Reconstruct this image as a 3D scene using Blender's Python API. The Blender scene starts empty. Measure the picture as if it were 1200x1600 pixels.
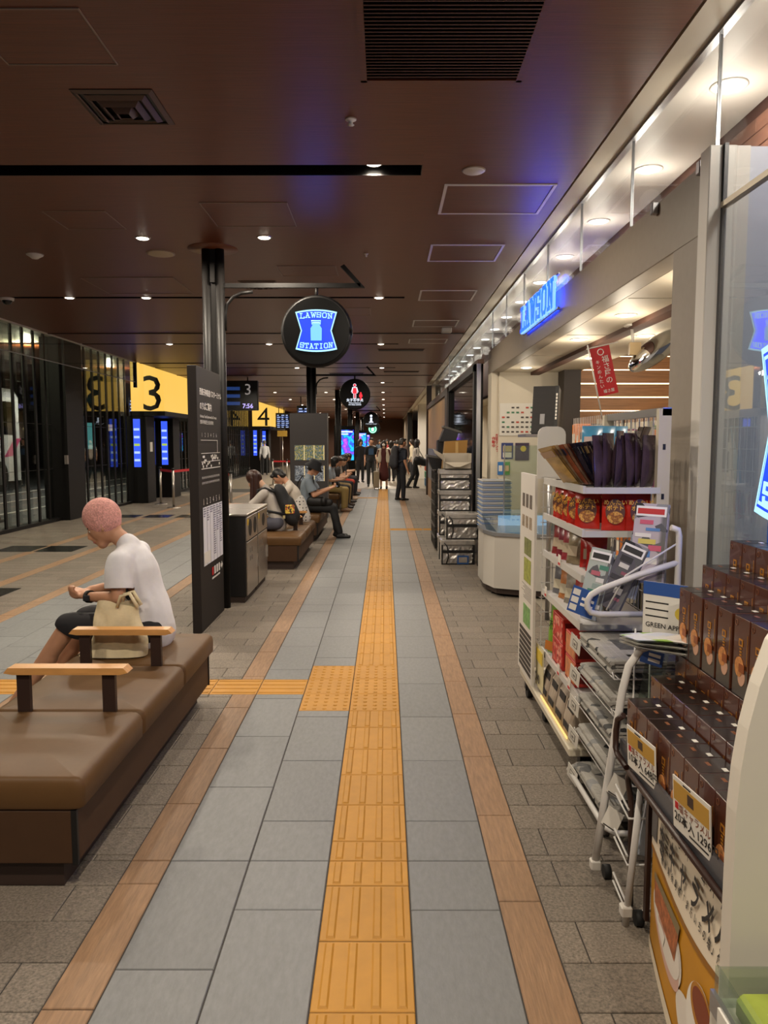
import bpy, bmesh, math, random
from mathutils import Vector, Matrix
random.seed(7)
R = math.radians
SC = bpy.context.scene
COL = SC.collection
# ------------------------------------------------------------------ camera
TH = math.atan(108/1170.0)
cd = bpy.data.cameras.new('camera'); cam = bpy.data.objects.new('camera', cd); COL.objects.link(cam)
cd.sensor_fit = 'VERTICAL'; cd.sensor_height = 24.0; cd.lens = 1170/1600*24.0
cd.clip_start = .05; cd.clip_end = 300
cam.location = (0, 0, 1.58); cam.rotation_euler = (R(90)-TH, 0, .0017)
SC.camera = cam
# ------------------------------------------------------------------ world (night) and exposure
W = bpy.data.worlds.new('night'); SC.world = W; W.use_nodes = True
W.node_tree.nodes['Background'].inputs[0].default_value = (.75, .72, .8, 1)
W.node_tree.nodes['Background'].inputs[1].default_value = .09
SC.view_settings.view_transform = 'Standard'; SC.view_settings.look = 'None'
SC.view_settings.exposure = 0.25; SC.view_settings.gamma = 1.0
SC.view_settings.use_curve_mapping = False
SC.cycles.max_bounces = 7; SC.cycles.diffuse_bounces = 3; SC.cycles.glossy_bounces = 4
SC.cycles.transparent_max_bounces = 16; SC.cycles.transmission_bounces = 4
SC.cycles.sample_clamp_indirect = 4.0
SC.cycles.caustics_reflective = False; SC.cycles.caustics_refractive = False

# ------------------------------------------------------------------ colours and materials
def lin(h):
    if isinstance(h, str):
        h = h.lstrip('#'); c = [int(h[i:i+2], 16)/255 for i in (0, 2, 4)]
    else: c = [v/255 for v in h]
    return tuple(((v+.055)/1.055)**2.4 if v > .04045 else v/12.92 for v in c)
MATS = {}
def mat(name, col='#808080', rough=.5, metal=0, emit=0, noise=0, scale=(8, 8, 8), rnd=0, bump=0, bscale=None, alpha=1, coat=0, trans=0, col2=None, ecol=None, spec=None, detail=4, island=False, obj=True):
    if name in MATS: return MATS[name]
    m = bpy.data.materials.new(name); MATS[name] = m; m.use_nodes = True
    nt = m.node_tree; N = nt.nodes; L = nt.links; b = N['Principled BSDF']
    c = lin(col); b.inputs['Base Color'].default_value = (*c, 1)
    b.inputs['Roughness'].default_value = rough; b.inputs['Metallic'].default_value = metal
    b.inputs['Alpha'].default_value = alpha; b.inputs['Coat Weight'].default_value = coat
    b.inputs['Transmission Weight'].default_value = trans
    if spec is not None: b.inputs['Specular IOR Level'].default_value = spec
    if emit:
        b.inputs['Emission Color'].default_value = (*(lin(ecol) if ecol else c), 1)
        b.inputs['Emission Strength'].default_value = emit
    src = None
    if noise or bump or rnd:
        tc = N.new('ShaderNodeTexCoord'); mp = N.new('ShaderNodeMapping')
        L.new(tc.outputs['Object' if obj else 'Generated'], mp.inputs['Vector'])
        oi = N.new('ShaderNodeObjectInfo'); gm = N.new('ShaderNodeNewGeometry')
        ad = N.new('ShaderNodeMath'); ad.operation = 'ADD'
        L.new(oi.outputs['Random'], ad.inputs[0])
        if island: L.new(gm.outputs['Random Per Island'], ad.inputs[1])
        fr = N.new('ShaderNodeMath'); fr.operation = 'FRACT'; L.new(ad.outputs[0], fr.inputs[0])
        # shift the pattern for each piece
        mu = N.new('ShaderNodeVectorMath'); mu.operation = 'MULTIPLY_ADD'
        cb = N.new('ShaderNodeCombineXYZ')
        for i in range(3): L.new(fr.outputs[0], cb.inputs[i])
        L.new(cb.outputs[0], mu.inputs[0]); mu.inputs[1].default_value = (31, 17, 9)
        L.new(mp.outputs[0], mu.inputs[2]); mp.inputs['Scale'].default_value = scale
        nz = N.new('ShaderNodeTexNoise'); nz.inputs['Scale'].default_value = 1; nz.inputs['Detail'].default_value = detail
        nz.inputs['Roughness'].default_value = .6
        L.new(mu.outputs[0], nz.inputs['Vector'])
        if noise or rnd:
            mx = N.new('ShaderNodeMix'); mx.data_type = 'RGBA'
            d = lin(col2) if col2 else tuple(v*(1-noise) for v in c)
            u = tuple(min(1, v*(1+noise)) for v in c) if not col2 else c
            mx.inputs[6].default_value = (*d, 1); mx.inputs[7].default_value = (*u, 1)
            rp = N.new('ShaderNodeMapRange'); rp.inputs[1].default_value = .3; rp.inputs[2].default_value = .7
            L.new(nz.outputs[0], rp.inputs[0]); L.new(rp.outputs[0], mx.inputs[0])
            hs = N.new('ShaderNodeHueSaturation'); L.new(mx.outputs[2], hs.inputs['Color'])
            mr = N.new('ShaderNodeMapRange'); mr.inputs[3].default_value = 1-rnd; mr.inputs[4].default_value = 1+rnd
            L.new(fr.outputs[0], mr.inputs[0]); L.new(mr.outputs[0], hs.inputs['Value'])
            L.new(hs.outputs[0], b.inputs['Base Color'])
        if bump:
            bp = N.new('ShaderNodeBump'); bp.inputs['Strength'].default_value = bump; bp.inputs['Distance'].default_value = .004
            nb = nz
            if bscale:
                mb = N.new('ShaderNodeMapping'); mb.inputs['Scale'].default_value = bscale
                L.new(tc.outputs['Object' if obj else 'Generated'], mb.inputs['Vector'])
                nb = N.new('ShaderNodeTexNoise'); nb.inputs['Scale'].default_value = 1; nb.inputs['Detail'].default_value = 3
                L.new(mb.outputs[0], nb.inputs['Vector'])
            L.new(nb.outputs[0], bp.inputs['Height']); L.new(bp.outputs[0], b.inputs['Normal'])
    return m
def em(name, col='#ffffff', s=1.0):           # a self-lit surface (screens, signs, lamps)
    return mat(name, '#050505', rough=.35, emit=s, ecol=col)
def glass(name, tint='#ffffff', refl=.12, rough=.0):
    if name in MATS: return MATS[name]
    m = bpy.data.materials.new(name); MATS[name] = m; m.use_nodes = True
    nt = m.node_tree; N = nt.nodes; L = nt.links
    N.remove(N['Principled BSDF']); out = [n for n in N if n.type == 'OUTPUT_MATERIAL'][0]
    t = N.new('ShaderNodeBsdfTransparent'); t.inputs[0].default_value = (*lin(tint), 1)
    g = N.new('ShaderNodeBsdfGlossy'); g.inputs['Roughness'].default_value = rough
    lw_ = N.new('ShaderNodeLayerWeight'); lw_.inputs[0].default_value = .5
    pw = N.new('ShaderNodeMath'); pw.operation = 'POWER'; pw.inputs[1].default_value = 5; L.new(lw_.outputs['Facing'], pw.inputs[0])
    mr = N.new('ShaderNodeMapRange'); mr.inputs[3].default_value = refl; mr.inputs[4].default_value = .85; L.new(pw.outputs[0], mr.inputs[0])
    mx = N.new('ShaderNodeMixShader'); L.new(mr.outputs[0], mx.inputs[0]); L.new(t.outputs[0], mx.inputs[1]); L.new(g.outputs[0], mx.inputs[2])
    L.new(mx.outputs[0], out.inputs[0])
    return m
def picture(name, cols, scale=6, emit=0, voro=False, stretch=(1, 1, 1)):  # flat print / screen picture made of soft colour fields
    if name in MATS: return MATS[name]
    m = bpy.data.materials.new(name); MATS[name] = m; m.use_nodes = True
    nt = m.node_tree; N = nt.nodes; L = nt.links; b = N['Principled BSDF']
    tc = N.new('ShaderNodeTexCoord'); mp = N.new('ShaderNodeMapping'); L.new(tc.outputs['Object'], mp.inputs[0]); mp.inputs['Scale'].default_value = stretch
    if voro:
        nz = N.new('ShaderNodeTexVoronoi'); nz.inputs['Scale'].default_value = scale
        sp = N.new('ShaderNodeSeparateColor'); L.new(nz.outputs['Color'], sp.inputs[0]); o = sp.outputs[0]
    else:
        nz = N.new('ShaderNodeTexNoise'); nz.inputs['Scale'].default_value = scale; nz.inputs['Detail'].default_value = 5; o = nz.outputs[0]
    L.new(mp.outputs[0], nz.inputs['Vector'])
    cr = N.new('ShaderNodeValToRGB'); e = cr.color_ramp.elements
    lo, hi = (.0, 1.) if voro else (.3, .7)
    for i, cc in enumerate(cols):
        p = lo+(hi-lo)*i/(len(cols)-1)
        if i < 2: e[i].position = p; e[i].color = (*lin(cc), 1)
        else: q = e.new(p); q.color = (*lin(cc), 1)
    if voro: cr.color_ramp.interpolation = 'CONSTANT'
    L.new(o, cr.inputs[0]); L.new(cr.outputs[0], b.inputs['Base Color']); b.inputs['Roughness'].default_value = .5
    if emit:
        b.inputs['Base Color'].default_value = (0, 0, 0, 1); nt.links.remove(b.inputs['Base Color'].links[0])
        L.new(cr.outputs[0], b.inputs['Emission Color']); b.inputs['Emission Strength'].default_value = emit
    return m
def newsprint(name, paper='#a8a49c', ink='#3c3b3b', sx=30, sy=160):
    if name in MATS: return MATS[name]
    m = mat(name, paper, rough=.8); nt = m.node_tree; N = nt.nodes; L = nt.links; b = N['Principled BSDF']
    tc = N.new('ShaderNodeTexCoord'); bk = N.new('ShaderNodeTexBrick'); L.new(tc.outputs['Object'], bk.inputs['Vector'])
    bk.inputs['Scale'].default_value = 1; bk.inputs['Brick Width'].default_value = .055; bk.inputs['Row Height'].default_value = .007; bk.inputs['Mortar Size'].default_value = .0028
    bk.inputs['Color1'].default_value = (*lin(ink), 1); bk.inputs['Color2'].default_value = (*lin('#77746f'), 1); bk.inputs['Mortar'].default_value = (*lin(paper), 1)
    nz = N.new('ShaderNodeTexVoronoi'); nz.inputs['Scale'].default_value = 22; L.new(tc.outputs['Object'], nz.inputs['Vector'])
    sp = N.new('ShaderNodeSeparateColor'); L.new(nz.outputs['Color'], sp.inputs[0])
    gt = N.new('ShaderNodeMath'); gt.operation = 'GREATER_THAN'; gt.inputs[1].default_value = .8; L.new(sp.outputs[0], gt.inputs[0])
    mx = N.new('ShaderNodeMix'); mx.data_type = 'RGBA'; L.new(gt.outputs[0], mx.inputs[0]); L.new(bk.outputs[0], mx.inputs[6]); ml = N.new('ShaderNodeMath'); ml.operation = 'MULTIPLY'; ml.inputs[1].default_value = .3; L.new(sp.outputs[1], ml.inputs[0]); L.new(ml.outputs[0], mx.inputs[7])
    L.new(mx.outputs[2], b.inputs['Base Color'])
    return m
def rowprint(name, paper, ink, roww=.05, rowh=.012, mort=.004):   # unreadably small print as rows of short bars
    if name in MATS: return MATS[name]
    m = mat(name, paper, rough=.6); nt = m.node_tree; N = nt.nodes; L = nt.links; b = N['Principled BSDF']
    uv = N.new('ShaderNodeUVMap'); bk = N.new('ShaderNodeTexBrick'); L.new(uv.outputs[0], bk.inputs['Vector'])
    bk.inputs['Scale'].default_value = 1; bk.inputs['Brick Width'].default_value = roww; bk.inputs['Row Height'].default_value = rowh; bk.inputs['Mortar Size'].default_value = mort
    bk.inputs['Color1'].default_value = (*lin(ink), 1); bk.inputs['Color2'].default_value = (*lin(ink), 1); bk.inputs['Mortar'].default_value = (*lin(paper), 1)
    L.new(bk.outputs[0], b.inputs['Base Color'])
    return m
# ------------------------------------------------------------------ mesh building
def bake(ob):            # evaluate one loose object in a small scratch scene and return its mesh
    ts = bpy.data.scenes.new('scratch'); ts.collection.objects.link(ob)
    vl = ts.view_layers[0]; vl.update(); dg = vl.depsgraph
    me = bpy.data.meshes.new_from_object(ob.evaluated_get(dg))
    ts.collection.objects.unlink(ob); bpy.data.scenes.remove(ts); return me
WM = {}
def wm(o): return WM.get(o.name, Matrix())
def reg(o, parent, world):
    WM[o.name] = world
    if parent is not None:
        o.parent = parent; o.matrix_local = wm(parent).inverted() @ world
    else: o.matrix_local = world
    return o
def tag(o, label=None, cat=None, group=None, kind=None):
    if label: o['label'] = label
    if cat: o['category'] = cat
    if group: o['group'] = group
    if kind: o['kind'] = kind
    return o
def thing(name, loc, label=None, cat=None, group=None, kind=None, rz=0):
    o = bpy.data.objects.new(name, None); COL.objects.link(o); o.empty_display_size = .05
    reg(o, None, Matrix.Translation(loc) @ Matrix.Rotation(rz, 4, 'Z'))
    return tag(o, label, cat, group, kind)
class MB:
    def __init__(s): s.v = []; s.f = []; s.m = []; s.mats = []; s.sm = []; s.X = None
    def use(s, m):
        if m not in s.mats: s.mats.append(m)
        s.cur = s.mats.index(m); return s
    def add(s, vs, fs, smooth=False):
        o = len(s.v)
        s.v += [tuple(s.X @ Vector(p)) if s.X else tuple(p) for p in vs]
        for f in fs: s.f.append(tuple(i+o for i in f)); s.m.append(getattr(s, 'cur', 0)); s.sm.append(smooth)
        return s
    def box(s, x0, x1, y0, y1, z0, z1, b=0):
        if x0 > x1: x0, x1 = x1, x0
        if y0 > y1: y0, y1 = y1, y0
        if z0 > z1: z0, z1 = z1, z0
        if b:
            b = min(b, (x1-x0)*.45, (y1-y0)*.45, (z1-z0)*.45)
            V = []; idx = {}
            def g(i, j, k, a):
                key = (i, j, k, a)
                if key not in idx:
                    p = [(x0, x1)[i], (y0, y1)[j], (z0, z1)[k]]
                    for q in range(3):
                        if q != a: p[q] += b*(1, -1)[(i, j, k)[q]]
                    idx[key] = len(V); V.append(p)
                return idx[key]
            F = []
            for a in range(3):
                u, w = [(1, 2), (2, 0), (0, 1)][a]
                for e in (0, 1):
                    cs = []
                    for (p, q) in ((0, 0), (1, 0), (1, 1), (0, 1)):
                        c = [0, 0, 0]; c[a] = e; c[u] = p; c[w] = q; cs.append(g(*c, a))
                    F.append(cs if e else cs[::-1])
                for p in (0, 1):
                    for q in (0, 1):
                        c0 = [0, 0, 0]; c1 = [0, 0, 0]; c0[u] = c1[u] = p; c0[w] = c1[w] = q; c1[a] = 1
                        f = [g(*c0, u), g(*c1, u), g(*c1, w), g(*c0, w)]
                        F.append(f if p == q else f[::-1])
            for i in (0, 1):
                for j in (0, 1):
                    for k in (0, 1):
                        f = [g(i, j, k, 0), g(i, j, k, 1), g(i, j, k, 2)]
                        F.append(f if (i+j+k) % 2 else f[::-1])
            return s.add(V, F)
        V = [(x, y, z) for z in (z0, z1) for y in (y0, y1) for x in (x0, x1)]
        return s.add(V, [(0, 2, 3, 1), (4, 5, 7, 6), (0, 1, 5, 4), (2, 6, 7, 3), (0, 4, 6, 2), (1, 3, 7, 5)])
    def prism(s, poly, d0, d1, axis='y', smooth=False):   # poly in the two other axes, extruded along axis
        def P(a, b, d): return {'x': (d, a, b), 'y': (a, d, b), 'z': (a, b, d)}[axis]
        n = len(poly); V = [P(a, b, d0) for a, b in poly]+[P(a, b, d1) for a, b in poly]
        F = [tuple(range(n))[::-1], tuple(range(n, 2*n))]
        s.add(V, F)
        o = len(s.v)-2*n
        for i in range(n):
            j = (i+1) % n; s.f.append((o+i, o+j, o+n+j, o+n+i)); s.m.append(getattr(s, 'cur', 0)); s.sm.append(smooth)
        return s
    def cyl(s, p0, p1, r0, r1=None, n=12, cap=True, smooth=True):
        r1 = r0 if r1 is None else r1
        p0, p1 = Vector(p0), Vector(p1); d = (p1-p0).normalized()
        u = d.orthogonal().normalized(); w = d.cross(u)
        V = [p+(u*math.cos(2*math.pi*i/n)+w*math.sin(2*math.pi*i/n))*r for p, r in ((p0, r0), (p1, r1)) for i in range(n)]
        s.add(V, [(i, (i+1) % n, n+(i+1) % n, n+i) for i in range(n)], smooth)
        if cap:
            o = len(s.v)-2*n; c = getattr(s, 'cur', 0)
            s.f += [tuple(range(o, o+n))[::-1], tuple(range(o+n, o+2*n))]; s.m += [c, c]; s.sm += [False, False]
        return s
    def tube(s, pts, r, n=8):
        pts = [Vector(p) for p in pts]; V = []; F = []; k = len(pts); u = None
        for i, p in enumerate(pts):
            d = (pts[min(i+1, k-1)]-pts[max(i-1, 0)]).normalized()
            if u is None: u = d.orthogonal().normalized()
            u = (u-d*u.dot(d)).normalized(); w = d.cross(u)
            V += [p+(u*math.cos(2*math.pi*j/n)+w*math.sin(2*math.pi*j/n))*(r[i] if isinstance(r, (list, tuple)) else r) for j in range(n)]
        for i in range(k-1): F += [(i*n+j, i*n+(j+1) % n, (i+1)*n+(j+1) % n, (i+1)*n+j) for j in range(n)]
        s.add(V, F, True); o = len(s.v)-len(V); c = getattr(s, 'cur', 0)
        s.f += [tuple(range(o, o+n))[::-1], tuple(range(o+len(V)-n, o+len(V)))]; s.m += [c, c]; s.sm += [False, False]
        return s
    def ell(s, c, rx, ry, rz, nu=14, nv=9, rot=None):
        V = []; F = []; c = Vector(c)
        for i in range(nv+1):
            a = math.pi*i/nv
            for j in range(nu):
                b = 2*math.pi*j/nu
                p = Vector((rx*math.sin(a)*math.cos(b), ry*math.sin(a)*math.sin(b), rz*math.cos(a)))
                V.append(c+(rot @ p if rot else p))
        for i in range(nv):
            for j in range(nu):
                a, b, d, e = i*nu+j, i*nu+(j+1) % nu, (i+1)*nu+(j+1) % nu, (i+1)*nu+j
                if i == 0: F.append((a, e, d)) 
                elif i == nv-1: F.append((a, e, b))
                else: F.append((a, e, d, b))
        return s.add(V, F, True)
    def lathe(s, prof, c=(0, 0, 0), n=20):
        V = []; F = []; c = Vector(c)
        for r, z in prof: V += [c+Vector((r*math.cos(2*math.pi*j/n), r*math.sin(2*math.pi*j/n), z)) for j in range(n)]
        for i in range(len(prof)-1): F += [(i*n+j, i*n+(j+1) % n, (i+1)*n+(j+1) % n, (i+1)*n+j) for j in range(n)]
        return s.add(V, F, True)
    def grid(s, P, smooth=True):      # P[i][j] points
        a = len(P); b = len(P[0]); V = [p for r in P for p in r]
        return s.add(V, [(i*b+j, (i+1)*b+j, (i+1)*b+j+1, i*b+j+1) for i in range(a-1) for j in range(b-1)], smooth)
    def cap(s, p0, p1, r0, r1, flat=1.0, side=None, n=12):   # tapered capsule, flattened across side
        p0, p1 = Vector(p0), Vector(p1); d = p1-p0; L = d.length
        d = d.normalized() if L > 1e-6 else Vector((0, 0, 1))
        u = Vector(side) if side else d.orthogonal(); u = (u-d*u.dot(d)).normalized(); w = d.cross(u)
        V = []; F = []; rings = []
        for k in range(4): a = math.pi/2*(1-k/4)*.98; rings.append((p0-d*r0*math.sin(a), r0*math.cos(a)))
        rings.append((p0, r0)); rings.append((p1, r1))
        for k in range(1, 5): a = math.pi/2*k/4*.98; rings.append((p1+d*r1*math.sin(a), r1*math.cos(a)))
        for c, r in rings: V += [c+(u*math.cos(2*math.pi*j/n)+w*math.sin(2*math.pi*j/n)*flat)*r for j in range(n)]
        for i in range(len(rings)-1): F += [(i*n+j, i*n+(j+1) % n, (i+1)*n+(j+1) % n, (i+1)*n+j) for j in range(n)]
        F += [tuple(range(n))[::-1], tuple(range(len(V)-n, len(V)))]
        return s.add(V, F, True)
    def mesh(s, name):
        me = bpy.data.meshes.new(name); me.from_pydata(s.v, [], s.f)
        for m in s.mats: me.materials.append(m)
        if s.mats: me.polygons.foreach_set('material_index', s.m)
        me.polygons.foreach_set('use_smooth', s.sm); me.update()
        return me
    def obj(s, name, parent=None, world=None, **k):
        o = bpy.data.objects.new(name, s.mesh(name)); COL.objects.link(o)
        reg(o, parent, world or Matrix()); return tag(o, **k) if k else o
def B(m): return MB().use(m)
def bx(name, m, parent, x0, x1, y0, y1, z0, z1, b=0, **k): return B(m).box(x0, x1, y0, y1, z0, z1, b).obj(name, parent, **k)
def at(o, loc): # move a top-level mesh's origin to loc without moving the mesh
    loc = Vector(loc); o.data.transform(Matrix.Translation(-loc)); return reg(o, None, Matrix.Translation(loc))
def dup(o, world, parent=None, sub=True):
    c = o.copy(); COL.objects.link(c); reg(c, parent, world)
    if sub:
        for ch in o.children: dup(ch, world @ wm(o).inverted() @ wm(ch), c)
    return c
def T(x, y, z, rz=0, rx=0, ry=0): return Matrix.Translation((x, y, z)) @ Matrix.Rotation(rz, 4, 'Z') @ Matrix.Rotation(ry, 4, 'Y') @ Matrix.Rotation(rx, 4, 'X')
def frame(o, right, up):      # world matrix with local x along right, y along up, z the outward normal
    r = Vector(right).normalized(); u = Vector(up); u = (u-r*u.dot(r)).normalized(); n = r.cross(u)
    M = Matrix((r, u, n)).transposed().to_4x4(); M.translation = Vector(o); return M
FX = ((0, 1, 0), (0, 0, 1)); FNX = ((0, -1, 0), (0, 0, 1)); FNY = ((1, 0, 0), (0, 0, 1))  # facing +x, -x, -y (towards the camera)
TXT = {}
def text(name, body, size, m, parent, o, face=FNY, bold=0, ext=0, align='LEFT', wide=1, space=1):
    key = (body, size, m.name, bold, ext, align, space)
    if key not in TXT:
        cu = bpy.data.curves.new(name, 'FONT'); cu.body = body; cu.size = size; cu.align_x = align; cu.resolution_u = 2
        cu.offset = bold*size; cu.extrude = ext; cu.space_line = space; cu.fill_mode = 'FRONT' if not ext else 'BOTH'
        t = bpy.data.objects.new(name, cu); me = bake(t)
        bpy.data.objects.remove(t); me.materials.clear(); me.materials.append(m); TXT[key] = me
    ob = bpy.data.objects.new(name, TXT[key]); COL.objects.link(ob)
    return reg(ob, parent, frame(o, *face) @ Matrix.Diagonal((wide, 1, 1, 1)))
def card(name, m, parent, o, w, h, face=FNY, t=.003, uv=False, **k):   # thin sheet of thickness t, lower left corner at o
    b = B(m).box(0, w, 0, h, -t, 0); ob = b.obj(name, parent, frame(o, *face))
    if uv:
        me = ob.data; u = me.uv_layers.new()
        for lp in me.loops: p = me.vertices[lp.vertex_index].co; u.data[lp.index].uv = (p.x, p.y)
    return tag(ob, **k) if k else ob
def spot(parent, loc, power, size=150, blend=.6, col=(1, .86, .68), r=.05, tilt=None):
    l = bpy.data.lights.new('lamp_light', 'SPOT' if size else 'POINT'); l.energy = power
    if size: l.spot_size = R(size); l.spot_blend = blend
    l.color = col; l.shadow_soft_size = r
    o = bpy.data.objects.new('lamp_light', l); COL.objects.link(o)
    M = Matrix.Translation(loc) @ (Matrix.Rotation(tilt[1], 4, tilt[0]) if tilt else Matrix()); return reg(o, parent, M)
# slab-serif stroke letters on a 4 x 6 grid
SLAB = {'L': [((1, 0), (1, 6)), ((0, 6), (2, 6)), ((0, 0), (4, 0)), ((4, 0), (4, 1.6))],
        'A': [((.5, 0), (2, 6)), ((3.5, 0), (2, 6)), ((1, 2.2), (3, 2.2)), ((-.2, 0), (1.2, 0)), ((2.8, 0), (4.2, 0)), ((1.2, 6), (2, 6))],
        'W': [((.2, 6), (1.2, 0)), ((1.2, 0), (2.2, 5)), ((2.2, 5), (3.2, 0)), ((3.2, 0), (4.2, 6)), ((-.4, 6), (1, 6)), ((3.4, 6), (4.8, 6))],
        'S': [((4, 6), (4, 4.4)), ((4, 5.6), (.6, 6)), ((.6, 6), (.2, 3.6)), ((.2, 3.4), (3.8, 2.8)), ((3.8, 2.8), (3.6, 0)), ((3.6, 0), (.2, .4)), ((.2, 0), (.2, 1.6))],
        'O': [((.2, 1), (.2, 5)), ((3.8, 1), (3.8, 5)), ((1, 6), (3, 6)), ((1, 0), (3, 0)), ((.2, 5), (1, 6)), ((3.8, 5), (3, 6)), ((.2, 1), (1, 0)), ((3.8, 1), (3, 0))],
        'N': [((.6, 0), (.6, 6)), ((3.4, 0), (3.4, 6)), ((.6, 6), (3.4, 0)), ((-.2, 0), (1.4, 0)), ((-.2, 6), (.8, 6)), ((2.6, 6), (4.2, 6))],
        'T': [((2, 0), (2, 6)), ((0, 6), (4, 6)), ((0, 6), (0, 4.6)), ((4, 6), (4, 4.6)), ((1, 0), (3, 0))],
        'I': [((2, 0), (2, 6)), ((1, 6), (3, 6)), ((1, 0), (3, 0))]}
def slab(mb, word, x0, y0, w, h, th, z0, z1, arch=0):
    n = len(word); cw = w/n; sx = cw*.74/4; sy = h/6
    for i, ch in enumerate(word):
        cx = x0+cw*(i+.13); mid = (i+.5)/n*2-1; dy = arch*(1-mid*mid)
        for (a, b) in SLAB[ch]:
            p = Vector((cx+a[0]*sx, y0+a[1]*sy+dy)); q = Vector((cx+b[0]*sx, y0+b[1]*sy+dy)); d = (q-p).normalized(); nn = Vector((-d.y, d.x))*th/2; e = d*th*.5
            P = [p-e-nn, q+e-nn, q+e+nn, p-e+nn]; mb.prism([(v.x, v.y) for v in P], z0, z1, 'z')
def arc(cx, cy, r, a0, a1, n): return [(cx+r*math.cos(R(a0+(a1-a0)*i/n)), cy+r*math.sin(R(a0+(a1-a0)*i/n))) for i in range(n+1)]
def milkshape(w, h):       # hourglass badge outline with bowed top and bottom, centred
    top = [(-w/2+w*i/10, h/2-h*.06+h*.06*(1-(i/5-1)**2)) for i in range(11)]
    bot = [(w/2-w*i/10, -h/2+h*.06-h*.06*(1-(i/5-1)**2)) for i in range(11)]
    return bot[::-1][::-1] and ([(-w/2*.74, 0)]+top+[(w/2*.74, 0)]+bot)[::-1]
# ------------------------------------------------------------------ shared materials
grout = mat('grout', '#3a3632', .9)
greyT = mat('grey_tile_porcelain', '#777878', .55, noise=.10, scale=(60, 22, 1), rnd=.06, bump=.12, bscale=(190, 70, 1), island=True)
stoneT = mat('rough_stone', '#756b5f', .68, noise=.5, scale=(110, 120, 60), rnd=.12, bump=.7, bscale=(130, 140, 60), island=True, detail=8)
woodT = mat('wood_look_tile', '#907052', .58, noise=.24, scale=(75, 9, 1), rnd=.09, bump=.25, bscale=(150, 14, 1), island=True, detail=6)
yellT = mat('yellow_tactile', '#b68128', .6, noise=.07, scale=(14, 14, 14), rnd=.05, bump=.05, island=True)
ceilM = mat('ceiling_wood_laminate', '#66361c', .36, noise=.26, scale=(2.2, 130, 1), bump=.16, bscale=(6, 260, 1), spec=.42, rnd=.03)
black = mat('black_paint', '#0b0a0a', .5)
slotM = mat('slot_black', '#070606', .3)
bronze = mat('dark_bronze_metal', '#0f0d0c', .5, spec=.25)
kioskM = mat('kiosk_dark_brown', '#201a18', .6, spec=.3)
white = mat('white_paint', '#d9d4cc', .5)
cream = mat('cream_paint', '#cfc6b4', .55, noise=.03, scale=(3, 3, 3))
offw = mat('off_white_plastic', '#cfcac2', .4)
alu = mat('aluminium', '#a9a9ab', .32, metal=.9)
steel = mat('brushed_steel', '#b5aea6', .28, metal=.95, noise=.08, scale=(4, 4, 120))
chrome = mat('chrome', '#c8c8c8', .12, metal=1)
taupe = mat('taupe_fascia', '#857a6d', .5, noise=.04, scale=(20, 20, 20))
lampE = em('lamp_white', '#fff1dc', 9)
lampC = em('lamp_cool', '#ffffff', 9)
clear = glass('clear_glass', '#f4f7f7', .05)
darkglass = glass('dark_glass', '#ccd2cf', .10)
shopglass = glass('shop_glass', '#eef2f4', .16)
vinyl = mat('brown_vinyl', '#5e4326', .5, spec=.3, noise=.08, scale=(9, 9, 9), bump=.05, bscale=(40, 40, 40))
benchM = mat('bench_brown_board', '#46301f', .6, spec=.3, noise=.06, scale=(12, 12, 12))
plinthM = mat('plinth_dark_brown', '#33241d', .6)
oak = mat('oak_armrest', '#c89254', .4, noise=.16, scale=(6, 90, 40))
rubber = mat('rubber_black', '#141312', .7)
ink = mat('ink_black', '#171516', .6)
inkW = mat('print_white', '#e4e1dc', .6)
inkR = mat('print_red', '#b5161c', .6)
paper = mat('white_paper', '#d8d4cb', .6)
gold = mat('gold_foil', '#c8892e', .35, metal=.5)
wire = mat('white_wire', '#cfccc8', .4)

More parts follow.
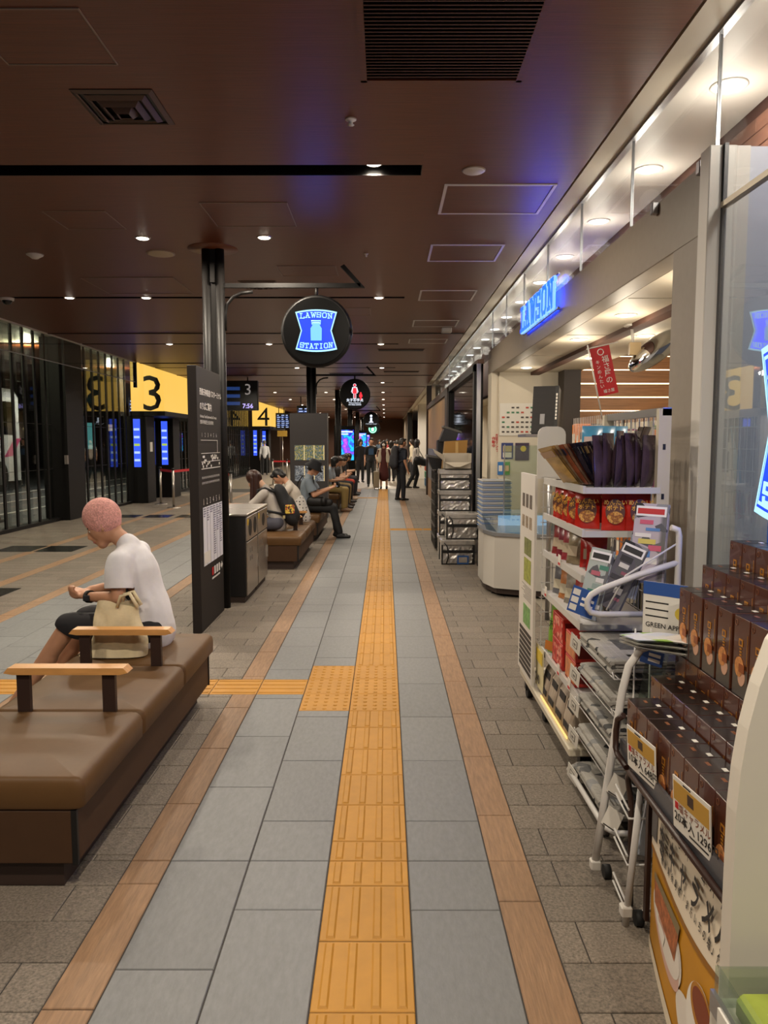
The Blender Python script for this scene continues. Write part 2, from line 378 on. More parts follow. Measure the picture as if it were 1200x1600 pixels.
# ------------------------------------------------------------------ floor: slab with tiles laid as pieces
floor = bx('floor', grout, None, -7.0, 6.0, -3.0, 30.0, -.06, -.004); tag(floor, 'grey stone, tile and yellow tactile paved concourse floor', 'floor', kind='structure')
TM = {}
def tilemesh(kind, w, l, m, bars=None):
    k = (kind, round(w, 3), round(l, 3), bars)
    if k in TM: return TM[k]
    g = .0022; b = B(m); c = .0025
    b.box(-w/2+g, w/2-g, -l/2+g, l/2-g, -.012, 0)
    for i in range(4): pass
    # chamfered top rim
    b = B(m); x, y = w/2-g, l/2-g
    V = [(-x, -y, -.012), (x, -y, -.012), (x, y, -.012), (-x, y, -.012), (-x, -y, -c), (x, -y, -c), (x, y, -c), (-x, y, -c), (-x+c, -y+c, 0), (x-c, -y+c, 0), (x-c, y-c, 0), (-x+c, y-c, 0)]
    b.add(V, [(0, 1, 5, 4), (1, 2, 6, 5), (2, 3, 7, 6), (3, 0, 4, 7), (4, 5, 9, 8), (5, 6, 10, 9), (6, 7, 11, 10), (7, 4, 8, 11), (8, 9, 10, 11)])
    def bar(cx, cy, hw, hl):
        o = [(cx-hw, cy-hl, 0), (cx+hw, cy-hl, 0), (cx+hw, cy+hl, 0), (cx-hw, cy+hl, 0), (cx-hw*.6, cy-hl+hw*.4, .005), (cx+hw*.6, cy-hl+hw*.4, .005), (cx+hw*.6, cy+hl-hw*.4, .005), (cx-hw*.6, cy+hl-hw*.4, .005)]
        b.add(o, [(0, 1, 5, 4), (1, 2, 6, 5), (2, 3, 7, 6), (3, 0, 4, 7), (4, 5, 6, 7)])
    if bars == 'y':
        for i in range(4): bar(-w/2+w*(i+.5)/4, 0, .015, l/2-.012)
    elif bars == 'x':
        for i in range(4):
            cy = -l/2+l*(i+.5)/4; hl = .013; o = [(-w/2+.01, cy-hl, 0), (w/2-.01, cy-hl, 0), (w/2-.01, cy+hl, 0), (-w/2+.01, cy+hl, 0), (-w/2+.014, cy-hl*.6, .005), (w/2-.014, cy-hl*.6, .005), (w/2-.014, cy+hl*.6, .005), (-w/2+.014, cy+hl*.6, .005)]
            b.add(o, [(0, 1, 5, 4), (1, 2, 6, 5), (2, 3, 7, 6), (3, 0, 4, 7), (4, 5, 6, 7)])
    elif bars == 'dots':
        n = 5; m_ = max(1, round(n*l/w))
        for i in range(n):
            for j in range(m_):
                cx, cy = -w/2+w*(i+.5)/n, -l/2+l*(j+.5)/m_; V = []
                for r, z in ((.014, 0), (.008, .005)): V += [(cx+r*math.cos(a*math.pi/4), cy+r*math.sin(a*math.pi/4), z) for a in range(8)]
                b.add(V, [(q, (q+1) % 8, 8+(q+1) % 8, 8+q) for q in range(8)]+[tuple(range(8, 16))])
    TM[k] = b.mesh(kind); return TM[k]
FAR = {}
count = {}
def tile(kind, m, x0, x1, y0, y1, bars=None, near=10.0, lim=300):
    if x1-x0 < .02 or y1-y0 < .02: return
    me = tilemesh(kind, x1-x0, y1-y0, m, bars); cx, cy = (x0+x1)/2, (y0+y1)/2
    if y0 < near and count.get(kind, 0) < lim:
        count[kind] = count.get(kind, 0)+1
        o = bpy.data.objects.new(kind, me); COL.objects.link(o); reg(o, floor, Matrix.Translation((cx, cy, random.uniform(-.0006, .0006))))
    else:
        fb = FAR.setdefault(kind, B(m)); fb.add([(v.co.x+cx, v.co.y+cy, v.co.z) for v in me.vertices], [tuple(p.vertices) for p in me.polygons])
def cuts(y0, y1, first, step, extra=()):
    ys = [y0]; y = first
    while y < y1:
        if y > y0+.01: ys.append(y)
        y += step
    ys.append(y1)
    for e in extra:
        if y0 < e < y1: ys = [v for v in ys if abs(v-e) > .035]+[e]
    return sorted(ys)
EXP = (2.71, 7.22, 11.7, 16.2, 20.7)
def column(kind, m, x0, x1, y0, y1, first, step, gaps=(), near=10.0, bars=None, lim=300):
    ys = cuts(y0, y1, first, step, EXP+tuple(g for p in gaps for g in p))
    for a, b_ in zip(ys, ys[1:]):
        if any(g0-.001 <= a and b_ <= g1+.001 for g0, g1 in gaps): continue
        tile(kind, m, x0, x1, a, b_, bars, near, lim)
CR = (4.60, 4.90)                                # cross strip of tactile tiles towards the gates
YEND = 25.75
column('grey_tile', greyT, -.815, -.515, .5, YEND, .92, .6, (CR,))
column('grey_tile', greyT, -.515, -.213, .5, YEND, .61, .6, ((4.31, 5.21), (21.4, 21.7)))
column('grey_tile', greyT, .086, .392, .5, YEND, .61, .6, ((13.5, 13.8),))
column('wood_tile', woodT, -.965, -.815, .5, YEND, .76, .6, (CR,))
column('wood_tile', woodT, .392, .540, .5, YEND, .66, .6, ((13.5, 13.8),))
# yellow strip
column('tactile_tile', yellT, -.213, .086, .6, 4.31, .75, .3, near=12, bars='y')
column('tactile_tile', yellT, -.213, .086, 4.31, 5.21, 4.61, .3, near=12, bars='dots')
column('tactile_tile', yellT, -.213, .086, 5.21, YEND, 5.51, .3, near=12, bars='y')
column('tactile_tile', yellT, -.515, -.213, 4.31, 5.21, 4.61, .3, near=12, bars='dots')
for i in range(14): tile('tactile_tile', yellT, -.515-.3*(i+1), -.515-.3*i, *CR, 'x')
for i in range(3): tile('tactile_tile', yellT, .086+.3*i, .386+.3*i, 13.5, 13.8, 'x', 0)
for i in range(4): tile('tactile_tile', yellT, -.513-.3*i, -.213-.3*i, 21.4, 21.7, 'x', 0)
# rough stone pavers in half bond, rows of 0.2 m
def stones(x0, x1, ya, yb, near, gaps=(), phase=0, hole=None):
    ys = cuts(ya, yb, .55, .2, EXP+tuple(g for p in gaps for g in p)); k = phase
    for a, b_ in zip(ys, ys[1:]):
        k += 1
        if any(g0-.001 <= a and b_ <= g1+.001 for g0, g1 in gaps): continue
        off = .09 if k % 2 else .29
        xs = [x0]; x = x0+off
        while x < x1-.03: xs.append(x); x += .4
        xs.append(x1)
        for p, q in zip(xs, xs[1:]):
            if hole and hole[0] < p and q < hole[1] and hole[2] < a and b_ < hole[3]: continue
            tile('stone_paver', stoneT, p, q, a, b_, None, near)
stones(.54, 1.50, .95, 7.4, 6.6)
stones(-2.2, -.965, 1.55, 7.4, 6.2, (CR,), 1)
stones(.54, 1.50, 7.4, YEND, 0)
stones(-2.2, -.965, 7.4, YEND, 0)
stones(-6.7, -3.55, 4.0, 24, 0, (CR,))
column('wood_tile', woodT, -2.35, -2.2, 3.0, YEND, 3.16, .6, (CR,), near=8)
column('wood_tile', woodT, -3.55, -3.40, 3.0, YEND, 3.16, .6, (CR,), near=8)
for k in range(4):
    xa = -2.35-.3*k; xb = max(-3.40, xa-.3)
    column('grey_tile', greyT, xb, xa, 3.0, YEND, 3.31 if k % 2 else 3.01, .6, (CR,), near=8.5)
for k, (n, fb) in enumerate(FAR.items()):
    o = fb.obj(n+'_field', floor); o['kind'] = 'stuff'
# wood-look strips and dark metal plates across the far stones
for x in (-4.32, -5.15): bx('wood_strip', woodT, floor, x-.075, x+.075, 5, 24, -.01, .002)
plateM = mat('dark_floor_plate', '#100f0f', .25)
for i, (x, y) in enumerate(((-5.45, 11.1), (-4.85, 11.1), (-5.6, 16.1), (-4.9, 16.1), (-4.2, 16.1), (-4.25, 7.75))):
    bx('floor_plate', plateM, floor, x-.28, x+.28, y-.3, y+.3, -.01, .004)
farfl = bx('floor_far', mat('cream_stone_floor', '#8d8373', .35, noise=.08, scale=(4, 4, 4)), None, -7, 9, YEND+.05, 75, -.05, 0); tag(farfl, 'pale stone floor of the far concourse', 'floor', kind='structure')
inf = bx('floor_shop', mat('shop_floor', '#a29a8c', .3, noise=.05, scale=(5, 5, 5)), None, 1.50, 6, -3, YEND, -.05, .003); tag(inf, 'pale floor inside the convenience store', 'floor', kind='structure')

# ------------------------------------------------------------------ ceiling of wood laminate with black lamp slots
CZ = 3.36
ceil = thing('ceiling', (0, 10, CZ), 'dark brown wood laminate ceiling with black lamp slots', 'ceiling', kind='structure')
SL = [(5.0, 5.19), (9.36, 9.46), (13.7, 13.8), (18.0, 18.1), (22.4, 22.5), (26.7, 26.8), (31, 31.1), (35.4, 35.5), (40, 40.1), (45, 45.1)]
e0 = -3.0
for (a, b_) in SL+[(60, 60)]:
    bx('ceiling_panel', ceilM, ceil, -5.5, .24, e0, a, CZ, CZ+.1); e0 = b_
    if a < 60: (bx('lamp_slot', slotM, ceil, -5.5, .24, a, b_, CZ+.09, CZ+.12), bx('slot_lining', slotM, ceil, -5.5, .24, b_-.004, b_+.002, CZ-.001, CZ+.1), bx('slot_lining', slotM, ceil, .236, .241, a, b_, CZ-.001, CZ+.1))
bx('ceiling_panel', ceilM, ceil, .24, 1.285, -3, 60, CZ, CZ+.1)
bx('ceiling_panel', ceilM, ceil, -9.5, -5.5, 16.9, 60, CZ+.4, CZ+.5)
bx('ceiling_edge', white, ceil, -5.53, -5.5, -3, 16.8, CZ-.02, CZ+.42)
bx('ceiling_panel', ceilM, ceil, -6.8, -5.5, -3, 16.9, CZ+.42, CZ+.5)
bx('ceiling_reveal', black, ceil, 1.285, 1.30, -3, 60, CZ+.02, CZ+.1)
for y in (12.4, 17.0, 20, 24, 29, 33, 38, 43): bx('ceiling_joint', black, ceil, -5.5, 1.285, y, y+.03, CZ-.012, CZ+.01)

def downlight(x, y, z, r, power, label, group, m=lampE, rim=white, col=(1, .87, .70), size=166, name='ceiling_downlight', blend=.35):
    t = thing(name, (x, y, z), label, 'downlight', group)
    B(rim).lathe([(r*1.22, .004), (r*1.22, -.004), (r*1.0, -.007), (r*.96, .012)], (x, y, z), 20).obj('trim_ring', t)
    B(m).lathe([(r*.97, -.004), (r*.8, -.010), (r*.4, -.014), (.001, -.015)], (x, y, z), 20).obj('lens', t)
    if power: spot(t, (x, y, z-(.03 if size else .2)), power, size, blend, col, r*.8 if size else .07)
    return t
gl = 'downlights in the dark ceiling'
P1 = 165
names = {(-.075, 5.09): 'lit round downlight in the nearest black ceiling slot', (-2.117, 6.72): 'lit spot downlight left of the tall black columns', (-1.053, 6.7): 'lit spot downlight between columns and round blue sign',
         (-3.886, 9.41): 'lit downlight at the far left of the second slot', (-2.943, 9.41): 'lit downlight in the second slot left of the columns', (-.079, 9.41): 'lit downlight at the right end of the second slot'}
for (x, y), lb in names.items(): downlight(x, y, CZ+(.045 if abs(y-5.09) < .1 else .0), .055, P1*.74, lb, gl, rim=chrome if y < 7 else white)
k = 0
for y in (13.75, 18.05, 22.45, 26.75, 31.05, 35.45, 40.05, 45.05, 52.0):
    for x in (-3.9, -2.1, -.08):
        k += 1
        downlight(x, y, CZ, .055, P1*.75 if y < 30 else P1*1.5, 'small lit downlight in the %s slot, %s of its row' % ({13.75: 'third', 18.05: 'fourth', 22.45: 'fifth', 26.75: 'sixth', 31.05: 'seventh', 35.45: 'eighth', 40.05: 'ninth', 45.05: 'tenth', 52.0: 'last'}[y], {-3.9: 'leftmost', -2.1: 'middle', -.08: 'rightmost'}[x]), gl)
for i, (x, y) in enumerate(((-.1, .7), (-3.0, .7), (-3.0, 5.09), (.6, -.9))):       # ceiling lamps out of view; the last is added to brighten the shop side
    downlight(x, y, CZ+(.045 if y > 5 else 0), .055, P1*1.05, 'downlight of the concourse ceiling %s' % ('above the photographer', 'behind the bench on the left', 'at the left end of the nearest slot', 'added unseen behind the photographer to brighten the shop side')[i], gl)

# louvred return-air grille, diffusers, access panels, detectors
g = thing('air_grille', (.28, 3.4, CZ), 'large dark louvred return air grille in the ceiling', 'grille')
bx('frame', ceilM, g, -.12, -.09, 2.8, 3.87, CZ-.012, CZ+.02); bx('frame', ceilM, g, .64, .67, 2.8, 3.87, CZ-.012, CZ+.02); bx('frame', ceilM, g, -.12, .67, 3.85, 3.88, CZ-.012, CZ+.02)
bx('backing', black, g, -.1, .65, 2.8, 3.86, CZ-.002, CZ+.0)
sl = None
for i in range(36):
    y = 2.82+i*.0285
    M_ = T(.275, y, CZ-.008, 0, R(35))
    if sl is None: sl = B(mat('grille_slat', '#6a4838', .45)).box(-.365, .365, -.012, .012, -.002, .002).obj('slat', g, M_)
    else: dup(sl, M_, g)
def diffuser(x0, x1, y0, y1, lb):
    t = thing('air_diffuser', ((x0+x1)/2, (y0+y1)/2, CZ), lb, 'vent', 'square ceiling diffusers')
    cx, cy = (x0+x1)/2, (y0+y1)/2; hx, hy = (x1-x0)/2, (y1-y0)/2
    bx('backing', black, t, x0, x1, y0, y1, CZ-.002, CZ)
    for i in range(4):
        s0 = 1-.24*i; s1 = s0-.12; z0 = CZ-.004-.004*i; z1 = CZ-.012-.012*i if i else CZ-.014
        V = [(cx+sx*hx*s, cy+sy*hy*s, z) for s, z in ((s0, z0), (s1, z1), (s1-.03, z1+.004)) for sx, sy in ((-1, -1), (1, -1), (1, 1), (-1, 1))]
        B(mat('diffuser_brown', '#4b352a', .4)).add(V, [(a*4+i_, a*4+(i_+1) % 4, a*4+4+(i_+1) % 4, a*4+4+i_) for a in (0, 1) for i_ in range(4)]).obj('diffuser_ring', t)
    return t
diffuser(-1.60, -1.18, 3.96, 4.38, 'square stepped air diffuser near the top left corner')
diffuser(-1.63, -1.21, 8.45, 8.87, 'square air diffuser behind the arm of the round sign')
def access(x0, x1, y0, y1, lb, grp, m, w):
    t = thing('access_panel', ((x0+x1)/2, (y0+y1)/2, CZ), lb, 'access panel', grp)
    for (a, b_, c, d) in ((x0, x1, y0, y0+w), (x0, x1, y1-w, y1), (x0, x0+w, y0+w, y1-w), (x1-w, x1, y0+w, y1-w)): bx('frame', m, t, a, b_, c, d, CZ-.006, CZ+.002)
    bx('panel', ceilM, t, x0+w+.004, x1-w-.004, y0+w+.004, y1-w-.004, CZ-.003, CZ+.002)
fr1 = mat('panel_frame_light', '#d8d2cc', .4); fr2 = mat('panel_frame_thin', '#8d7968', .4)
for (y0, y1), lb in (((5.36, 6.03), 'nearest'), ((6.94, 7.56), 'second'), ((8.97, 9.6), 'third'), ((11.12, 11.72), 'fourth'), ((13.1, 13.65), 'fifth')):
    access(.41, 1.08 if y0 > 6 else 1.19, y0, y1, '%s white framed ceiling access panel beside the shop front' % lb, 'white framed access panels', fr1, .022)
for (x0, x1, y0, y1), lb in (((-1.78, -1.26, 3.25, 3.71), 'thin framed access panel in the top left ceiling corner'), ((-2.65, -2.16, 5.95, 6.44), 'thin framed access panel above the left downlight'), ((-1.386, -.73, 5.75, 6.36), 'thin framed access panel left of the blue ceiling glow'), ((-3.3, -2.29, 8.27, 9.15), 'faint framed access panel left of the black columns'), ((-1.1, -.5, 7.75, 8.2), 'faint access panel right above the round sign arm'), ((-.75, -.2, 10.1, 10.7), 'faint access panel behind the round blue sign')):
    access(x0, x1, y0, y1, lb, 'thin framed access panels', fr2, .006)
def disc(name, x, y, r, h, m, lb, cat, prof=None):
    t = thing(name, (x, y, CZ), lb, cat)
    B(m).lathe(prof or [(r, 0), (r, -h*.5), (r*.9, -h), (.001, -h)], (x, y, CZ), 24).obj('cover', t)
    B(fr2).lathe([(r*1.08, 0), (r*1.08, -.004), (r, -.006)], (x, y, CZ), 24).obj('rim', t)
    return t
disc('ceiling_speaker', -2.12, 7.256, .125, .012, mat('speaker_cream', '#b9a98e', .6), 'round cream ceiling speaker left of the columns', 'speaker')
disc('ceiling_speaker', .579, 5.096, .072, .012, offw, 'white round ceiling speaker above the nearest framed panel', 'speaker')
t = disc('smoke_detector', -3.32, 7.28, .075, .03, offw, 'white smoke detector at the far left of the ceiling', 'smoke detector', [(.075, 0), (.075, -.012), (.045, -.03), (.03, -.042), (.001, -.044)])
t = disc('dome_camera', -4.66, 9.42, .08, .05, offw, 'white dome security camera at the left edge', 'camera', [(.08, 0), (.08, -.03), (.06, -.035)])
B(mat('dome_dark', '#151515', .1)).ell((-4.66, 9.42, CZ-.035), .06, .06, .05).obj('lens_dome', t)
disc('sprinkler', -.191, 4.315, .03, .01, offw, 'small ceiling sprinkler below the louvred grille', 'sprinkler', [(.032, 0), (.03, -.006), (.012, -.012), (.012, -.03), (.02, -.032), (.001, -.034)])
disc('sprinkler', -.181, 7.26, .022, .01, offw, 'tiny ceiling sprinkler above the round blue sign', 'sprinkler', [(.022, 0), (.02, -.006), (.01, -.012), (.01, -.03), (.001, -.034)])
t = thing('ceiling_sensor', (.95, 11.9, CZ), 'small square white sensor box near the shop soffit', 'sensor'); bx('housing', offw, t, .87, 1.03, 11.8, 11.95, CZ-.07, CZ, .01)
for x, y, lb in ((.3, 14.6, 'long dark ceiling vent strip behind the round blue sign'), (-1.0, 19.5, 'dark ceiling vent strip beyond the restroom sign'), (.4, 19.0, 'dark slot vent near the far shop soffit')):
    t = thing('strip_vent', (x, y, CZ), lb, 'vent'); bx('frame', ceilM, t, x-.45, x+.45, y-.14, y+.14, CZ-.008, CZ)
    for q in range(4): bx('slat', black, t, x-.43, x+.43, y-.12+q*.062, y-.075+q*.062, CZ-.014, CZ-.006)

# ------------------------------------------------------------------ right side: soffit, glass transom, shop front
sof = thing('trim_soffit', (1.6, 8, CZ), 'white soffit band along the shop fronts', 'soffit', kind='structure')
bx('soffit_edge', cream, sof, 1.30, 1.44, -3, 60, CZ, CZ+.08)
bx('soffit_board', white, sof, 1.48, 1.97, -3, 24, CZ+.0, CZ+.06)
bx('glass_channel', alu, sof, 1.44, 1.48, -3, 24, CZ-.015, CZ+.06)
dl = ['nearest, over the shop corner', 'second along the shop', 'third along the shop', 'fourth along the shop', 'fifth, above the blue letters', 'sixth along the soffit', 'seventh along the soffit', 'eighth along the soffit', 'ninth along the soffit', 'tenth along the soffit', 'eleventh along the soffit', 'twelfth along the soffit', 'thirteenth along the soffit', 'fourteenth along the soffit', 'fifteenth along the soffit', 'last along the soffit']
for i in range(16):
    y = 3.93+1.15*i
    downlight(1.72, y, CZ, .075, 6.5 if i < 9 else 4, 'bright round soffit lamp behind the glass, '+dl[i], 'lamps in the white shop soffit', lampC, white, (1, .88, .75), 0, 'soffit_downlight')
downlight(1.72, 2.78, CZ, .075, 18, 'bright soffit lamp at the top right edge of view', 'lamps in the white shop soffit', lampC, white, (1, .88, .75), 0, 'soffit_downlight')
for x, y in ((1.75, 1.63), (1.75, .5)): downlight(x, y, CZ, .075, 20, 'unseen lamp added to brighten the shop window, %s' % ('near the corner post' if y > 1 else 'beside the photographer'), 'added shop window lamps', lampC, white, (.92, .95, 1), 0, 'window_fill_light')  # unseen lamps added to brighten the wall behind the window glass
bx('vitrine_ceiling', white, sof, 2.1, 3.1, -2, 3.4, CZ, CZ+.06)
tr = thing('glass_transom', (1.46, 8, 2.86), 'row of clear glass transom panes above the shop fascia', 'glass panel', kind='structure')
ys = [-1.2, -.05, 1.1, 2.28]+[3.43+1.155*i for i in range(7)]+[10.42]
for a, b_ in zip(ys, ys[1:]): bx('pane', clear, tr, 1.455, 1.465, a+.004, b_-.004, 2.86 if a > 3.4 else 2.62, CZ-.01)
ys2 = [10.42+1.155*i for i in range(11)]
for a, b_ in zip(ys2, ys2[1:]): bx('pane', clear, tr, 1.455, 1.465, a+.004, b_-.004, 2.74, CZ-.01)
for a in ys[1:-1]: bx('glass_joint', alu, tr, 1.452, 1.468, a-.004, a+.004, 2.86 if a > 3.4 else 2.6, CZ-.01)
# brick-tile wall behind the transom
tw = thing('wall_tile', (2.0, 5, 2.6), 'wall of long brown brick tiles above the shop', 'wall', kind='structure')
tileM = mat('brown_brick_tile', '#8a5f4c', .45, noise=.12, scale=(5, 5, 40), rnd=.14, bump=.15)
bx('wall_backing', mat('tile_joint', '#57392d', .8), tw, 1.985, 2.1, -2, 24, 2.5, CZ+.05)
tm_ = B(tileM).box(-.012, .01, -.148, .148, -.038, .038, .003); t0 = None
for r_ in range(9):
    for c_ in range(24):
        y = 1.6+.3*c_+(.15 if r_ % 2 else 0); M_ = Matrix.Translation((1.98, y, 2.62+.08*r_))
        if t0 is None: t0 = tm_.obj('brick_tile', tw, M_)
        else: dup(t0, M_, tw)
# fascia, pillar and jamb of the convenience store
fa = thing('wall_shopfront', (1.5, 7, 0), 'taupe fascia frame of the convenience store', 'wall', kind='structure')
bx('fascia', taupe, fa, 1.46, 1.60, 3.46, 10.75, 2.54, 2.86, .004)
bx('pillar', taupe, fa, 1.46, 1.60, 3.46, 3.90, 0, 2.54)
bx('jamb', cream, fa, 1.46, 1.60, 10.42, 10.75, 0, 2.54)
bx('corner_post', offw, fa, 1.40, 1.52, 3.36, 3.46, 0, 2.86, .004)
bx('post_gasket', mat('gasket_dark', '#3b3d42', .4), fa, 1.455, 1.472, 3.338, 3.36, 0, 2.86)
bx('return_wall', mat('vitrine_white', '#c4c8d6', .45), fa, 1.50, 3.0, 3.38, 3.46, 0, 2.86)
bx('return_stripe', white, fa, 1.52, 1.58, 3.37, 3.38, 0, 2.86)
for y, z in ((4.15, 2.83), (3.55, 2.83)):
    c = bx('glass_clip', alu, fa, 1.425, 1.46, y-.02, y+.02, z-.03, z+.03, .004)
# glass vitrine next to the photographer
vg = thing('window_1', (1.46, 1, 0), 'tall clear shop window at the right edge', 'window', kind='structure')
bx('pane', shopglass, vg, 1.455, 1.465, -1.5, 3.338, .02, 2.60); bx('window_rail', mat('rail_beige', '#9a8d78', .4, metal=.3), vg, 1.445, 1.475, -1.5, 3.338, 2.588, 2.612)
# interior of the store
inn = thing('wall_shop_interior', (3, 8, 0), 'cream walls and ceiling inside the store', 'wall', kind='structure')
bx('shop_soffit', cream, inn, 1.60, 2.55, 3.5, 10.42, 2.54, 2.62)
bx('soffit_lip', cream, inn, 2.55, 2.62, 3.5, 10.42, 2.54, 2.80)
for y in (5.1, 6.8, 8.4): bx('ceiling_hatch_line', mat('hatch_line', '#a89f8e', .6), inn, 1.62, 2.5, y, y+.006, 2.537, 2.541)
bx('shop_ceiling', cream, inn, 2.62, 6, 3.5, 10.42, 2.74, 2.82)
bx('end_wall', cream, inn, 1.56, 2.42, 10.36, 10.5, 0, 2.54)
bx('dark_column', mat('dark_brown_panel', '#2d211c', .5), inn, 2.36, 2.58, 10.0, 10.34, 0, 2.74)
ww = mat('walnut_wall', '#b07c50', .45, noise=.22, scale=(2.5, 1, 45), rnd=.05)
for i in range(14):
    z = .2+.182*i; bx('wood_plank', ww, inn, 2.58, 6, 10.2+.01*(i % 2), 10.3, z, z+.166)
    if i > 8: bx('light_line', em('led_line', '#ffe2b0', 4), inn, 2.58, 6, 10.22, 10.26, z+.168, z+.18)
bx('back_wall', cream, inn, 5.9, 6.0, 3.5, 10.4, 0, 2.74)
for i, (x, y, lb) in enumerate(((1.81, 5.75, 'nearest round lamp in the shop entrance soffit'), (1.80, 7.08, 'second round lamp in the shop entrance soffit'), (2.33, 6.83, 'inner round lamp in the shop entrance soffit'), (1.80, 9.69, 'far round lamp in the shop entrance soffit'), (2.33, 8.6, 'round lamp behind the hanging red banner'), (1.81, 4.4, 'round shop lamp hidden behind the pillar'))):
    downlight(x, y, 2.54, .07, 6 if y < 9 else 2.6, lb, 'lamps in the shop entrance soffit', lampC, white, (1, .86, .66), 0, 'shop_downlight')
for x, y in ((3.6, 5.2), (3.6, 8.0)): downlight(x, y, 2.74, .08, 28, 'lamp deep inside the store, %s' % ('near row' if y < 6 else 'far row'), 'lamps deep in the store', lampC, white, (1, .86, .66), 0, 'shop_downlight')
# ------------------------------------------------------------------ next unit on the right: dark glass and wood panel
nu = thing('wall_next_shop', (1.3, 16, 0), 'dark glazed shop front with wood panel beyond the convenience store', 'wall', kind='structure')
bx('metal_post', alu, nu, 1.30, 1.36, 10.76, 10.84, 0, 2.70)
dgl = mat('black_glass', '#050506', .05, spec=.8)
bx('dark_pane', dgl, nu, 1.33, 1.36, 10.84, 15.3, 0, 2.62); 
for a, b_ in ((10.84, 11.0), (15.2, 15.4)): bx('dark_frame', black, nu, 1.27, 1.40, a, b_, 0, 2.70)
bx('dark_frame', black, nu, 1.27, 1.40, 10.84, 15.4, 2.60, 2.70)
bx('brown_band', mat('brown_band', '#6b5142', .5), nu, 1.31, 1.40, 10.76, 23, 2.70, 2.76)
bx('wood_panel', mat('oak_panel', '#8a6a49', .5, noise=.12, scale=(3, 3, .6)), nu, 1.30, 1.40, 16.0, 22.8, .9, 2.58)
bx('wood_panel', mat('oak_panel'), nu, 1.30, 1.40, 16.0, 22.8, 0, .55)
bx('stone_panel', mat('grey_cloud_panel', '#5c6068', .4, noise=.35, scale=(2, 2, 2)), nu, 1.295, 1.40, 16.0, 22.8, .55, 1.42)
bx('panel_frame', mat('dark_brown_frame', '#2e1d16', .5), nu, 1.26, 1.40, 15.4, 16.0, 0, 2.70)
bx('panel_frame', mat('dark_brown_frame'), nu, 1.26, 1.40, 16.0, 22.8, 2.58, 2.70)
bx('panel_frame', mat('dark_brown_frame'), nu, 1.25, 1.40, 22.8, 23.0, 0, 3.3)
sg = thing('glass_smoke_screen', (1.5, 15.5, 2.7), 'small square clear glass smoke screen hanging from the soffit', 'glass panel'); bx('pane', clear, sg, 1.30, 1.75, 15.48, 15.49, 2.68, 3.34)
for a in ((1.30, 1.315, 2.68, 3.34), (1.735, 1.75, 2.68, 3.34), (1.52, 1.53, 2.68, 3.34)): bx('edge_strip', alu, sg, a[0], a[1], 15.475, 15.495, a[2], a[3])
bx('edge_strip', alu, sg, 1.30, 1.75, 15.475, 15.495, 2.67, 2.685)
# far shops on the right and end wall
fs = thing('wall_far_shops', (3, 40, 0), 'bright far shop interiors and end wall', 'wall', kind='structure')
bx('far_wall', mat('far_brown_wall', '#5a3a28', .6), fs, -10, 9, 57, 57.4, 0, 4.0)
bx('far_shop_back', cream, fs, 4.6, 4.8, 23.2, 40, 0, 3.3); bx('far_shop_ceiling', cream, fs, 1.44, 4.8, 23.2, 60, 3.28, 3.36)
bx('far_pillar', white, fs, 1.45, 1.95, 33, 33.6, 0, 3.3); bx('far_shop_end', mat('far_brick', '#8a6152', .6, noise=.1, scale=(3, 3, 20)), fs, 1.95, 4.6, 37.9, 38.2, 1.9, 3.3)
bx('far_shop_end_low', mat('far_brown_wall'), fs, 2.4, 4.6, 37.9, 38.2, 0, 1.9)
bx('far_front', mat('far_beige', '#8f7f6b', .6), fs, 1.35, 1.5, 41, 66, 0, 3.3); bx('far_dark_gate', black, fs, 1.2, 1.45, 40.4, 41, 0, 3.2)
for x, y in ((3.0, 26), (3.0, 31), (3.0, 36)): downlight(x, y, 3.28, .09, 90, 'lamp inside the far shop on the right, %s' % {26: 'nearest', 31: 'middle', 36: 'farthest'}[y], 'lamps in the far shop', lampC, white, (1, .88, .72), 160, 'shop_downlight')
# ------------------------------------------------------------------ left side: slatted glass wall, gates, road and bus
lw = thing('wall_left', (-6.7, 15, 0), 'dark bronze slatted glass wall towards the bus bays', 'wall', kind='structure')
sl = None
def slat(y, x=-6.7, z1=3.75):
    global sl
    M_ = Matrix.Translation((x, y, 0))
    if sl is None: sl = B(bronze).box(-.015, .015, -.035, .035, 0, z1).obj('slat', lw, M_)
    else: dup(sl, M_, lw)
for i in range(12): slat(10.1+.435*i)
for i in range(8): slat(16.42+.43*i)
for i in range(34): slat(23.0+.42*i)
bx('pillar', bronze, lw, -6.95, -6.45, 15.25, 16.1, 0, 3.75)
c = bx('switch_plate', mat('plate_grey', '#8a817b', .4, metal=.4), lw, -6.50, -6.44, 15.19, 15.25, 1.15, 1.33); 
for a, b_ in ((9.8, 15.25), (16.1, 19.6), (22.8, 37.3)):
    bx('pane', darkglass, lw, -6.79, -6.775, a, b_, .05, 3.75); bx('sill', bronze, lw, -6.82, -6.62, a, b_, 0, .06)
    for z in (1.05, 1.95): bx('transom_bar', mat('thin_bar', '#2c2a29', .4), lw, -6.775, -6.765, a, b_, z-.004, z+.004)
bx('wall_head', cream, lw, -6.95, -6.6, 9, 19.6, 3.70, 3.80)
bx('side_wall', bronze, lw, -6.9, -6.7, -3, 9.8, 0, 3.8)
smc = thing('glass_smoke_curtain', (-5.5, 10, 3), 'long hanging glass smoke curtain along the left ceiling edge', 'glass panel')
for a, b_ in ((5.0, 9.0), (9.0, 13.0), (13.0, 16.7)): bx('pane', clear, smc, -5.525, -5.517, a+.01, b_-.01, 2.92, 3.35); bx('bottom_rail', alu, smc, -5.53, -5.512, a+.01, b_-.01, 2.912, 2.925)
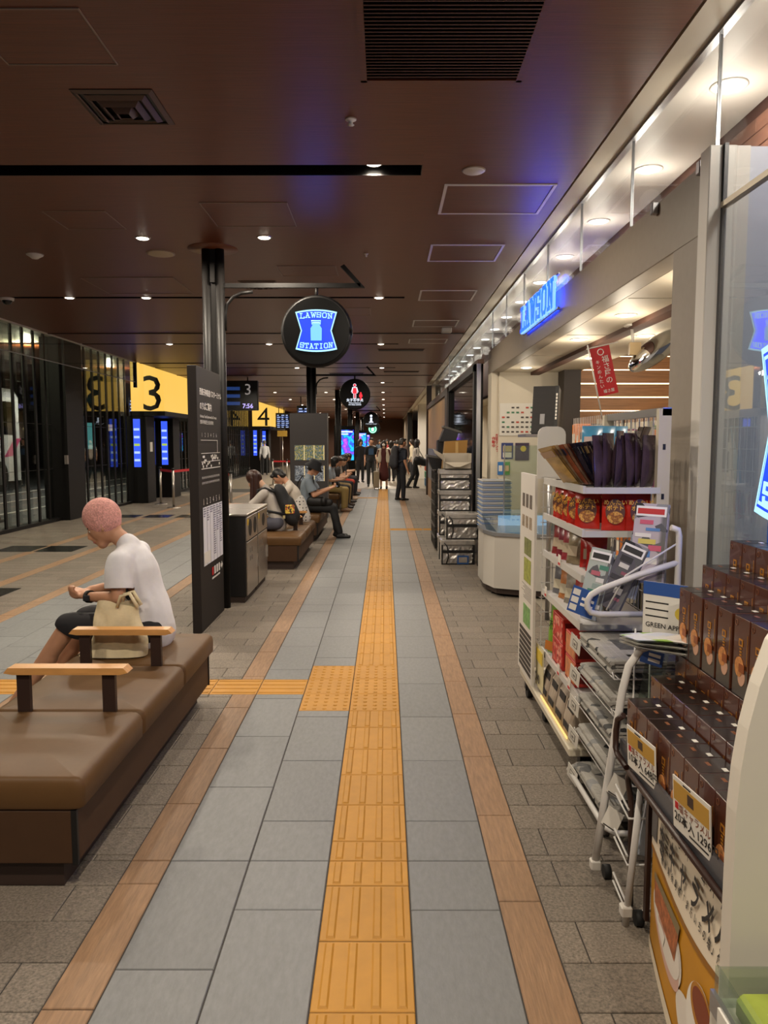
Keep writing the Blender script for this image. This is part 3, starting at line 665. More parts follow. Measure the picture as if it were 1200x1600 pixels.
bx('pane', clear, smc, -6.6, -5.53, 16.71, 16.72, 2.92, 3.7); bx('end_post', bronze, smc, -5.56, -5.50, 16.7, 16.78, 2.8, 3.4)
gateY = em('gate_yellow', '#ffca5c', .84)
gateN = mat('gate_number_black', '#1a1410', .5)
scrB = em('screen_blue', '#3f62ff', .9)
def gate(y, num, lb):
    t = thing('boarding_gate', (-6.5, y, 0), lb, 'gate', 'numbered boarding gates')
    f = B(gateY).box(-6.60, -5.74, y, y+5.6, 2.40, 3.72).obj('light_box', t)
    text('gate_number', num, 1.30, gateN, f, (-6.36, y-.012, 2.42), bold=-.002, ext=.006)
    bx('lintel', bronze, t, -6.62, -5.72, y-.02, y+5.65, 2.28, 2.40)
    for k, yy in enumerate((y, y+2.1)):
        p = bx('gate_pillar', bronze, t, -6.75, -6.22 if k == 0 else -6.12, yy, yy+.7, 0, 2.28, .01)
        s = bx('screen', scrB, p, -6.56 if k == 0 else -6.46, -6.38 if k == 0 else -6.28, yy-.012, yy-.002, .95, 2.2)
        for q in range(5): bx('screen_row', em('screen_pale', '#b9d4ff', .9) if q != 2 else em('screen_lime', '#b9d24a', .8), s, -6.545+.1*k, -6.40+.1*k, yy-.016, yy-.012, 1.1+.2*q, 1.16+.2*q)
    bx('door_leaf', dgl, t, -6.6, -6.55, y+.7, y+2.1, 0, 2.28)
    bx('notice', paper, t, -6.22, -6.21, y+.25, y+.45, 1.35, 1.6)
    return t
gate(19.6, '3', 'yellow lit boarding gate box with a black number 3')
gate(37.4, '4', 'distant yellow lit boarding gate box with a black number 4')
# outside
road = bx('ground_road', mat('asphalt', '#4b4d50', .55, noise=.15, scale=(3, 3, 3)), None, -40, -6.95, 0, 70, -.12, -.02); tag(road, 'grey asphalt bus road outside the glass', 'road', kind='structure')
for x in (-8.6, -10.2, -11.8): bx('lane_line', inkW, road, x-.05, x+.05, 5, 60, -.02, -.012)
ob = thing('wall_bus_bay', (-18, 30, 0), 'dark back wall of the bus bay', 'wall', kind='structure')
bx('bay_wall', mat('bay_dark', '#1c1817', .6), ob, -22.4, -22, 5, 70, 0, 6); bx('bay_end', mat('bay_brown', '#3a2519', .6), ob, -22, -7.0, 50, 50.4, 0, 6)
bx('bay_ceiling', mat('bay_brown_soffit', '#50321f', .5, noise=.2, scale=(1, 40, 1)), ob, -22, -9.4, 5, 50, 3.9, 4.1)
bx('bay_soffit', cream, ob, -9.4, -6.95, 8, 50, 3.8, 3.9)
for y in (12, 17, 22, 27, 32): 
    downlight(-8.0, y, 3.8, .1, 230, 'lamp added under the bus bay soffit beyond the glass, %s' % {12: 'nearest', 17: 'second', 22: 'third', 27: 'fourth', 32: 'farthest'}[y], 'added bus bay lamps', lampE, white, (1, .85, .6), 0, 'bay_fill_light')  # lamps added to light the road and soffit outside
for y in (15, 26): downlight(-10.8, y, 3.9, .1, 700, 'lamp added over the bus lane, %s' % ('near' if y < 20 else 'far'), 'added bus lane lamps', lampE, white, (1, .9, .8), 160, 'bay_fill_light')  # lamps added to brighten the bus side and its lane
for i, (x, y, z, w, h, c_) in enumerate(((-18, 46, 1.2, .5, 1.6, '#7fd8d8'), (-15.5, 46, 2.0, .6, .5, '#d8e8ff'), (-13.0, 46, .4, .35, 1.2, '#9ad0d0'), (-16.8, 46, 2.3, .3, .4, '#ffd6a0'))):
    s = thing('bay_light_box', (x, y, z), 'small lit %s across the bus bay' % ('teal panel', 'white sign', 'pale teal door', 'warm lantern')[i], 'light box'); bx('casing', black, s, x-w/2-.04, x+w/2+.04, y, y+.1, z-.04, z+h+.04); bx('lit_face', em('bay_lit%d' % i, c_, .7), s, x-w/2, x+w/2, y-.01, y, z, z+h)
bus = thing('bus', (-13.9, 19.7, -.02), 'white highway bus with pink swoosh outside the slatted glass', 'bus')
bw = mat('bus_white', '#cfcfd2', .25, coat=.3)
B(bw).prism([(-15.1, .3), (-12.6, .3), (-12.6, 3.1), (-12.75, 3.4), (-14.95, 3.4), (-15.1, 3.1)], 13.5, 25.9, 'y').obj('body', bus)
bx('side_window', dgl, bus, -12.61, -12.585, 13.8, 25.6, 1.85, 2.95)
bx('side_window', dgl, bus, -14.9, -12.8, 25.88, 25.91, 1.9, 2.9)
for i in range(9): B(mat('bus_pink', '#c2497a', .4)).prism([(y, z) for y, z in ((14+i*1.35, 1.1), (14.6+i*1.35, 1.15), (15.2+i*1.35, 1.75), (14.7+i*1.35, 1.7))], -12.60, -12.592, 'x').obj('stripe', bus)
for y in (15.6, 24.5):
    w_ = B(rubber).cyl((-12.95, y, .48), (-12.58, y, .48), .5, n=24).obj('wheel', bus); B(alu).cyl((-12.60, y, .48), (-12.57, y, .48), .28, n=20).obj('hub', w_)
cone = thing('traffic_cone', (-7.9, 15.0, -.02), 'red and white traffic cone outside behind the slats', 'cone')
bx('base', rubber, cone, -8.08, -7.72, 14.82, 15.18, -.02, .03); B(mat('cone_red', '#a8281c', .5)).cyl((-7.9, 15, .03), (-7.9, 15, .7), .14, .03, 16).obj('body', cone); B(inkW).cyl((-7.9, 15, .3), (-7.9, 15, .44), .103, .075, 16).obj('band', cone)

# ------------------------------------------------------------------ columns with round blade signs
def column_post(y, lb, x=-1.59, arm=True):
    t = thing('steel_column', (x, y, 0), lb, 'column', 'twin pipe steel columns')
    for dx in (-.065, .06): B(bronze).cyl((x+dx, y, 0), (x+dx, y, CZ), .042, n=16).obj('pipe', t)
    B(bronze).box(x-.03, x+.03, y-.02, y+.02, 0, CZ).obj('web', t)
    B(ceilM).lathe([(.23, 0), (.23, -.004), (.001, -.004)], (x, y, CZ), 28).obj('ceiling_plate', t)
    bx('lamp_bracket', bronze, t, x-.02, x+.02, y-.06, y-.02, 3.05, 3.22)
    if arm:
        B(bronze).box(x+.08, x+1.36, y-.02, y+.02, 3.01, 3.05).obj('arm', t)
        pts = [(x+.10, y, 2.62), (x+.10, y, 2.78), (x+.12, y, 2.86), (x+.18, y, 2.93), (x+.26, y, 2.965), (x+.36, y, 2.975)]
        B(bronze).tube(pts, .016).obj('curved_brace', t)
        B(bronze).prism([(x+1.36, 3.01), (x+1.40, 3.01), (x+1.21, 3.22), (x+1.175, 3.20), (x+1.33, 3.04)], y-.02, y+.02).obj('arm_hook', t)
    return t
column_post(7.1, 'nearest pair of black steel pipe columns beside the information board')
column_post(16.3, 'second pair of black pipe columns above the map kiosk')
for i, y in enumerate((25.5, 34.0, 43.0, 52.0)): column_post(y, '%s pair of black pipe columns down the concourse' % ('third', 'fourth', 'fifth', 'sixth')[i], arm=(i != 0))
signblk = mat('sign_black', '#040404', .4, spec=.15)
cyan = em('sign_pale_cyan', '#a8e4ff', 1.25); lblue = em('sign_blue', '#0826f0', 3.2)
def round_sign(x, y, z, r, lb):
    t = thing('round_sign', (x, y, z), lb, 'sign', 'round hanging signs')
    B(signblk).cyl((x, y-.05, z), (x, y+.05, z), r, n=48).obj('disc', t)
    B(mat('sign_rim', '#0c0b0b', .45, spec=.3)).tube([(x+r*math.cos(2*math.pi*i/40), y, z+r*math.sin(2*math.pi*i/40)) for i in range(41)], .03).obj('rim', t)
    B(bronze).cyl((x, y, z+r), (x, y, 3.02), .016).obj('hanger', t)
    return t
rs = round_sign(-.638, 7.1, 2.612, .305, 'round black sign with lit blue milk can badge and LAWSON STATION')
Mf = frame((-.638, 7.045, 2.612), *FNY)
def poly(pts, z0, z1, m, name, parent, M_): return B(m).prism(pts, z0, z1, 'z').obj(name, parent, M_)
bd = poly(milkshape(.385, .385), 0, .006, cyan, 'badge_border', rs, Mf); poly(milkshape(.355, .357), .004, .009, lblue, 'badge_face', bd, Mf)
b_ = B(cyan); slab(b_, 'LAWSON', -.155, .108, .31, .042, .0075, .009, .012, .014); b_.obj('lettering', bd, Mf)
b_ = B(cyan); slab(b_, 'STATION', -.155, -.148, .31, .042, .0075, .009, .012, -.014); b_.obj('lettering', bd, Mf)
can = [(-.05, -.09), (.05, -.09), (.052, .02), (.03, .055), (.03, .07), (-.03, .07), (-.03, .055), (-.052, .02)]
c = poly(can, .009, .013, em('can_pale', '#7fd0f5', 1.0), 'milk_can', bd, Mf)
B(cyan).tube([(-.036, .055, .012), (-.042, .09, .012), (.042, .09, .012), (.036, .055, .012)], .005).obj('can_handle', c, Mf); B(cyan).box(-.033, .033, .066, .08, .009, .014).obj('can_lid', c, Mf)
rs = round_sign(-.656, 16.3, 2.62, .305, 'round black restroom sign with red woman and child symbol')
Mf = frame((-.656, 16.245, 2.62), *FNY); redE = em('sign_red', '#ff2434', 1.3); wE = em('sign_white', '#e9f1ff', 1.2)
for dx, s, dy in ((-.0, 1.0, .04), (.13, .5, -.05)):
    fig = B(wE if s == 1 else redE)
    fig.prism([(dx+s*a, dy+s*b) for a, b in ((-.03, -.14), (-.006, -.14), (-.006, -.03), (.006, -.03), (.006, -.14), (.03, -.14), (.03, -.02), (.06, -.02), (.04, .08), (.068, .0), (.078, .005), (.05, .11), (-.05, .11), (-.078, .005), (-.068, 0), (-.04, .08), (-.06, -.02), (-.03, -.02))][::1], 0, .006, 'z')
    fig.cyl((dx, dy+s*.152, 0), (dx, dy+s*.152, .006), s*.034, n=16)
    fo = fig.obj('figure_symbol', rs, Mf)
    if s == 1:
        f2 = B(redE); f2.prism([(dx+.86*a, dy+.9*b) for a, b in ((-.026, -.14), (-.009, -.14), (-.009, -.03), (.009, -.03), (.009, -.14), (.026, -.14), (.026, -.025), (.055, -.02), (.04, .105), (-.04, .105), (-.055, -.02), (-.026, -.025))], .006, .009, 'z'); f2.cyl((dx, dy+.152, .006), (dx, dy+.152, .009), .027, n=16); f2.obj('figure_fill', fo, Mf)
text('lettering', '女子お手洗', .072, wE, rs, (-.655, 16.24, 2.47), align='CENTER', bold=.012)
text('lettering', 'Women Restroom', .034, wE, rs, (-.655, 16.24, 2.425), align='CENTER', bold=.012)
text('lettering', '여자 화장실 女洗手间', .03, wE, rs, (-.655, 16.24, 2.385), align='CENTER', bold=.012)
rs = round_sign(-.635, 34.0, 2.614, .33, 'round black information sign with white letter i')
B(wE).cyl((-.635, 33.93, 2.79), (-.635, 33.95, 2.79), .055, n=16).obj('i_dot', rs); bx('i_stem', wE, rs, -.68, -.59, 33.93, 33.95, 2.5, 2.71); bx('i_foot', wE, rs, -.73, -.54, 33.93, 33.95, 2.49, 2.53)
text('lettering', 'インフォメーション', .058, wE, rs, (-.635, 33.94, 2.41), align='CENTER', bold=.015)
rs = round_sign(-.595, 43, 2.40, .30, 'small round sign with lit green emblem far down the concourse')
B(em('emblem_green', '#2fc08a', 1.2)).cyl((-.72, 42.93, 2.36), (-.72, 42.95, 2.36), .24, n=28).obj('emblem', rs)
e_ = B(wE); e_.tube([(-.72+.2*math.cos(a*math.pi/12), 42.92, 2.36+.2*math.sin(a*math.pi/12)) for a in range(25)], .016, 6); e_.obj('emblem_ring', rs)
B(wE).prism([(-.72+a, 2.36+b) for a, b in ((-.06, -.12), (.06, -.12), (.08, .0), (.05, .09), (.0, .13), (-.05, .09), (-.08, 0))], 42.91, 42.925).obj('emblem_figure', rs)

# ------------------------------------------------------------------ information board
kb = thing('information_board', (-1.56, 6.55, 0), 'tall dark brown bus stop information board with white timetable', 'board')
bx('slab', kioskM, kb, -1.60, -1.525, 6.11, 6.98, 0, 2.205, .004)
X_ = -1.521
tW = mat('board_print', '#d6d2cc', .6)
text('lettering', '西鉄天神高速バスターミナル', .062, tW, kb, (X_, 6.19, 1.98), FX, bold=.01)
text('lettering', 'のりばご案内', .07, tW, kb, (X_, 6.19, 1.86), FX, bold=.01)
text('lettering', 'Nishitetsu Tenjin Expressway Bus Terminal', .034, tW, kb, (X_, 6.19, 1.79), FX)
text('lettering', '西鉄天神高速巴士总站 乘车处', .036, tW, kb, (X_, 6.19, 1.74), FX)
mp = B(tW)
for a, b_, c, d in ((6.2, 6.9, 1.49, 1.494), (6.2, 6.9, 1.36, 1.366), (6.2, 6.8, 1.60, 1.604), (6.8, 6.806, 1.49, 1.604), (6.2, 6.9, 1.42, 1.424)): mp.box(X_, X_+.002, a, b_, c, d)
for i in range(26): y = 6.22+random.random()*.64; z = 1.37+random.random()*.1; mp.box(X_, X_+.002, y, y+.03, z, z+.02)
mp.obj('route_map', kb)
for i in range(6): text('lettering', str(i+1), .05, tW, kb, (X_, 6.235+.105*i, 1.63), FX); text('lettering', str(i+1), .075, tW, kb, (X_, 6.235+.118*i, 1.06), FX)
for q in range(2):
    for i in range(12): text('lettering', '行橋', .022, tW, kb, (X_, 6.21+.055*i, 1.28-.045*q), FX)
tt = bx('timetable', mat('timetable_white', '#d9d9e2', .5), kb, X_, X_+.004, 6.215, 6.935, .545, 1.04)
for i in range(1, 6): bx('column_rule', mat('rule_grey', '#50505a', .6), tt, X_+.004, X_+.005, 6.215+.12*i-.003, 6.215+.12*i+.003, .545, 1.04)
rp = B(mat('rule_print', '#77778a', .6))
for i in range(6):
    n = (4, 6, 3, 22, 12, 18)[i]
    for q in range(n): z = 1.02-.02*q; rp.box(X_+.004, X_+.005, 6.225+.12*i, 6.225+.12*i+random.uniform(.05, .095), z, z+.011)
rp.obj('timetable_print', tt)
bx('note_box', paper, tt, X_+.004, X_+.006, 6.22, 6.44, .56, .66)
for i, c_ in enumerate((inkR, tW, tW, tW)): bx('pictogram', c_, kb, X_, X_+.002, 6.50+.085*i, 6.555+.085*i, .42, .49)
B(tW).prism([(6.84, .44), (6.88, .44), (6.88, .42), (6.93, .455), (6.88, .49), (6.88, .47), (6.84, .47)], X_, X_+.002, 'x').obj('arrow', kb)
bx('print_line', tW, kb, X_, X_+.002, 6.50, 6.80, .385, .40)

# ------------------------------------------------------------------ steel litter bins
for k, (y0, y1) in enumerate(((7.30, 7.92), (7.95, 8.57))):
    t = thing('litter_bin', (-1.56, y0+.31, 0), 'brushed steel recycling bin, %s' % ('nearest, beside the information board' if k == 0 else 'second, next to the backpack bench'), 'bin', 'steel recycling bins')
    bx('body', mat('bin_black', '#151313', .4), t, -1.76, -1.375, y0, y1, .06, .86, .006)
    bx('plinth', plinthM, t, -1.74, -1.39, y0+.01, y1-.01, 0, .06)
    fr = bx('front_door', steel, t, -1.375, -1.360, y0+.012, y1-.012, .07, .60, .004); bx('handle', chrome, fr, -1.36, -1.345, y1-.06, y1-.045, .28, .42)
    up = bx('chute_panel', steel, t, -1.375, -1.358, y0+.012, y1-.012, .615, .85, .004)
    bx('lid', steel, t, -1.78, -1.355, y0-.005, y1+.005, .86, .885, .006)
    for q in range(2 if k == 0 else 1):
        yc = y0+(.18 if q == 0 else .45) if k == 0 else y0+.34
        B(black).prism([(yc+.085*math.cos(a*math.pi/12), .735+(.085 if k == 0 else .07)*math.sin(a*math.pi/12)) for a in range(24)], -1.362, -1.3555, 'x').obj('opening', up)
    bx('sticker', mat('sticker_yellow', '#c9a62c', .5), up, -1.358, -1.356, y0+.02, y0+.09, .77, .83)
    for q in range(4): bx('label_mark', mat('label_grey', '#6a615a', .6), fr, -1.36, -1.3585, y0+.15+.1*(q % 2), y0+.2+.1*(q % 2), .40+.08*(q//2), .45+.08*(q//2))

# ------------------------------------------------------------------ benches
def cushion(x0, x1, y0, y1, z0, z1, r=.05):
    n = 5; b = MB().use(vinyl); rings = []
    def ring(z, ins):
        P = []
        for cx, cy, a0 in ((x1-r, y1-r*.5, 0), (x0+r, y1-r*.5, 90), (x0+r, y0+r*.5, 180), (x1-r, y0+r*.5, 270)):
            for i in range(n+1):
                a = R(a0+90*i/n); rx, ry = max(.004, r-ins), max(.004, r*.5-ins*.5); P.append((cx+rx*math.cos(a), cy+ry*math.sin(a), z))
        return P
    h = z1-z0
    for z, ins in ((z0, .012), (z0+.01, .002), (z1-r*.8, 0), (z1-r*.35, r*.12), (z1-r*.1, r*.4), (z1, r*.8)): rings.append(ring(z, ins))
    m = len(rings[0]); cx, cy = (x0+x1)/2, (y0+y1)/2
    V = [p for q in rings for p in q]; F = [(i*m+j, i*m+(j+1) % m, (i+1)*m+(j+1) % m, (i+1)*m+j) for i in range(len(rings)-1) for j in range(m)]
    o = len(V); V += [(cx+(p[0]-cx)*.5, cy+(p[1]-cy)*.5, z1+.008) for p in rings[-1]]; F += [((len(rings)-1)*m+j, (len(rings)-1)*m+(j+1) % m, o+(j+1) % m, o+j) for j in range(m)]
    F.append(tuple(range(o, o+m))); b.add(V, F, True); return b
def bench(y0, lb, xo=0):
    t = thing('bench', (-1.38+xo, y0+1, 0), lb, 'bench', 'brown vinyl benches')
    x0, x1 = -1.72+xo, -1.05+xo
    bx('plinth', plinthM, t, x0+.10, x1-.10, y0+.05, y0+1.95, 0, .10)
    b = bx('base_box', benchM, t, x0+.03, x1-.035, y0+.012, y0+1.985, .10, .30, .006)
    for yy in (y0+.008, y0+1.975): bx('corner_edge', black, b, x1-.05, x1-.030, yy, yy+.014, .10, .30)
    bx('shadow_gap', black, t, x0+.04, x1-.045, y0+.02, y0+1.98, .295, .308)
    for i in range(3): cushion(x0, x1, y0+.667*i+.001, y0+.667*(i+1)-.001, .305, .42).obj('cushion', t)
    for i in (1, 2):
        yc = y0+.667*i; P = [(x0+.08, .595), (x0+.12, .588), (x1-.09, .588), (x1-.055, .597), (x1-.075, .618), (x0+.10, .618)]
        a = B(oak).prism([(p, q) for p, q in P], yc-.035, yc+.035, 'y').obj('armrest', t)
        for xx in (x0+.125, x1-.175): bx('armrest_post', mat('post_brown', '#3a2a24', .4, metal=.3), a, xx, xx+.055, yc-.012, yc+.012, .415, .59)
    return t
bench(2.5, 'long brown vinyl bench in the left foreground')
bench(9.25, 'brown vinyl bench where the girl with the black backpack sits')
bench(11.9, 'brown vinyl bench where the man in the black hat sits')
bench(16.9, 'brown bench behind the map kiosk with seated waiting people'); bench(19.4, 'far brown bench with people beyond the yellow trousers'); bench(22.0, 'farthest brown bench near the glowing posters')

# ------------------------------------------------------------------ map kiosk, hanging departure boards, posters
mk = thing('map_kiosk', (-1.6, 16.1, 0), 'dark grey kiosk box with lit maps behind the seated man', 'kiosk')
bx('cabinet', mat('kiosk_dark_grey', '#2f2b2b', .45), mk, -2.0, -1.215, 15.75, 16.15, 0, 2.2, .006); bx('edge_strip', alu, mk, -1.212, -1.206, 15.75, 15.76, 0, 2.2)
for r_, (z0, z1) in enumerate(((1.22, 1.53), (.78, 1.1))):
    for i in range(3):
        x0 = -1.90+.206*i; mp_ = picture('map_print%d' % r_, ('#5c6f57', '#8d8a5a', '#c9b26a', '#70808a', '#b5885a') if r_ == 0 else ('#3c3c40', '#8b8b8d', '#6d7378', '#b8b4ac', '#8a5a4a'), 55, .5, True)
        s = bx('map_sheet', mp_, mk, x0, x0+.2, 15.742, 15.75, z0, z1)
        bx('map_light', em('map_glow', '#ffdf9a', 1.2), s, x0+.198, x0+.206, 15.738, 15.75, z0, z1)
def led_board(x0, x1, y, z0, z1, num, lb):
    t = thing('departure_board', ((x0+x1)/2, y, z0), lb, 'display', 'hanging departure boards')
    bx('casing', mat('led_black', '#060608', .3), t, x0, x1, y, y+.18, z0, z1, .01)
    for xx in (x0+.15, x1-.28): B(bronze).cyl((xx, y+.09, z1), (xx, y+.09, CZ), .018).obj('hanger_rod', t)
    xs = x1-.45 if num else x1
    for i in range(7):
        z = z1-.06-(z1-z0-.1)*(i+1)/7
        if i % 2: bx('led_row', em('led_blue', '#2a4a8c', .45), t, x0+.04, xs-.03, y-.006, y-.001, z, z+.09)
        for q in range(3): bx('led_word', em('led_white', '#b8ccff', .9), t, x0+.08+.22*q, x0+.08+.22*q+random.uniform(.08, .16), y-.010, y-.006, z+.025, z+.06)
    if num:
        text('gate_digit', num, .42, em('led_grey', '#a49a94', .5), t, (x1-.26, y-.008, z1-.38), align='CENTER')
        text('clock', '7:56', .17, em('led_violet', '#b9aaff', 1.3), t, (x1-.27, y-.008, z0+.06), align='CENTER', bold=.012)
    return t
led_board(-5.05, -3.46, 20.5, 2.46, 3.26, '3', 'hanging black departure board showing gate 3 and time 7:56')
led_board(-5.6, -4.9, 38.5, 2.3, 3.1, '', 'distant hanging blue departure board left of the map kiosk')
led_board(-3.4, -2.7, 29, 2.2, 3.0, '', 'hanging departure board peeking out right of the map kiosk')
led_board(-9.2, -7.6, 27, 2.3, 3.2, '', 'lit departure board seen outside through the slatted glass')
aurora = picture('aurora_screen', ('#0a1050', '#2a3cff', '#19c8ff', '#1550d8', '#a040ff', '#d060c8', '#0d2a7a'), 2.6, 1.25, stretch=(1, 1, 1.2))
for i, (x0, x1, y, z0, z1, lb) in enumerate(((-1.82, -1.15, 27.5, .95, 2.05, 'nearest glowing blue and purple portrait screen'), (-1.72, -1.12, 44, 1.1, 2.15, 'second glowing blue screen farther along'), (-1.50, -1.02, 49, 1.1, 2.1, 'third glowing blue screen, farthest and smallest'))):
    t = thing('digital_poster', ((x0+x1)/2, y, 0), lb, 'screen', 'glowing digital posters')
    bx('cabinet', signblk, t, x0-.05, x1+.05, y, y+.2, 0, z1+.15); s = bx('screen', aurora, t, x0, x1, y-.01, y, z0, z1)
    bx('title_line', em('title_white', '#e8f0ff', 1.2), s, x0+.04, x1-.04, y-.014, y-.01, z1-.09, z1-.04); bx('title_line', em('title_white'), s, x0+.2, x1-.2, y-.014, y-.01, z1-.17, z1-.13)
t = thing('notice_pillar', (-1.55, 19.0, 0), 'tall dark notice pillar with white edge beside the seated people', 'pillar'); bx('slab', kioskM, t, -2.28, -2.05, 21.6, 22.0, 0, 2.25); bx('white_edge', offw, t, -2.05, -1.98, 21.6, 22.0, .9, 2.23)
t = thing('yellow_notice', (-5.25, 38, 1.9), 'small yellow notice below the distant blue board', 'sign'); bx('plate', mat('notice_yellow', '#a8842c', .5), t, -5.45, -4.95, 38, 38.02, 1.9, 2.2); B(steel).cyl((-5.2, 38.03, 0), (-5.2, 38.03, 2.0), .03).obj('pole', t)
# belt barriers
beltM = mat('belt_red', '#b0161e', .6)
def barrier(x, y, x2, y2, lb):
    t = thing('belt_barrier', (x, y, 0), lb, 'barrier', 'red belt barriers')
    B(steel).cyl((x, y, .02), (x, y, .92), .03).obj('post', t); B(steel).lathe([(.16, 0), (.16, .012), (.04, .03)], (x, y, 0)).obj('base', t); B(black).cyl((x, y, .92), (x, y, .97), .036).obj('cap', t)
    d = Vector((x2-x, y2-y, 0)); B(beltM).add([(x, y, .86), (x2, y2, .86), (x2, y2, .92), (x, y, .92), (x+.003, y+.003, .86), (x2+.003, y2+.003, .86), (x2+.003, y2+.003, .92), (x+.003, y+.003, .92)], [(0, 1, 2, 3), (7, 6, 5, 4), (0, 4, 5, 1), (3, 2, 6, 7)]).obj('belt', t)
barrier(-5.8, 19.3, -5.16, 18.2, 'steel post with red belt nearest gate 3 screen'); barrier(-5.16, 18.2, -5.0, 19.8, 'steel belt post in front of gate 3'); barrier(-5.0, 19.8, -4.9, 21, 'steel belt post just left of the information board')
barrier(-3.35, 16.2, -3.75, 17.2, 'steel belt post behind the long haired girl'); barrier(-4.2, 28, -3.7, 28.2, 'steel belt post left of the map kiosk'); barrier(-3.7, 28.2, -3.4, 28, 'steel belt post close to the map kiosk')
# ------------------------------------------------------------------ shop signs
cyB = em('letter_cyan', '#8fc8ff', 1.0); blF = em('letter_blue', '#0a28ff', 9)
ls = thing('shop_letters', (1.40, 7.1, 2.70), 'blue lit LAWSON letters standing on the shop fascia', 'sign')
Mf = frame((1.415, 7.86, 2.70), *FNX)
for i, ch in enumerate('LAWSON'):
    b_ = B(cyB); slab(b_, ch, .255*i, .02, .235, .215, .052, .0, .02); lo = b_.obj('letter', ls, Mf)
    b_ = B(blF); slab(b_, ch, .255*i, .02, .235, .215, .034, .02, .026); b_.obj('letter_face', lo, Mf)
    b_ = B(em('letter_halo', '#1a38ff', 18)); slab(b_, ch, .255*i, .02, .235, .215, .04, -.006, -.002); b_.obj('letter_back', lo, Mf)
bx('mounting_rail', alu, ls, 1.42, 1.435, 6.30, 7.87, 2.685, 2.70); bx('mounting_rail', alu, ls, 1.42, 1.435, 6.30, 7.87, 2.96, 2.975)
for y in (6.4, 7.1, 7.8): bx('standoff', alu, ls, 1.43, 1.46, y-.01, y+.01, 2.69, 2.71)
ws = thing('window_badge', (1.43, 2.56, 1.3), 'large lit blue LAWSON STATION badge on the shop window', 'sign')
Mf = frame((1.445, 2.555, 1.625), *FNX)
poly(milkshape(.66, .70), 0, .02, cyan, 'badge_border', ws, Mf); poly(milkshape(.61, .65), .018, .024, lblue, 'badge_face', ws, Mf)
poly(milkshape(.585, .625), .022, .027, cyan, 'badge_line', ws, Mf); poly(milkshape(.555, .595), .026, .030, em('sign_blue_deep', '#0620f0', 5), 'badge_field', ws, Mf)
b_ = B(cyan); slab(b_, 'LAWSON', -.25, .19, .5, .075, .014, .030, .034, .02); b_.obj('lettering', ws, Mf)
b_ = B(cyan); slab(b_, 'STATION', -.25, -.265, .5, .075, .014, .030, .034, -.02); b_.obj('lettering', ws, Mf)
poly([(a*1.6, b*1.6) for a, b in can], .030, .035, em('can_pale'), 'milk_can', ws, Mf)
nt_ = thing('hours_notice', (1.45, 2.5, 1.1), 'blue opening hours notice on the shop window', 'notice'); card('plate', mat('notice_blue', '#2456b8', .5), nt_, (1.452, 2.83, 1.02), .5, .26, FNX)
text('lettering', '西鉄天神高速バスターミナル', .026, inkW, nt_, (1.447, 2.81, 1.245), FNX); text('lettering', '営業時間', .026, inkW, nt_, (1.447, 2.81, 1.21), FNX); text('lettering', '7:00 ～ 22:00', .05, inkW, nt_, (1.447, 2.81, 1.15), FNX, bold=.02)
# notices on the inner end wall
def notice(name, lb, m, x0, x1, z0, z1, y=10.355, extra=None):
    t = thing(name, ((x0+x1)/2, y, z0), lb, 'notice', 'notices on the shop end wall'); s = bx('sheet', m, t, x0, x1, y-.006, y, z0, z1)
    if extra: extra(t)
    return t
def pay(t):
    b1 = B(mat('mark_dark', '#4a4440', .6)); b2 = B(mat('mark_red', '#b04030', .6)); b3 = B(mat('mark_green', '#3f7a5a', .6))
    for i in range(7):
        for j in range(6):
            if random.random() < .8:
                x = 1.60+.065*i; z = 1.72+.066*j; random.choice((b1, b1, b2, b3)).box(x, x+.038, 10.345, 10.349, z, z+.022)
    b1.obj('payment_marks', t); b2.obj('payment_marks', t); b3.obj('payment_marks', t)
notice('payment_notice', 'white sheet of payment logos on the shop end wall', paper, 1.57, 2.05, 1.68, 2.12, extra=pay)
t = thing('camera_notice', (1.47, 10.41, 1.6), 'red vertical security camera lettering on the door jamb', 'notice')
for i, ch in enumerate('防犯カメラ'): text('lettering', ch, .052, inkR, t, (1.525, 10.415, 1.66-.05*i), bold=.02)
for i, ch in enumerate('作動中'): text('lettering', ch, .052, inkR, t, (1.475, 10.415, 1.62-.05*i), bold=.02)
notice('shop_poster', 'dark blue poster below the payment logos', mat('poster_navy', '#26346e', .5), 1.60, 1.76, 1.36, 1.58, extra=lambda t: (bx('print', mat('poster_tan', '#b5a57a', .5), t, 1.62, 1.74, 10.344, 10.349, 1.46, 1.54), bx('print', paper, t, 1.62, 1.74, 10.344, 10.349, 1.38, 1.45)))
notice('shop_poster', 'dark poster with a yellow spot beside the navy poster', mat('poster_plum', '#3a2a44', .5), 1.79, 1.98, 1.34, 1.58, extra=lambda t: B(mat('spot_yellow', '#d8c030', .5)).cyl((1.9, 10.348, 1.5), (1.9, 10.344, 1.5), .04, n=16).obj('print', t))
notice('shop_sticker', 'small blue sticker low on the end wall', mat('sticker_blue', '#2f6fb0', .5), 1.55, 1.63, 1.14, 1.32, extra=lambda t: bx('print', paper, t, 1.565, 1.615, 10.344, 10.349, 1.19, 1.27))
notice('shop_sticker', 'small green sticker low on the end wall', mat('sticker_green', '#4f9a48', .5), 1.64, 1.72, 1.14, 1.32, extra=lambda t: bx('print', mat('skin_print', '#d8b08a', .5), t, 1.655, 1.705, 10.344, 10.349, 1.19, 1.27))
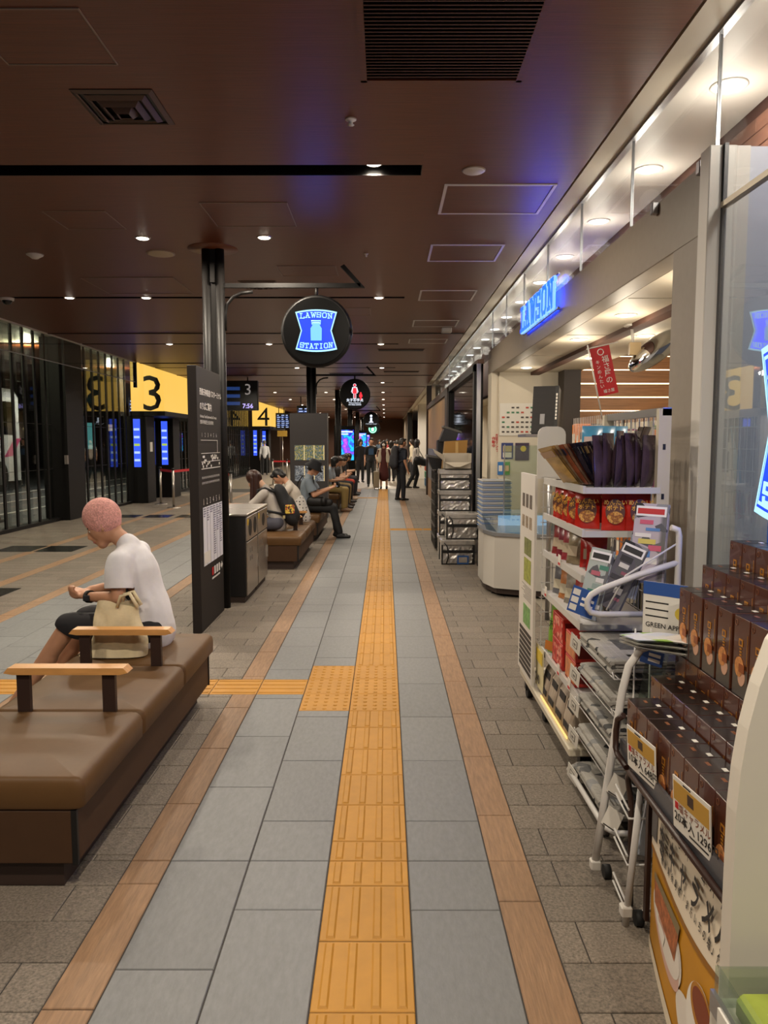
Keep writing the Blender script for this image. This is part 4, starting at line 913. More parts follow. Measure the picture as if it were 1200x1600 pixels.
# hanging red banner
hb = thing('hanging_banner', (1.42, 5.2, 1.85), 'red vertical banner with white Japanese lettering on a thin pole', 'banner')
A = R(-13); rt = (math.cos(A), 0, math.sin(A)*-1); up = (math.sin(A), 0, math.cos(A))
rt = (math.cos(R(13)), 0, math.sin(R(13))); upv = (-math.sin(R(13)), 0, math.cos(R(13)))
Mb = frame((1.47, 5.2, 1.895), rt, upv)
B(mat('banner_red', '#c0121c', .6)).box(0, .135, 0, .33, -.002, .002).obj('cloth', hb, Mb)
B(offw).cyl((.0-.008, -.16, 0), (-.008, .36, 0), .005).cyl((-.02, .335, 0), (.20, .335, 0), .004).obj('pole', hb, Mb)
for i, ch in enumerate('福さ屋の'): text('lettering', ch, .05, inkW, hb, Mb @ Vector((.066, .225-.048*i, .004)), (rt, upv), bold=.004)
for i, ch in enumerate('キンめんたい'): text('lettering', ch, .03, inkW, hb, Mb @ Vector((.02, .22-.033*i, .004)), (rt, upv), bold=.004)
text('lettering', '福さ屋', .026, inkW, hb, Mb @ Vector((.035, .018, .004)), (rt, upv), bold=.002)
B(inkW).tube([(.068+.02*math.cos(a*math.pi/8), .295+.02*math.sin(a*math.pi/8), .004) for a in range(17)], .003, 6).obj('crest', hb, Mb)
# convex mirror
cm = thing('convex_mirror', (2.15, 6.2, 2.3), 'oval convex security mirror under the shop ceiling', 'mirror')
rot = Matrix.Rotation(R(-38), 3, 'Y')
B(mat('mirror', '#d8d8d8', .03, metal=1)).ell((2.2, 6.2, 2.33), .26, .11, .10, 24, 14, rot).obj('mirror_dome', cm)
B(offw).cyl((2.02, 6.2, 2.36), (2.0, 6.2, 2.54), .012).obj('bracket', cm); B(offw).cyl((2.0, 6.2, 2.52), (2.0, 6.2, 2.54), .06).obj('base', cm); bx('clamp', mat('clamp_tan', '#a08a66', .5), cm, 1.98, 2.07, 6.16, 6.2, 2.29, 2.39)

# ------------------------------------------------------------------ product rack (gondola) on castors
gd = thing('product_rack', (1.05, 3.9, 0), 'white wheeled product rack with five shelves of snacks', 'rack')
rackM = mat('rack_ivory', '#c4bba7', .45); lipM = mat('shelf_lip_clear', '#c2c0bc', .3)
bx('deck', rackM, gd, .85, 1.30, 3.35, 4.62, .13, .17, .006)
for x, y in ((.90, 4.55), (.92, 4.15), (.95, 3.45), (1.25, 4.55), (1.25, 3.45)):
    c = B(rubber).cyl((x-.018, y, .045), (x+.018, y, .045), .045, n=16).obj('castor', gd); bx('castor_fork', black, c, x-.026, x+.026, y-.02, y+.03, .05, .13)
for y in (3.32, 4.15):
    u = bx('upright', rackM, gd, 1.205, 1.26, y, y+.035, .13, 1.73)
    for q in range(6): bx('slot', black, u, 1.225, 1.237, y-.002, y, .45+.22*q, .475+.22*q)
bx('top_bar', alu, gd, 1.22, 1.26, 3.32, 4.18, 1.70, 1.735)
wm_ = B(wire)
for i in range(13): wm_.box(1.262, 1.267, 3.36+.065*i, 3.364+.065*i, .17, 1.70)
for i in range(15): wm_.box(1.262, 1.267, 3.34, 4.16, .25+.1*i, .254+.1*i)
wm_.obj('back_mesh', gd)
wm_ = B(wire)
for i in range(7): wm_.box(.88+.058*i, .884+.058*i, 4.165, 4.17, .17, 1.36)
for i in range(15): wm_.box(.87, 1.24, 4.165, 4.17, .2+.085*i, .204+.085*i)
wm_.obj('side_mesh', gd)
SH = (1.375, 1.18, .975, .755, .42)
for z in SH:
    s = bx('shelf', mat('shelf_white', '#c9c6c4', .4), gd, .89, 1.25, 3.33, 4.15, z-.018, z)
    b1 = B(lipM).box(.878, .890, 3.32, 4.15, z-.02, z+.014).box(.89, 1.22, 3.318, 3.33, z-.02, z+.008).obj('shelf_lip', s)
# rounded white end board above the top shelf
eb = [(.845, 1.38), (1.0, 1.38), (1.0, 1.62)]+arc(.955, 1.625, .045, 0, 90, 4)+arc(.89, 1.625, .045, 90, 180, 4)
B(offw).prism(eb, 4.17, 4.18).obj('end_board', gd)
# information panel on the aisle face
ip = bx('info_panel', offw, gd, .838, .852, 4.18, 4.62, .19, 1.40)
for i, (z0, z1, c_) in enumerate(((1.2, 1.28, '#5a5048'), (1.08, 1.15, '#8a7a66'), (.92, 1.02, '#6f7440'), (.76, .90, '#8f9440'), (.5, .62, '#6f9a5a'))):
    for q in range(3 if i < 2 else 2): bx('photo_print', mat('info%d' % i, c_, .6, noise=.4, scale=(40, 40, 40)), ip, .8365, .8385, 4.26+.11*q, 4.33+.11*q+(.03 if i > 1 else 0), z0, z1)
for i in range(9): bx('text_line', mat('grey_print', '#8a867f', .6), ip, .8365, .8385, 4.24, 4.24+random.uniform(.18, .32), .655+.01*i, .659+.01*i)
for i in range(8): bx('dark_stripe', mat('stripe_dark', '#2a2521', .6), ip, .8365, .8385, 4.22, 4.58, .22+.032*i, .244+.032*i)
yc = thing('price_card', (.85, 4.1, .2), 'cream and yellow price card hanging low on the product rack', 'price card')
card('card', mat('card_cream', '#cfc49a', .6), yc, (.868, 4.22, .20), .20, .24, FNX); card('band', mat('card_yellow', '#d0b53c', .6), yc, (.864, 4.20, .35), .16, .07, FNX); text('lettering', '240', .075, ink, yc, (.862, 4.2, .23), FNX, bold=.02)
for i, (y, z) in enumerate(((4.05, .745), (3.75, .965), (3.5, .41), (3.72, .41))):
    t = thing('shelf_tag', (.875, y, z), 'small white price tag on the rack lip, %s' % ('under the orange card', 'under the red packets', 'beside the newspapers', 'below the red cartons')[i], 'price tag', 'rack price tags'); card('card', paper, t, (.874, y, z), .045, .055, FNX); card('band', inkR, t, (.8725, y-.004, z+.004), .037, .012, FNX)

def pouch(w, h, d, m, fold=.0):   # pillow pouch with flat top seal, standing on z=0, facing -y, centred in x
    b = MB().use(m); nx, nz = 6, 9; P = []
    for side in (-1, 1):
        G = []
        for i in range(nz+1):
            v = i/nz; row = []
            for j in range(nx+1):
                u = j/nx*2-1
                bul = (1-u*u)**.6*max(0, math.sin(min(1, v*1.12)*math.pi))**.55 if v < .9 else .02
                row.append((u*w/2*(1-.05*math.sin(v*math.pi)), side*(d/2*bul+.0015), v*h))
            G.append(row)
        b.grid(G if side < 0 else [r[::-1] for r in G])
    return b
def product(name, lb, cat, grp, mesh_b, M_, parts=()):
    t = bpy.data.objects.new(name, None); COL.objects.link(t); t.empty_display_size = .03; reg(t, None, M_); tag(t, lb, cat, grp)
    mesh_b.obj('pouch' if cat != 'box' else 'carton', t, M_)
    for n, m, x0, x1, z0, z1, y in parts: B(m).box(x0, x1, y-.001, y, z0, z1).obj(n, t, M_)
    return t
# red snack pouches on the second shelf
redp = mat('pouch_red', '#b5261a', .25, noise=.12, scale=(20, 20, 20)); chips = picture('chips_print', ('#c98a2a', '#7a3a18', '#e0a850', '#5a2a14'), 60)
def redpouch(i, x, y, rz, lb):
    M_ = T(x, y, 1.182, rz, R(-6)); t = product('snack_pouch', lb, 'snack', 'red snack pouches', pouch(.115, .172, .045, redp), M_)
    B(mat('pouch_oval', '#5a3326', .4)).prism([(.043*math.cos(a*math.pi/9), .085+.058*math.sin(a*math.pi/9)) for a in range(18)], -.027, -.024).obj('oval_print', t, M_)
    B(chips).prism([(.036*math.cos(a*math.pi/9), .058+.028*math.sin(a*math.pi/9)) for a in range(18)], -.028, -.026).obj('chips_print', t, M_)
    text('lettering', 'めんたい\nポテト', .026, mat('print_gold', '#e0a83c', .5), t, M_ @ Vector((0, -.029, .118)), (M_.to_3x3() @ Vector((1, 0, 0)), M_.to_3x3() @ Vector((0, 0, 1))), bold=.02, align='CENTER')
spots = ((.93, 3.95, -1.0, 'farthest of the front red pouches'), (.925, 3.84, -.9, 'second from the far end'), (.93, 3.72, -.75, 'third from the far end'), (.93, 3.60, -.55, 'fourth from the far end'), (.94, 3.47, -.35, 'at the rack corner'), (1.045, 3.40, -.12, 'second from the upright post'), (1.15, 3.385, .0, 'next to the upright post'), (1.09, 3.47, -.1, 'tucked behind the corner ones'), (1.05, 3.75, -.8, 'rear row, middle'), (1.05, 3.92, -.9, 'rear row, far end'))
for i, (x, y, a, s) in enumerate(spots): redpouch(i, x, y, a, 'red snack pouch on the second shelf, '+s)
# leaning bags and dark bags on the top shelf
lean = [('#b09050', 'ochre'), ('#b89868', 'tan'), ('#c8b294', 'beige'), ('#a05a40', 'rust'), ('#b89c80', 'pale brown'), ('#6a3428', 'red brown'), ('#3a3444', 'slate'), ('#2c2c44', 'navy'), ('#34304a', 'dark blue'), ('#4a3a40', 'plum'), ('#2a2636', 'blue black'), ('#8a8a9a', 'silver')]
for i, (c_, nm) in enumerate(lean):
    x = .90+.0145*i; M_ = T(x, 3.60+.015*(i % 3), 1.38, 0, 0, R(-38+1.2*i)) @ Matrix.Rotation(R(-82), 4, 'Z'); pm = mat('lean_'+nm.replace(' ', '_'), c_, .22, noise=.3, scale=(8, 8, 30))
    product('snack_bag', '%s packet leaning outwards in the top shelf row' % nm, 'snack', 'leaning packets on the top shelf', pouch(.19, .225, .02, pm), M_, (('label_band', mat('band_'+nm.replace(' ', '_'), lean[(i+4) % 12][0], .4), -.085, .085, .17, .205, -.007),))
plum = mat('bag_plum', '#4b3a44', .2, noise=.35, scale=(30, 30, 8), bump=.5)
for i in range(7):
    x = .99+.034*i; M_ = T(x, 3.42+.025*(i % 2), 1.38, R(48+7*(i % 3)), R(-4+3*(i % 4)))
    product('snack_bag', 'dark plum plastic bag on the top shelf, %s from the upright post' % ('seventh', 'sixth', 'fifth', 'fourth', 'third', 'second', 'first')[i], 'snack', 'dark plum bags on the top shelf', pouch(.15, .235+.01*(i % 3), .05, plum), M_)
for i in range(3):
    M_ = T(.99+.075*i, 3.62+.05*i, 1.38, R(-25), R(-8)); product('snack_bag', 'light blue glossy bag at the back of the top shelf, %s' % ('left', 'middle', 'right')[i], 'snack', 'light blue bags', pouch(.10, .285, .04, mat('bag_sky', '#4a93b8', .2, noise=.2, scale=(15, 15, 15))), M_, (('label_band', mat('band_white_red', '#c8b0a8', .4), -.035, .035, .17, .23, -.021),))
for i in range(2):
    M_ = T(1.13, 3.52+.07*i, 1.40, R(60), R(20)); product('snack_bag', 'brown cellophane bag drooping over the dark bags, %s' % ('front', 'rear')[i], 'snack', 'cellophane bags', pouch(.16, .27, .03, mat('bag_brown', '#5c3a34', .2, noise=.3, scale=(20, 20, 20), bump=.4)), M_)
# third and fourth shelf packets
for i in range(6):
    y = 4.03-.11*i; c_ = ('#8a2a2a', '#7a2030', '#94313a', '#8a7a60', '#a82018', '#a01c18')[i]
    M_ = T(.94+.05*(i > 3), y, .978, R(-55 if i < 4 else -20), R(-8)); product('snack_packet', ('dark red packet at the far end of the third shelf', 'crimson packet on the third shelf', 'berry red packet on the third shelf', 'tan packet in the middle of the third shelf', 'glossy red packet behind the newspapers', 'bright red packet at the near end of the third shelf')[i], 'snack', 'packets on the third shelf', pouch(.095, .165, .035, mat('pk%d' % i, c_, .3, noise=.25, scale=(40, 40, 40))), M_, (('label_band', mat('band_pale', '#b8a890', .4), -.03, .03, .04, .09, -.019),))
for i, (y, c_, nm) in enumerate(((4.04, '#6a6a70', 'grey'), (3.9, '#b0713c', 'orange'), (3.78, '#8c8478', 'stone'), (3.6, '#9a2a20', 'red'), (3.45, '#a8b0c0', 'silver blue'))):
    M_ = T(.95, y, .758, R(-60), R(-8)); product('snack_packet', '%s packet on the fourth shelf' % nm, 'snack', 'packets on the fourth shelf', pouch(.10, .15, .03, mat('pd%d' % i, c_, .4, noise=.3, scale=(40, 40, 40))), M_, (('label_band', mat('band_cream', '#c8bfa8', .4), -.03, .03, .03, .08, -.017),))
M_ = T(.935, 4.03, .423, R(-65), R(-6)); t = product('tea_bag', 'tall green tea packet on the low shelf', 'snack', None, pouch(.14, .30, .07, mat('bag_green', '#6f9a2a', .35, noise=.15, scale=(10, 10, 10))), M_, (('label_band', mat('band_orange', '#b06a2a', .4), -.05, .05, .02, .07, -.036),))
text('lettering', '松', .07, ink, t, M_ @ Vector((-.03, -.04, .14)), (M_.to_3x3() @ Vector((1, 0, 0)), M_.to_3x3() @ Vector((0, 0, 1))))
rb = picture('carton_print', ('#b02820', '#d8907a', '#c23a30', '#8a1a18', '#e0b0a0'), 55, voro=True)
for i, (x0, x1, y0, y1, z0, z1, s) in enumerate(((.90, 1.08, 3.72, 3.95, .423, .555, 'lower far'), (.90, 1.08, 3.72, 3.95, .558, .69, 'upper far'), (.90, 1.10, 3.46, 3.66, .423, .54, 'lower near'), (.90, 1.10, 3.46, 3.66, .543, .66, 'upper near'), (1.10, 1.24, 3.38, 3.6, .543, .70, 'right end'))):
    t = thing('gift_carton', ((x0+x1)/2, (y0+y1)/2, z0), 'red patterned gift carton on the lowest shelf, %s' % s, 'box', 'red patterned cartons'); bx('carton', mat('carton_red', '#b8322a', .4), t, x0, x1, y0, y1, z0, z1, .002)
    bx('print', rb if i < 2 else mat('carton_peach', '#c47a4a', .4, noise=.35, scale=(18, 18, 18)), t, x0-.002, x0, y0+.01, y1-.01, z0+.01, z1-.01); bx('print', mat('carton_dark', '#6a1a16', .4), t, x0+.01, x1-.01, y0-.002, y0, z0+.02, z1-.02)
newsM = newsprint('newsprint')
for i in range(4):
    y = 4.0-.17*i; n = 8; G = []
    for k in range(n+1):
        a = R(90*k/n); G.append([(.87+.10*(1-math.sin(a))*1.0+.0, yy, .175+.0+.21*(1-math.cos(a))+.0) for yy in (y-.075, y+.0, y+.075)])
    b = B(mat('paper_kraft_print', '#a49584', .6, noise=.2, scale=(8, 60, 8)))
    b.prism([(.875, .175), (1.05, .175), (1.05, .36), (.985, .40), (.93, .385), (.895, .33), (.876, .25)], y-.078, y+.078, 'y', True)
    t = thing('paper_package', (.95, y, .175), 'round fronted paper package on the rack deck, %s from the far end' % ('first', 'second', 'third', 'fourth')[i], 'package', 'paper packages on the deck'); b.obj('wrapper', t); 
    B(ink).prism([(.893, .335), (.889, .30), (.885, .30), (.889, .336)], y-.06, y+.05, 'y').obj('print_line', t); B(ink).prism([(.873, .24), (.871, .21), (.868, .21), (.870, .24)], y-.05, y+.06, 'y').obj('print_line', t)
bx('deck_light', em('deck_glow', '#ffcf7a', 1.1), gd, .862, .868, 3.45, 4.05, .176, .186)

# ------------------------------------------------------------------ newspaper rack
nr = thing('newspaper_rack', (1.0, 2.95, 0), 'white tubular newspaper rack on castors', 'rack')
B(wire).tube([(.765, 2.60, .06), (.80, 2.60, .35), (.845, 2.60, .70), (.865, 2.60, .79), (.905, 2.60, .85), (.97, 2.60, .88), (1.10, 2.60, .90), (1.2, 2.6, .9)], .014, 10).obj('front_tube', nr)
B(wire).tube([(1.205, 3.05, .1), (1.205, 3.05, 1.20), (1.20, 3.05, 1.225), (1.17, 3.05, 1.235)], .013, 10).obj('rear_tube', nr)
B(wire).tube([(1.205, 3.05, 1.09), (1.05, 3.07, 1.035), (.90, 3.09, .97), (.865, 3.10, .945), (.85, 3.10, .92), (.85, 3.10, .89), (.865, 3.10, .87), (.90, 3.10, .862), (1.14, 3.1, .862)], .013, 10).obj('loop_tube', nr)
B(wire).tube([(1.2, 3.05, 1.17), (1.0, 3.08, 1.03), (.93, 3.1, .88)], .004).obj('stay_wire', nr)
B(wire).tube([(.86, 3.38, .06), (.87, 2.85, .06), (.90, 2.80, .06), (1.25, 2.80, .06), (1.25, 3.42, .06), (.90, 3.42, .06), (.86, 3.38, .06)], .012, 8).obj('base_tube', nr)
for x, y in ((.885, 2.90), (.885, 3.36), (1.22, 2.9), (1.22, 3.36)):
    c = B(mat('castor_grey', '#6f6a66', .5)).cyl((x-.012, y, .028), (x+.012, y, .028), .028, n=14).obj('castor', nr); bx('castor_fork', alu, c, x-.018, x+.018, y-.012, y+.016, .03, .055)
for x, y in ((.96, 2.82), (1.02, 2.82), (1.14, 2.82), (1.2, 3.38)): B(wire).cyl((x, y, .06), (x, y, .87), .0035, n=6).obj('upright_wire', nr)
TZ = (.685, .54, .40, .255, .075)
for z in TZ[:4]:
    s = B(wire)
    for q in range(5): s.tube([(.90+.07*q, 2.82, z-.012), (.90+.07*q, 3.36, z-.012)], .0025, 5)
    s.tube([(.875, 2.82, z+.015), (.885, 2.82, z-.014), (1.2, 2.82, z-.014)], .003, 5); s.tube([(.875, 3.36, z+.015), (.885, 3.36, z-.014), (1.2, 3.36, z-.014)], .003, 5); s.tube([(.885, 2.82, z-.014), (.885, 3.36, z-.014)], .003, 5)
    s.obj('wire_tray', nr)
def newspaper(z, k, lb, n=3):
    for q in range(n):
        h = .016; z0 = z+q*h; o = random.uniform(-.012, .012); t = thing('newspaper', (1.02, 3.08, z0), lb+', '+('bottom', 'middle', 'top')[q if n == 3 else q*2]+' copy', 'newspaper', 'newspapers in the rack')
        P = [(.905+o, z0-.0), (.888+o, z0-.004), (.882+o, z0+.003), (.888+o, z0+.012), (.92+o, z0+h-.001), (1.19+o, z0+h-.002), (1.19+o, z0)]
        B(newsM).prism(P, 2.86+o*.5, 3.33+o*.5, 'y', True).obj('sheets', t)
        B(mat('news_edge', '#8f8b84', .8)).box(.90+o, 1.18+o, 2.857+o*.5, 2.860+o*.5, z0+.003, z0+h-.004).obj('page_edge', t)
        if q == n-1:
            bx('headline', ink, t, .95+o, 1.12+o, 2.92, 2.95, z0+h-.003, z0+h-.0012); bx('photo_print', mat('photo_grey%d' % (k % 3), ('#4a4a4c', '#6a6866', '#383a40')[k % 3], .7, noise=.5, scale=(50, 50, 50)), t, .97+o, 1.08+o, 3.02, 3.17, z0+h-.003, z0+h-.0012); bx('headline', ink, t, 1.11+o, 1.14+o, 3.0, 3.26, z0+h-.003, z0+h-.0012)
for k, (z, lb) in enumerate(zip(TZ, ('top tray newspaper', 'second tray newspaper', 'third tray newspaper', 'fourth tray newspaper', 'floor tray newspaper'))): newspaper(z, k, lb)
for k, z in enumerate(TZ):
    t = thing('price_tag', (.87, 3.32, z), 'white square price tag clipped to the %s newspaper tray' % ('top', 'second', 'third', 'fourth', 'floor')[k], 'price tag', 'newspaper price tags')
    M_ = frame((.845, 3.36, z-.03), (.25, -.85, -.30), (-.1, .0, 1)); B(paper).box(0, .085, 0, .075, -.003, 0).obj('card', t, M_); B(mat('tag_grey', '#77736c', .6)).box(.022, .062, .018, .056, 0, .001).obj('print', t, M_); B(paper).box(.027, .057, .023, .051, .001, .0018).obj('print', t, M_); B(mat('tag_grey')).box(.034, .05, .03, .042, .0018, .0025).obj('print', t, M_)
sport = [newsprint('tabloid%d' % i, c_, '#4a4a50') for i, c_ in enumerate(('#a9b0a6', '#57545a', '#9aa2b4', '#b4aab0'))]
SPC = (('#3f7a64', '#b05a66', '#d0ccc4', '#8a9a90'), ('#1c1a20', '#c8c4bc', '#8a4a5a', '#2c2a32'), ('#4a5aa0', '#c0c4cc', '#8890b0', '#d8d8d4'), ('#c0506a', '#4a7ab0', '#d8d4cc', '#c8b85a'))
for i, (x, y, z, w, h, a, s) in enumerate(((.875, 3.16, .865, .10, .27, 10, 'with a green cover, leftmost in the tube holder'), (.945, 3.14, .88, .11, .30, 22, 'with a dark headline, middle of the tube holder'), (1.03, 3.17, .92, .085, .31, 12, 'with a blue masthead, right in the tube holder'), (1.10, 3.12, 1.0, .14, .33, 2, 'with pink and blue cover, beside the white post'), (.92, 3.20, .86, .10, .25, 14, 'half hidden behind the others'))):
    M_ = T(x, y, z, R(-25), R(-14), R(a)); t = bpy.data.objects.new('tabloid', None); COL.objects.link(t); reg(t, None, M_); tag(t, 'folded colour tabloid %s' % s, 'newspaper', 'tabloids in the tube holder')
    B(sport[i % 4]).prism([(-w/2, -.008), (w/2-.008, -.010), (w/2, 0), (w/2-.008, .010), (-w/2, .008)], 0, h, 'z').obj('sheets', t, M_); B(inkW).box(-w/2+.006, w/2-.012, -.0112, -.0098, h-.055, h-.012).obj('masthead', t, M_); B((ink, ink, mat('notice_blue'), inkR)[i % 4]).box(-w/2+.012, w/2-.02, -.0118, -.011, h-.046, h-.022).obj('headline', t, M_)
    rq = random.Random(i)
    for q in range(7): x_ = -w/2+.008+rq.random()*w*.5; z_ = h-.09-.028*q; c_ = SPC[i % 4][q % 4]; B(mat('tab_'+c_[1:], c_, .6)).box(x_, min(w/2-.012, x_+w*rq.uniform(.25, .5)), -.0113, -.0098, z_, z_+rq.uniform(.012, .03)).obj('photo_print' if q % 2 else 'headline', t, M_)
mg = thing('magazine', (1.0, 2.62, .9), 'open green and white free magazine lying on the newspaper rack', 'magazine')
G = lambda dz, s: [[(.865+.30*u, 2.52+.20*v+.02*u, .905+dz-.045*u+.012*math.sin(u*3.1)*s-.03*v*(1-u)) for v in (0, .5, 1)] for u in (0, .25, .5, .75, 1)]
for q in range(3):
    b = B(paper if q < 2 else picture('mag_cover', ('#d0d0c8', '#8ab03a', '#d8d8d4', '#c8ccd0', '#6a8ab0'), 14, voro=True)); P = G(-.012*(2-q), 1-.7*(2-q)); b.grid([[(p[0], p[1], p[2]) for p in r] for r in P]); b.grid([[(p[0], p[1], p[2]-.004) for p in r][::-1] for r in P]); b.obj('page', mg)
bc = thing('blue_card', (.82, 3.12, .85), 'blue and white card hanging from the tube holder loop', 'card'); M_ = frame((.80, 3.18, .93), (.8, -.6, -.25), (.1, 0, 1)); B(mat('card_blue', '#2a4f94', .5)).box(0, .115, -.07, .045, -.003, 0).obj('card', bc, M_)
for q in range(3): B(paper).box(.006, .038, -.06+.034*q, -.034+.034*q, 0, .001).obj('print', bc, M_)
for q in range(2): B(inkW).box(.05, .105, -.02+.025*q-.01, -.008+.025*q-.01, 0, .001).obj('print', bc, M_)
for k, (x, y, z) in enumerate(((.80, 2.58, .34), (.785, 2.58, .22))):
    t = thing('price_tag', (x, y, z), 'white tag on the front tube of the newspaper rack, %s' % ('upper', 'lower')[k], 'price tag', 'front tube tags'); M_ = frame((x-.01, y+.0, z), (.75, -.6, -.35), (.15, 0, 1)); B(paper).box(0, .06, 0, .075, -.003, 0).obj('card', t, M_); B(ink).box(.008, .05, .002, .006, 0, .001).obj('print', t, M_)
b = B(wire)
for q in range(3): b.tube([(.80, 2.50, .05+.0*q+.16*q), (.80, 2.36, .03+.16*q), (1.0, 2.36, .03+.16*q)], .004, 6); b.tube([(.80, 2.50, .08+.16*q), (.80, 2.36, .06+.16*q)], .004, 6)
b.tube([(.79, 2.33, .0), (.83, 2.33, .5)], .012, 8); b.obj('lower_wire_tray', nr)
for x, y in ((.765, 2.60), (.79, 2.33)): bx('foot_cap', offw, nr, x-.018, x+.018, y-.018, y+.018, .035, .07, .004); B(rubber).cyl((x+.03, y, .025), (x+.055, y, .025), .025, n=14).obj('castor', nr)
# flat leaflets with a clear sleeve hanging behind the tube
lf = thing('plastic_sleeve', (.9, 2.45, .25), 'clear plastic sleeve with papers below the brown display rail', 'sleeve'); B(mat('sleeve', '#aab0bd', .15)).prism([(.86, .18), (.98, .16), (1.0, .44), (.90, .46)], 2.44, 2.45).obj('sheet', lf)

# ------------------------------------------------------------------ cookie display with brown gift boxes
cd_ = thing('cookie_display', (1.05, 1.9, 0), 'low brown and beige display stand full of cookie boxes', 'display')
bx('body', mat('display_beige', '#c2b49a', .6, noise=.06, scale=(10, 10, 10)), cd_, .86, 1.42, 1.3, 2.28, .06, .44)
for x, y in ((.88, 2.24), (.88, 1.4), (1.38, 2.24)): B(mat('castor_grey')).cyl((x, y, 0), (x, y, .06), .022).obj('foot', cd_)
brn = mat('display_brown', '#33201a', .4)
BW, BD, BH = .095, .105, .235
rows = ((.82, .485), (.93, .535), (1.04, .598), (1.15, .905), (1.26, .99))
for x, z in rows: bx('step', brn, cd_, x-.004, x+.112, 1.25, 2.49 if x < .9 else 2.58 if x < 1 else 2.72, max(.40, z-.32) if z > .6 else z-.014, z-.001)
bx('tray_panel', mat('tray_grey', '#4a4a4e', .3), cd_, .803, .813, 1.25, 2.48, .515, .575)
B(brn).tube([(.815, 2.36, .05), (.81, 2.37, .40), (.80, 2.38, .48), (.793, 2.34, .515), (.793, 1.40, .515)], .010, 8).obj('tray_rail', cd_)
B(brn).tube([(.795, 2.38, .515), (.79, 2.46, .525), (.79, 2.485, .54), (.79, 2.485, .60), (.79, 2.47, .645), (.80, 2.44, .67)], .010, 8).obj('end_loop', cd_)
B(brn).tube([(.793, 1.66, .52), (.793, 1.62, .49), (.793, 1.60, .42), (.793, 1.60, .36), (.793, 1.62, .31)], .010, 8).obj('end_loop', cd_)
bx('end_post', brn, cd_, .828, .842, 2.26, 2.28, .06, .46)
boxM = mat('cookie_box_brown', '#4f2a1c', .25, noise=.10, scale=(6, 6, 6), coat=.3); boxT = mat('cookie_box_top', '#1e1412', .2); cookie = mat('cookie_print', '#c08048', .5, noise=.35, scale=(60, 60, 60)); boxG = mat('box_base_grey', '#4b4743', .3)
proto = None
def cookiebox(M_, lb, grp):
    global proto
    if proto is None:
        t = thing('cookie_box', (0, 0, 0), lb, 'box', grp); proto = t
        w, d, h = BW/2-.001, BD/2, BH        # faces -y in its own frame
        B(boxM).box(-w, w, -d, d, 0, h, .0015).obj('carton', t); B(boxT).box(-w+.001, w-.001, -d+.001, d-.001, h, h+.001).obj('lid', t)
        B(boxG).box(-w+.002, w-.002, -d-.0008, -d, .0, .085).obj('base_print', t)
        ck = B(cookie).prism([(-.004+.024*math.cos(a*math.pi/8), .088+.030*math.sin(a*math.pi/8)) for a in range(16)], -d-.0035, -d-.0008).obj('cookie_picture', t)
        B(mat('cookie_pale', '#c79a80', .5)).prism([(.012+.02*math.cos(a*math.pi/8), .058+.024*math.sin(a*math.pi/8)) for a in range(16)], -d-.0028, -d-.0008).obj('cookie_picture', t)
        B(mat('cookie_filling', '#8a4a22', .5)).box(.0, .03, -d-.005, -d-.003, .075, .10).obj('cookie_picture', t)
        B(gold).box(-.012, .012, -d-.0016, -d-.0008, .150, .172).obj('gold_mark', t); B(boxM).box(-.006, .006, -d-.0022, -d-.0016, .155, .167).obj('gold_mark', t)
        for q in range(3): B(gold).box(-.006, .006, -d-.0016, -d-.0008, .122+.009*q, .127+.009*q).obj('gold_mark', t)
        B(gold).box(w-.009, w-.0075, -d-.0016, -d-.0008, .10, .19).obj('gold_line', t)
        B(mat('gold_dim', '#7a4a2a', .4)).tube([(-w+.016+.007*math.cos(a*math.pi/6), -d-.0012, h-.02+.009*math.sin(a*math.pi/6)) for a in range(13)], .0008, 4).obj('emblem', t)
        B(paper).box(.02, .04, d-.035, d-.022, h+.001, h+.0018).obj('lid_label', t); B(mat('gold_dim')).box(-.02, .004, -.01, .0, h+.001, h+.0015).obj('lid_mark', t)
        for k, v in list(WM.items()): pass
        t.matrix_local = M_; WM[t.name] = M_
        for ch in t.children: WM[ch.name] = M_ @ ch.matrix_local
        return t
    c = dup(proto, M_); return tag(c, lb, 'box', grp)
ordn_ = ['first', 'second', 'third', 'fourth', 'fifth', 'sixth', 'seventh', 'eighth', 'ninth', 'tenth', 'eleventh', 'twelfth']
def rowboxes(x, z, ys, rn):
    for i, y in enumerate(ys): cookiebox(T(x+BD/2, y, z, R(-90)), 'brown cookie box in the %s, %s from the far end' % (rn, ordn_[i]), 'brown cookie gift boxes')
rowboxes(.82, .485, [2.42-.097*i for i in range(9)], 'front row')
rowboxes(.93, .535, [2.51-.097*i for i in range(9)], 'second row')
rowboxes(1.04, .598, [2.58-.097*i for i in range(9)], 'third row, lower layer')
rowboxes(1.045, .835, [2.575, 2.478, 2.37, 2.265, 2.155, 2.055, 1.955], 'third row, upper layer')
rowboxes(1.15, .905, [2.64-.097*i for i in range(9)], 'fourth row')
rowboxes(1.26, .99, [2.67-.097*i for i in range(9)], 'back row')
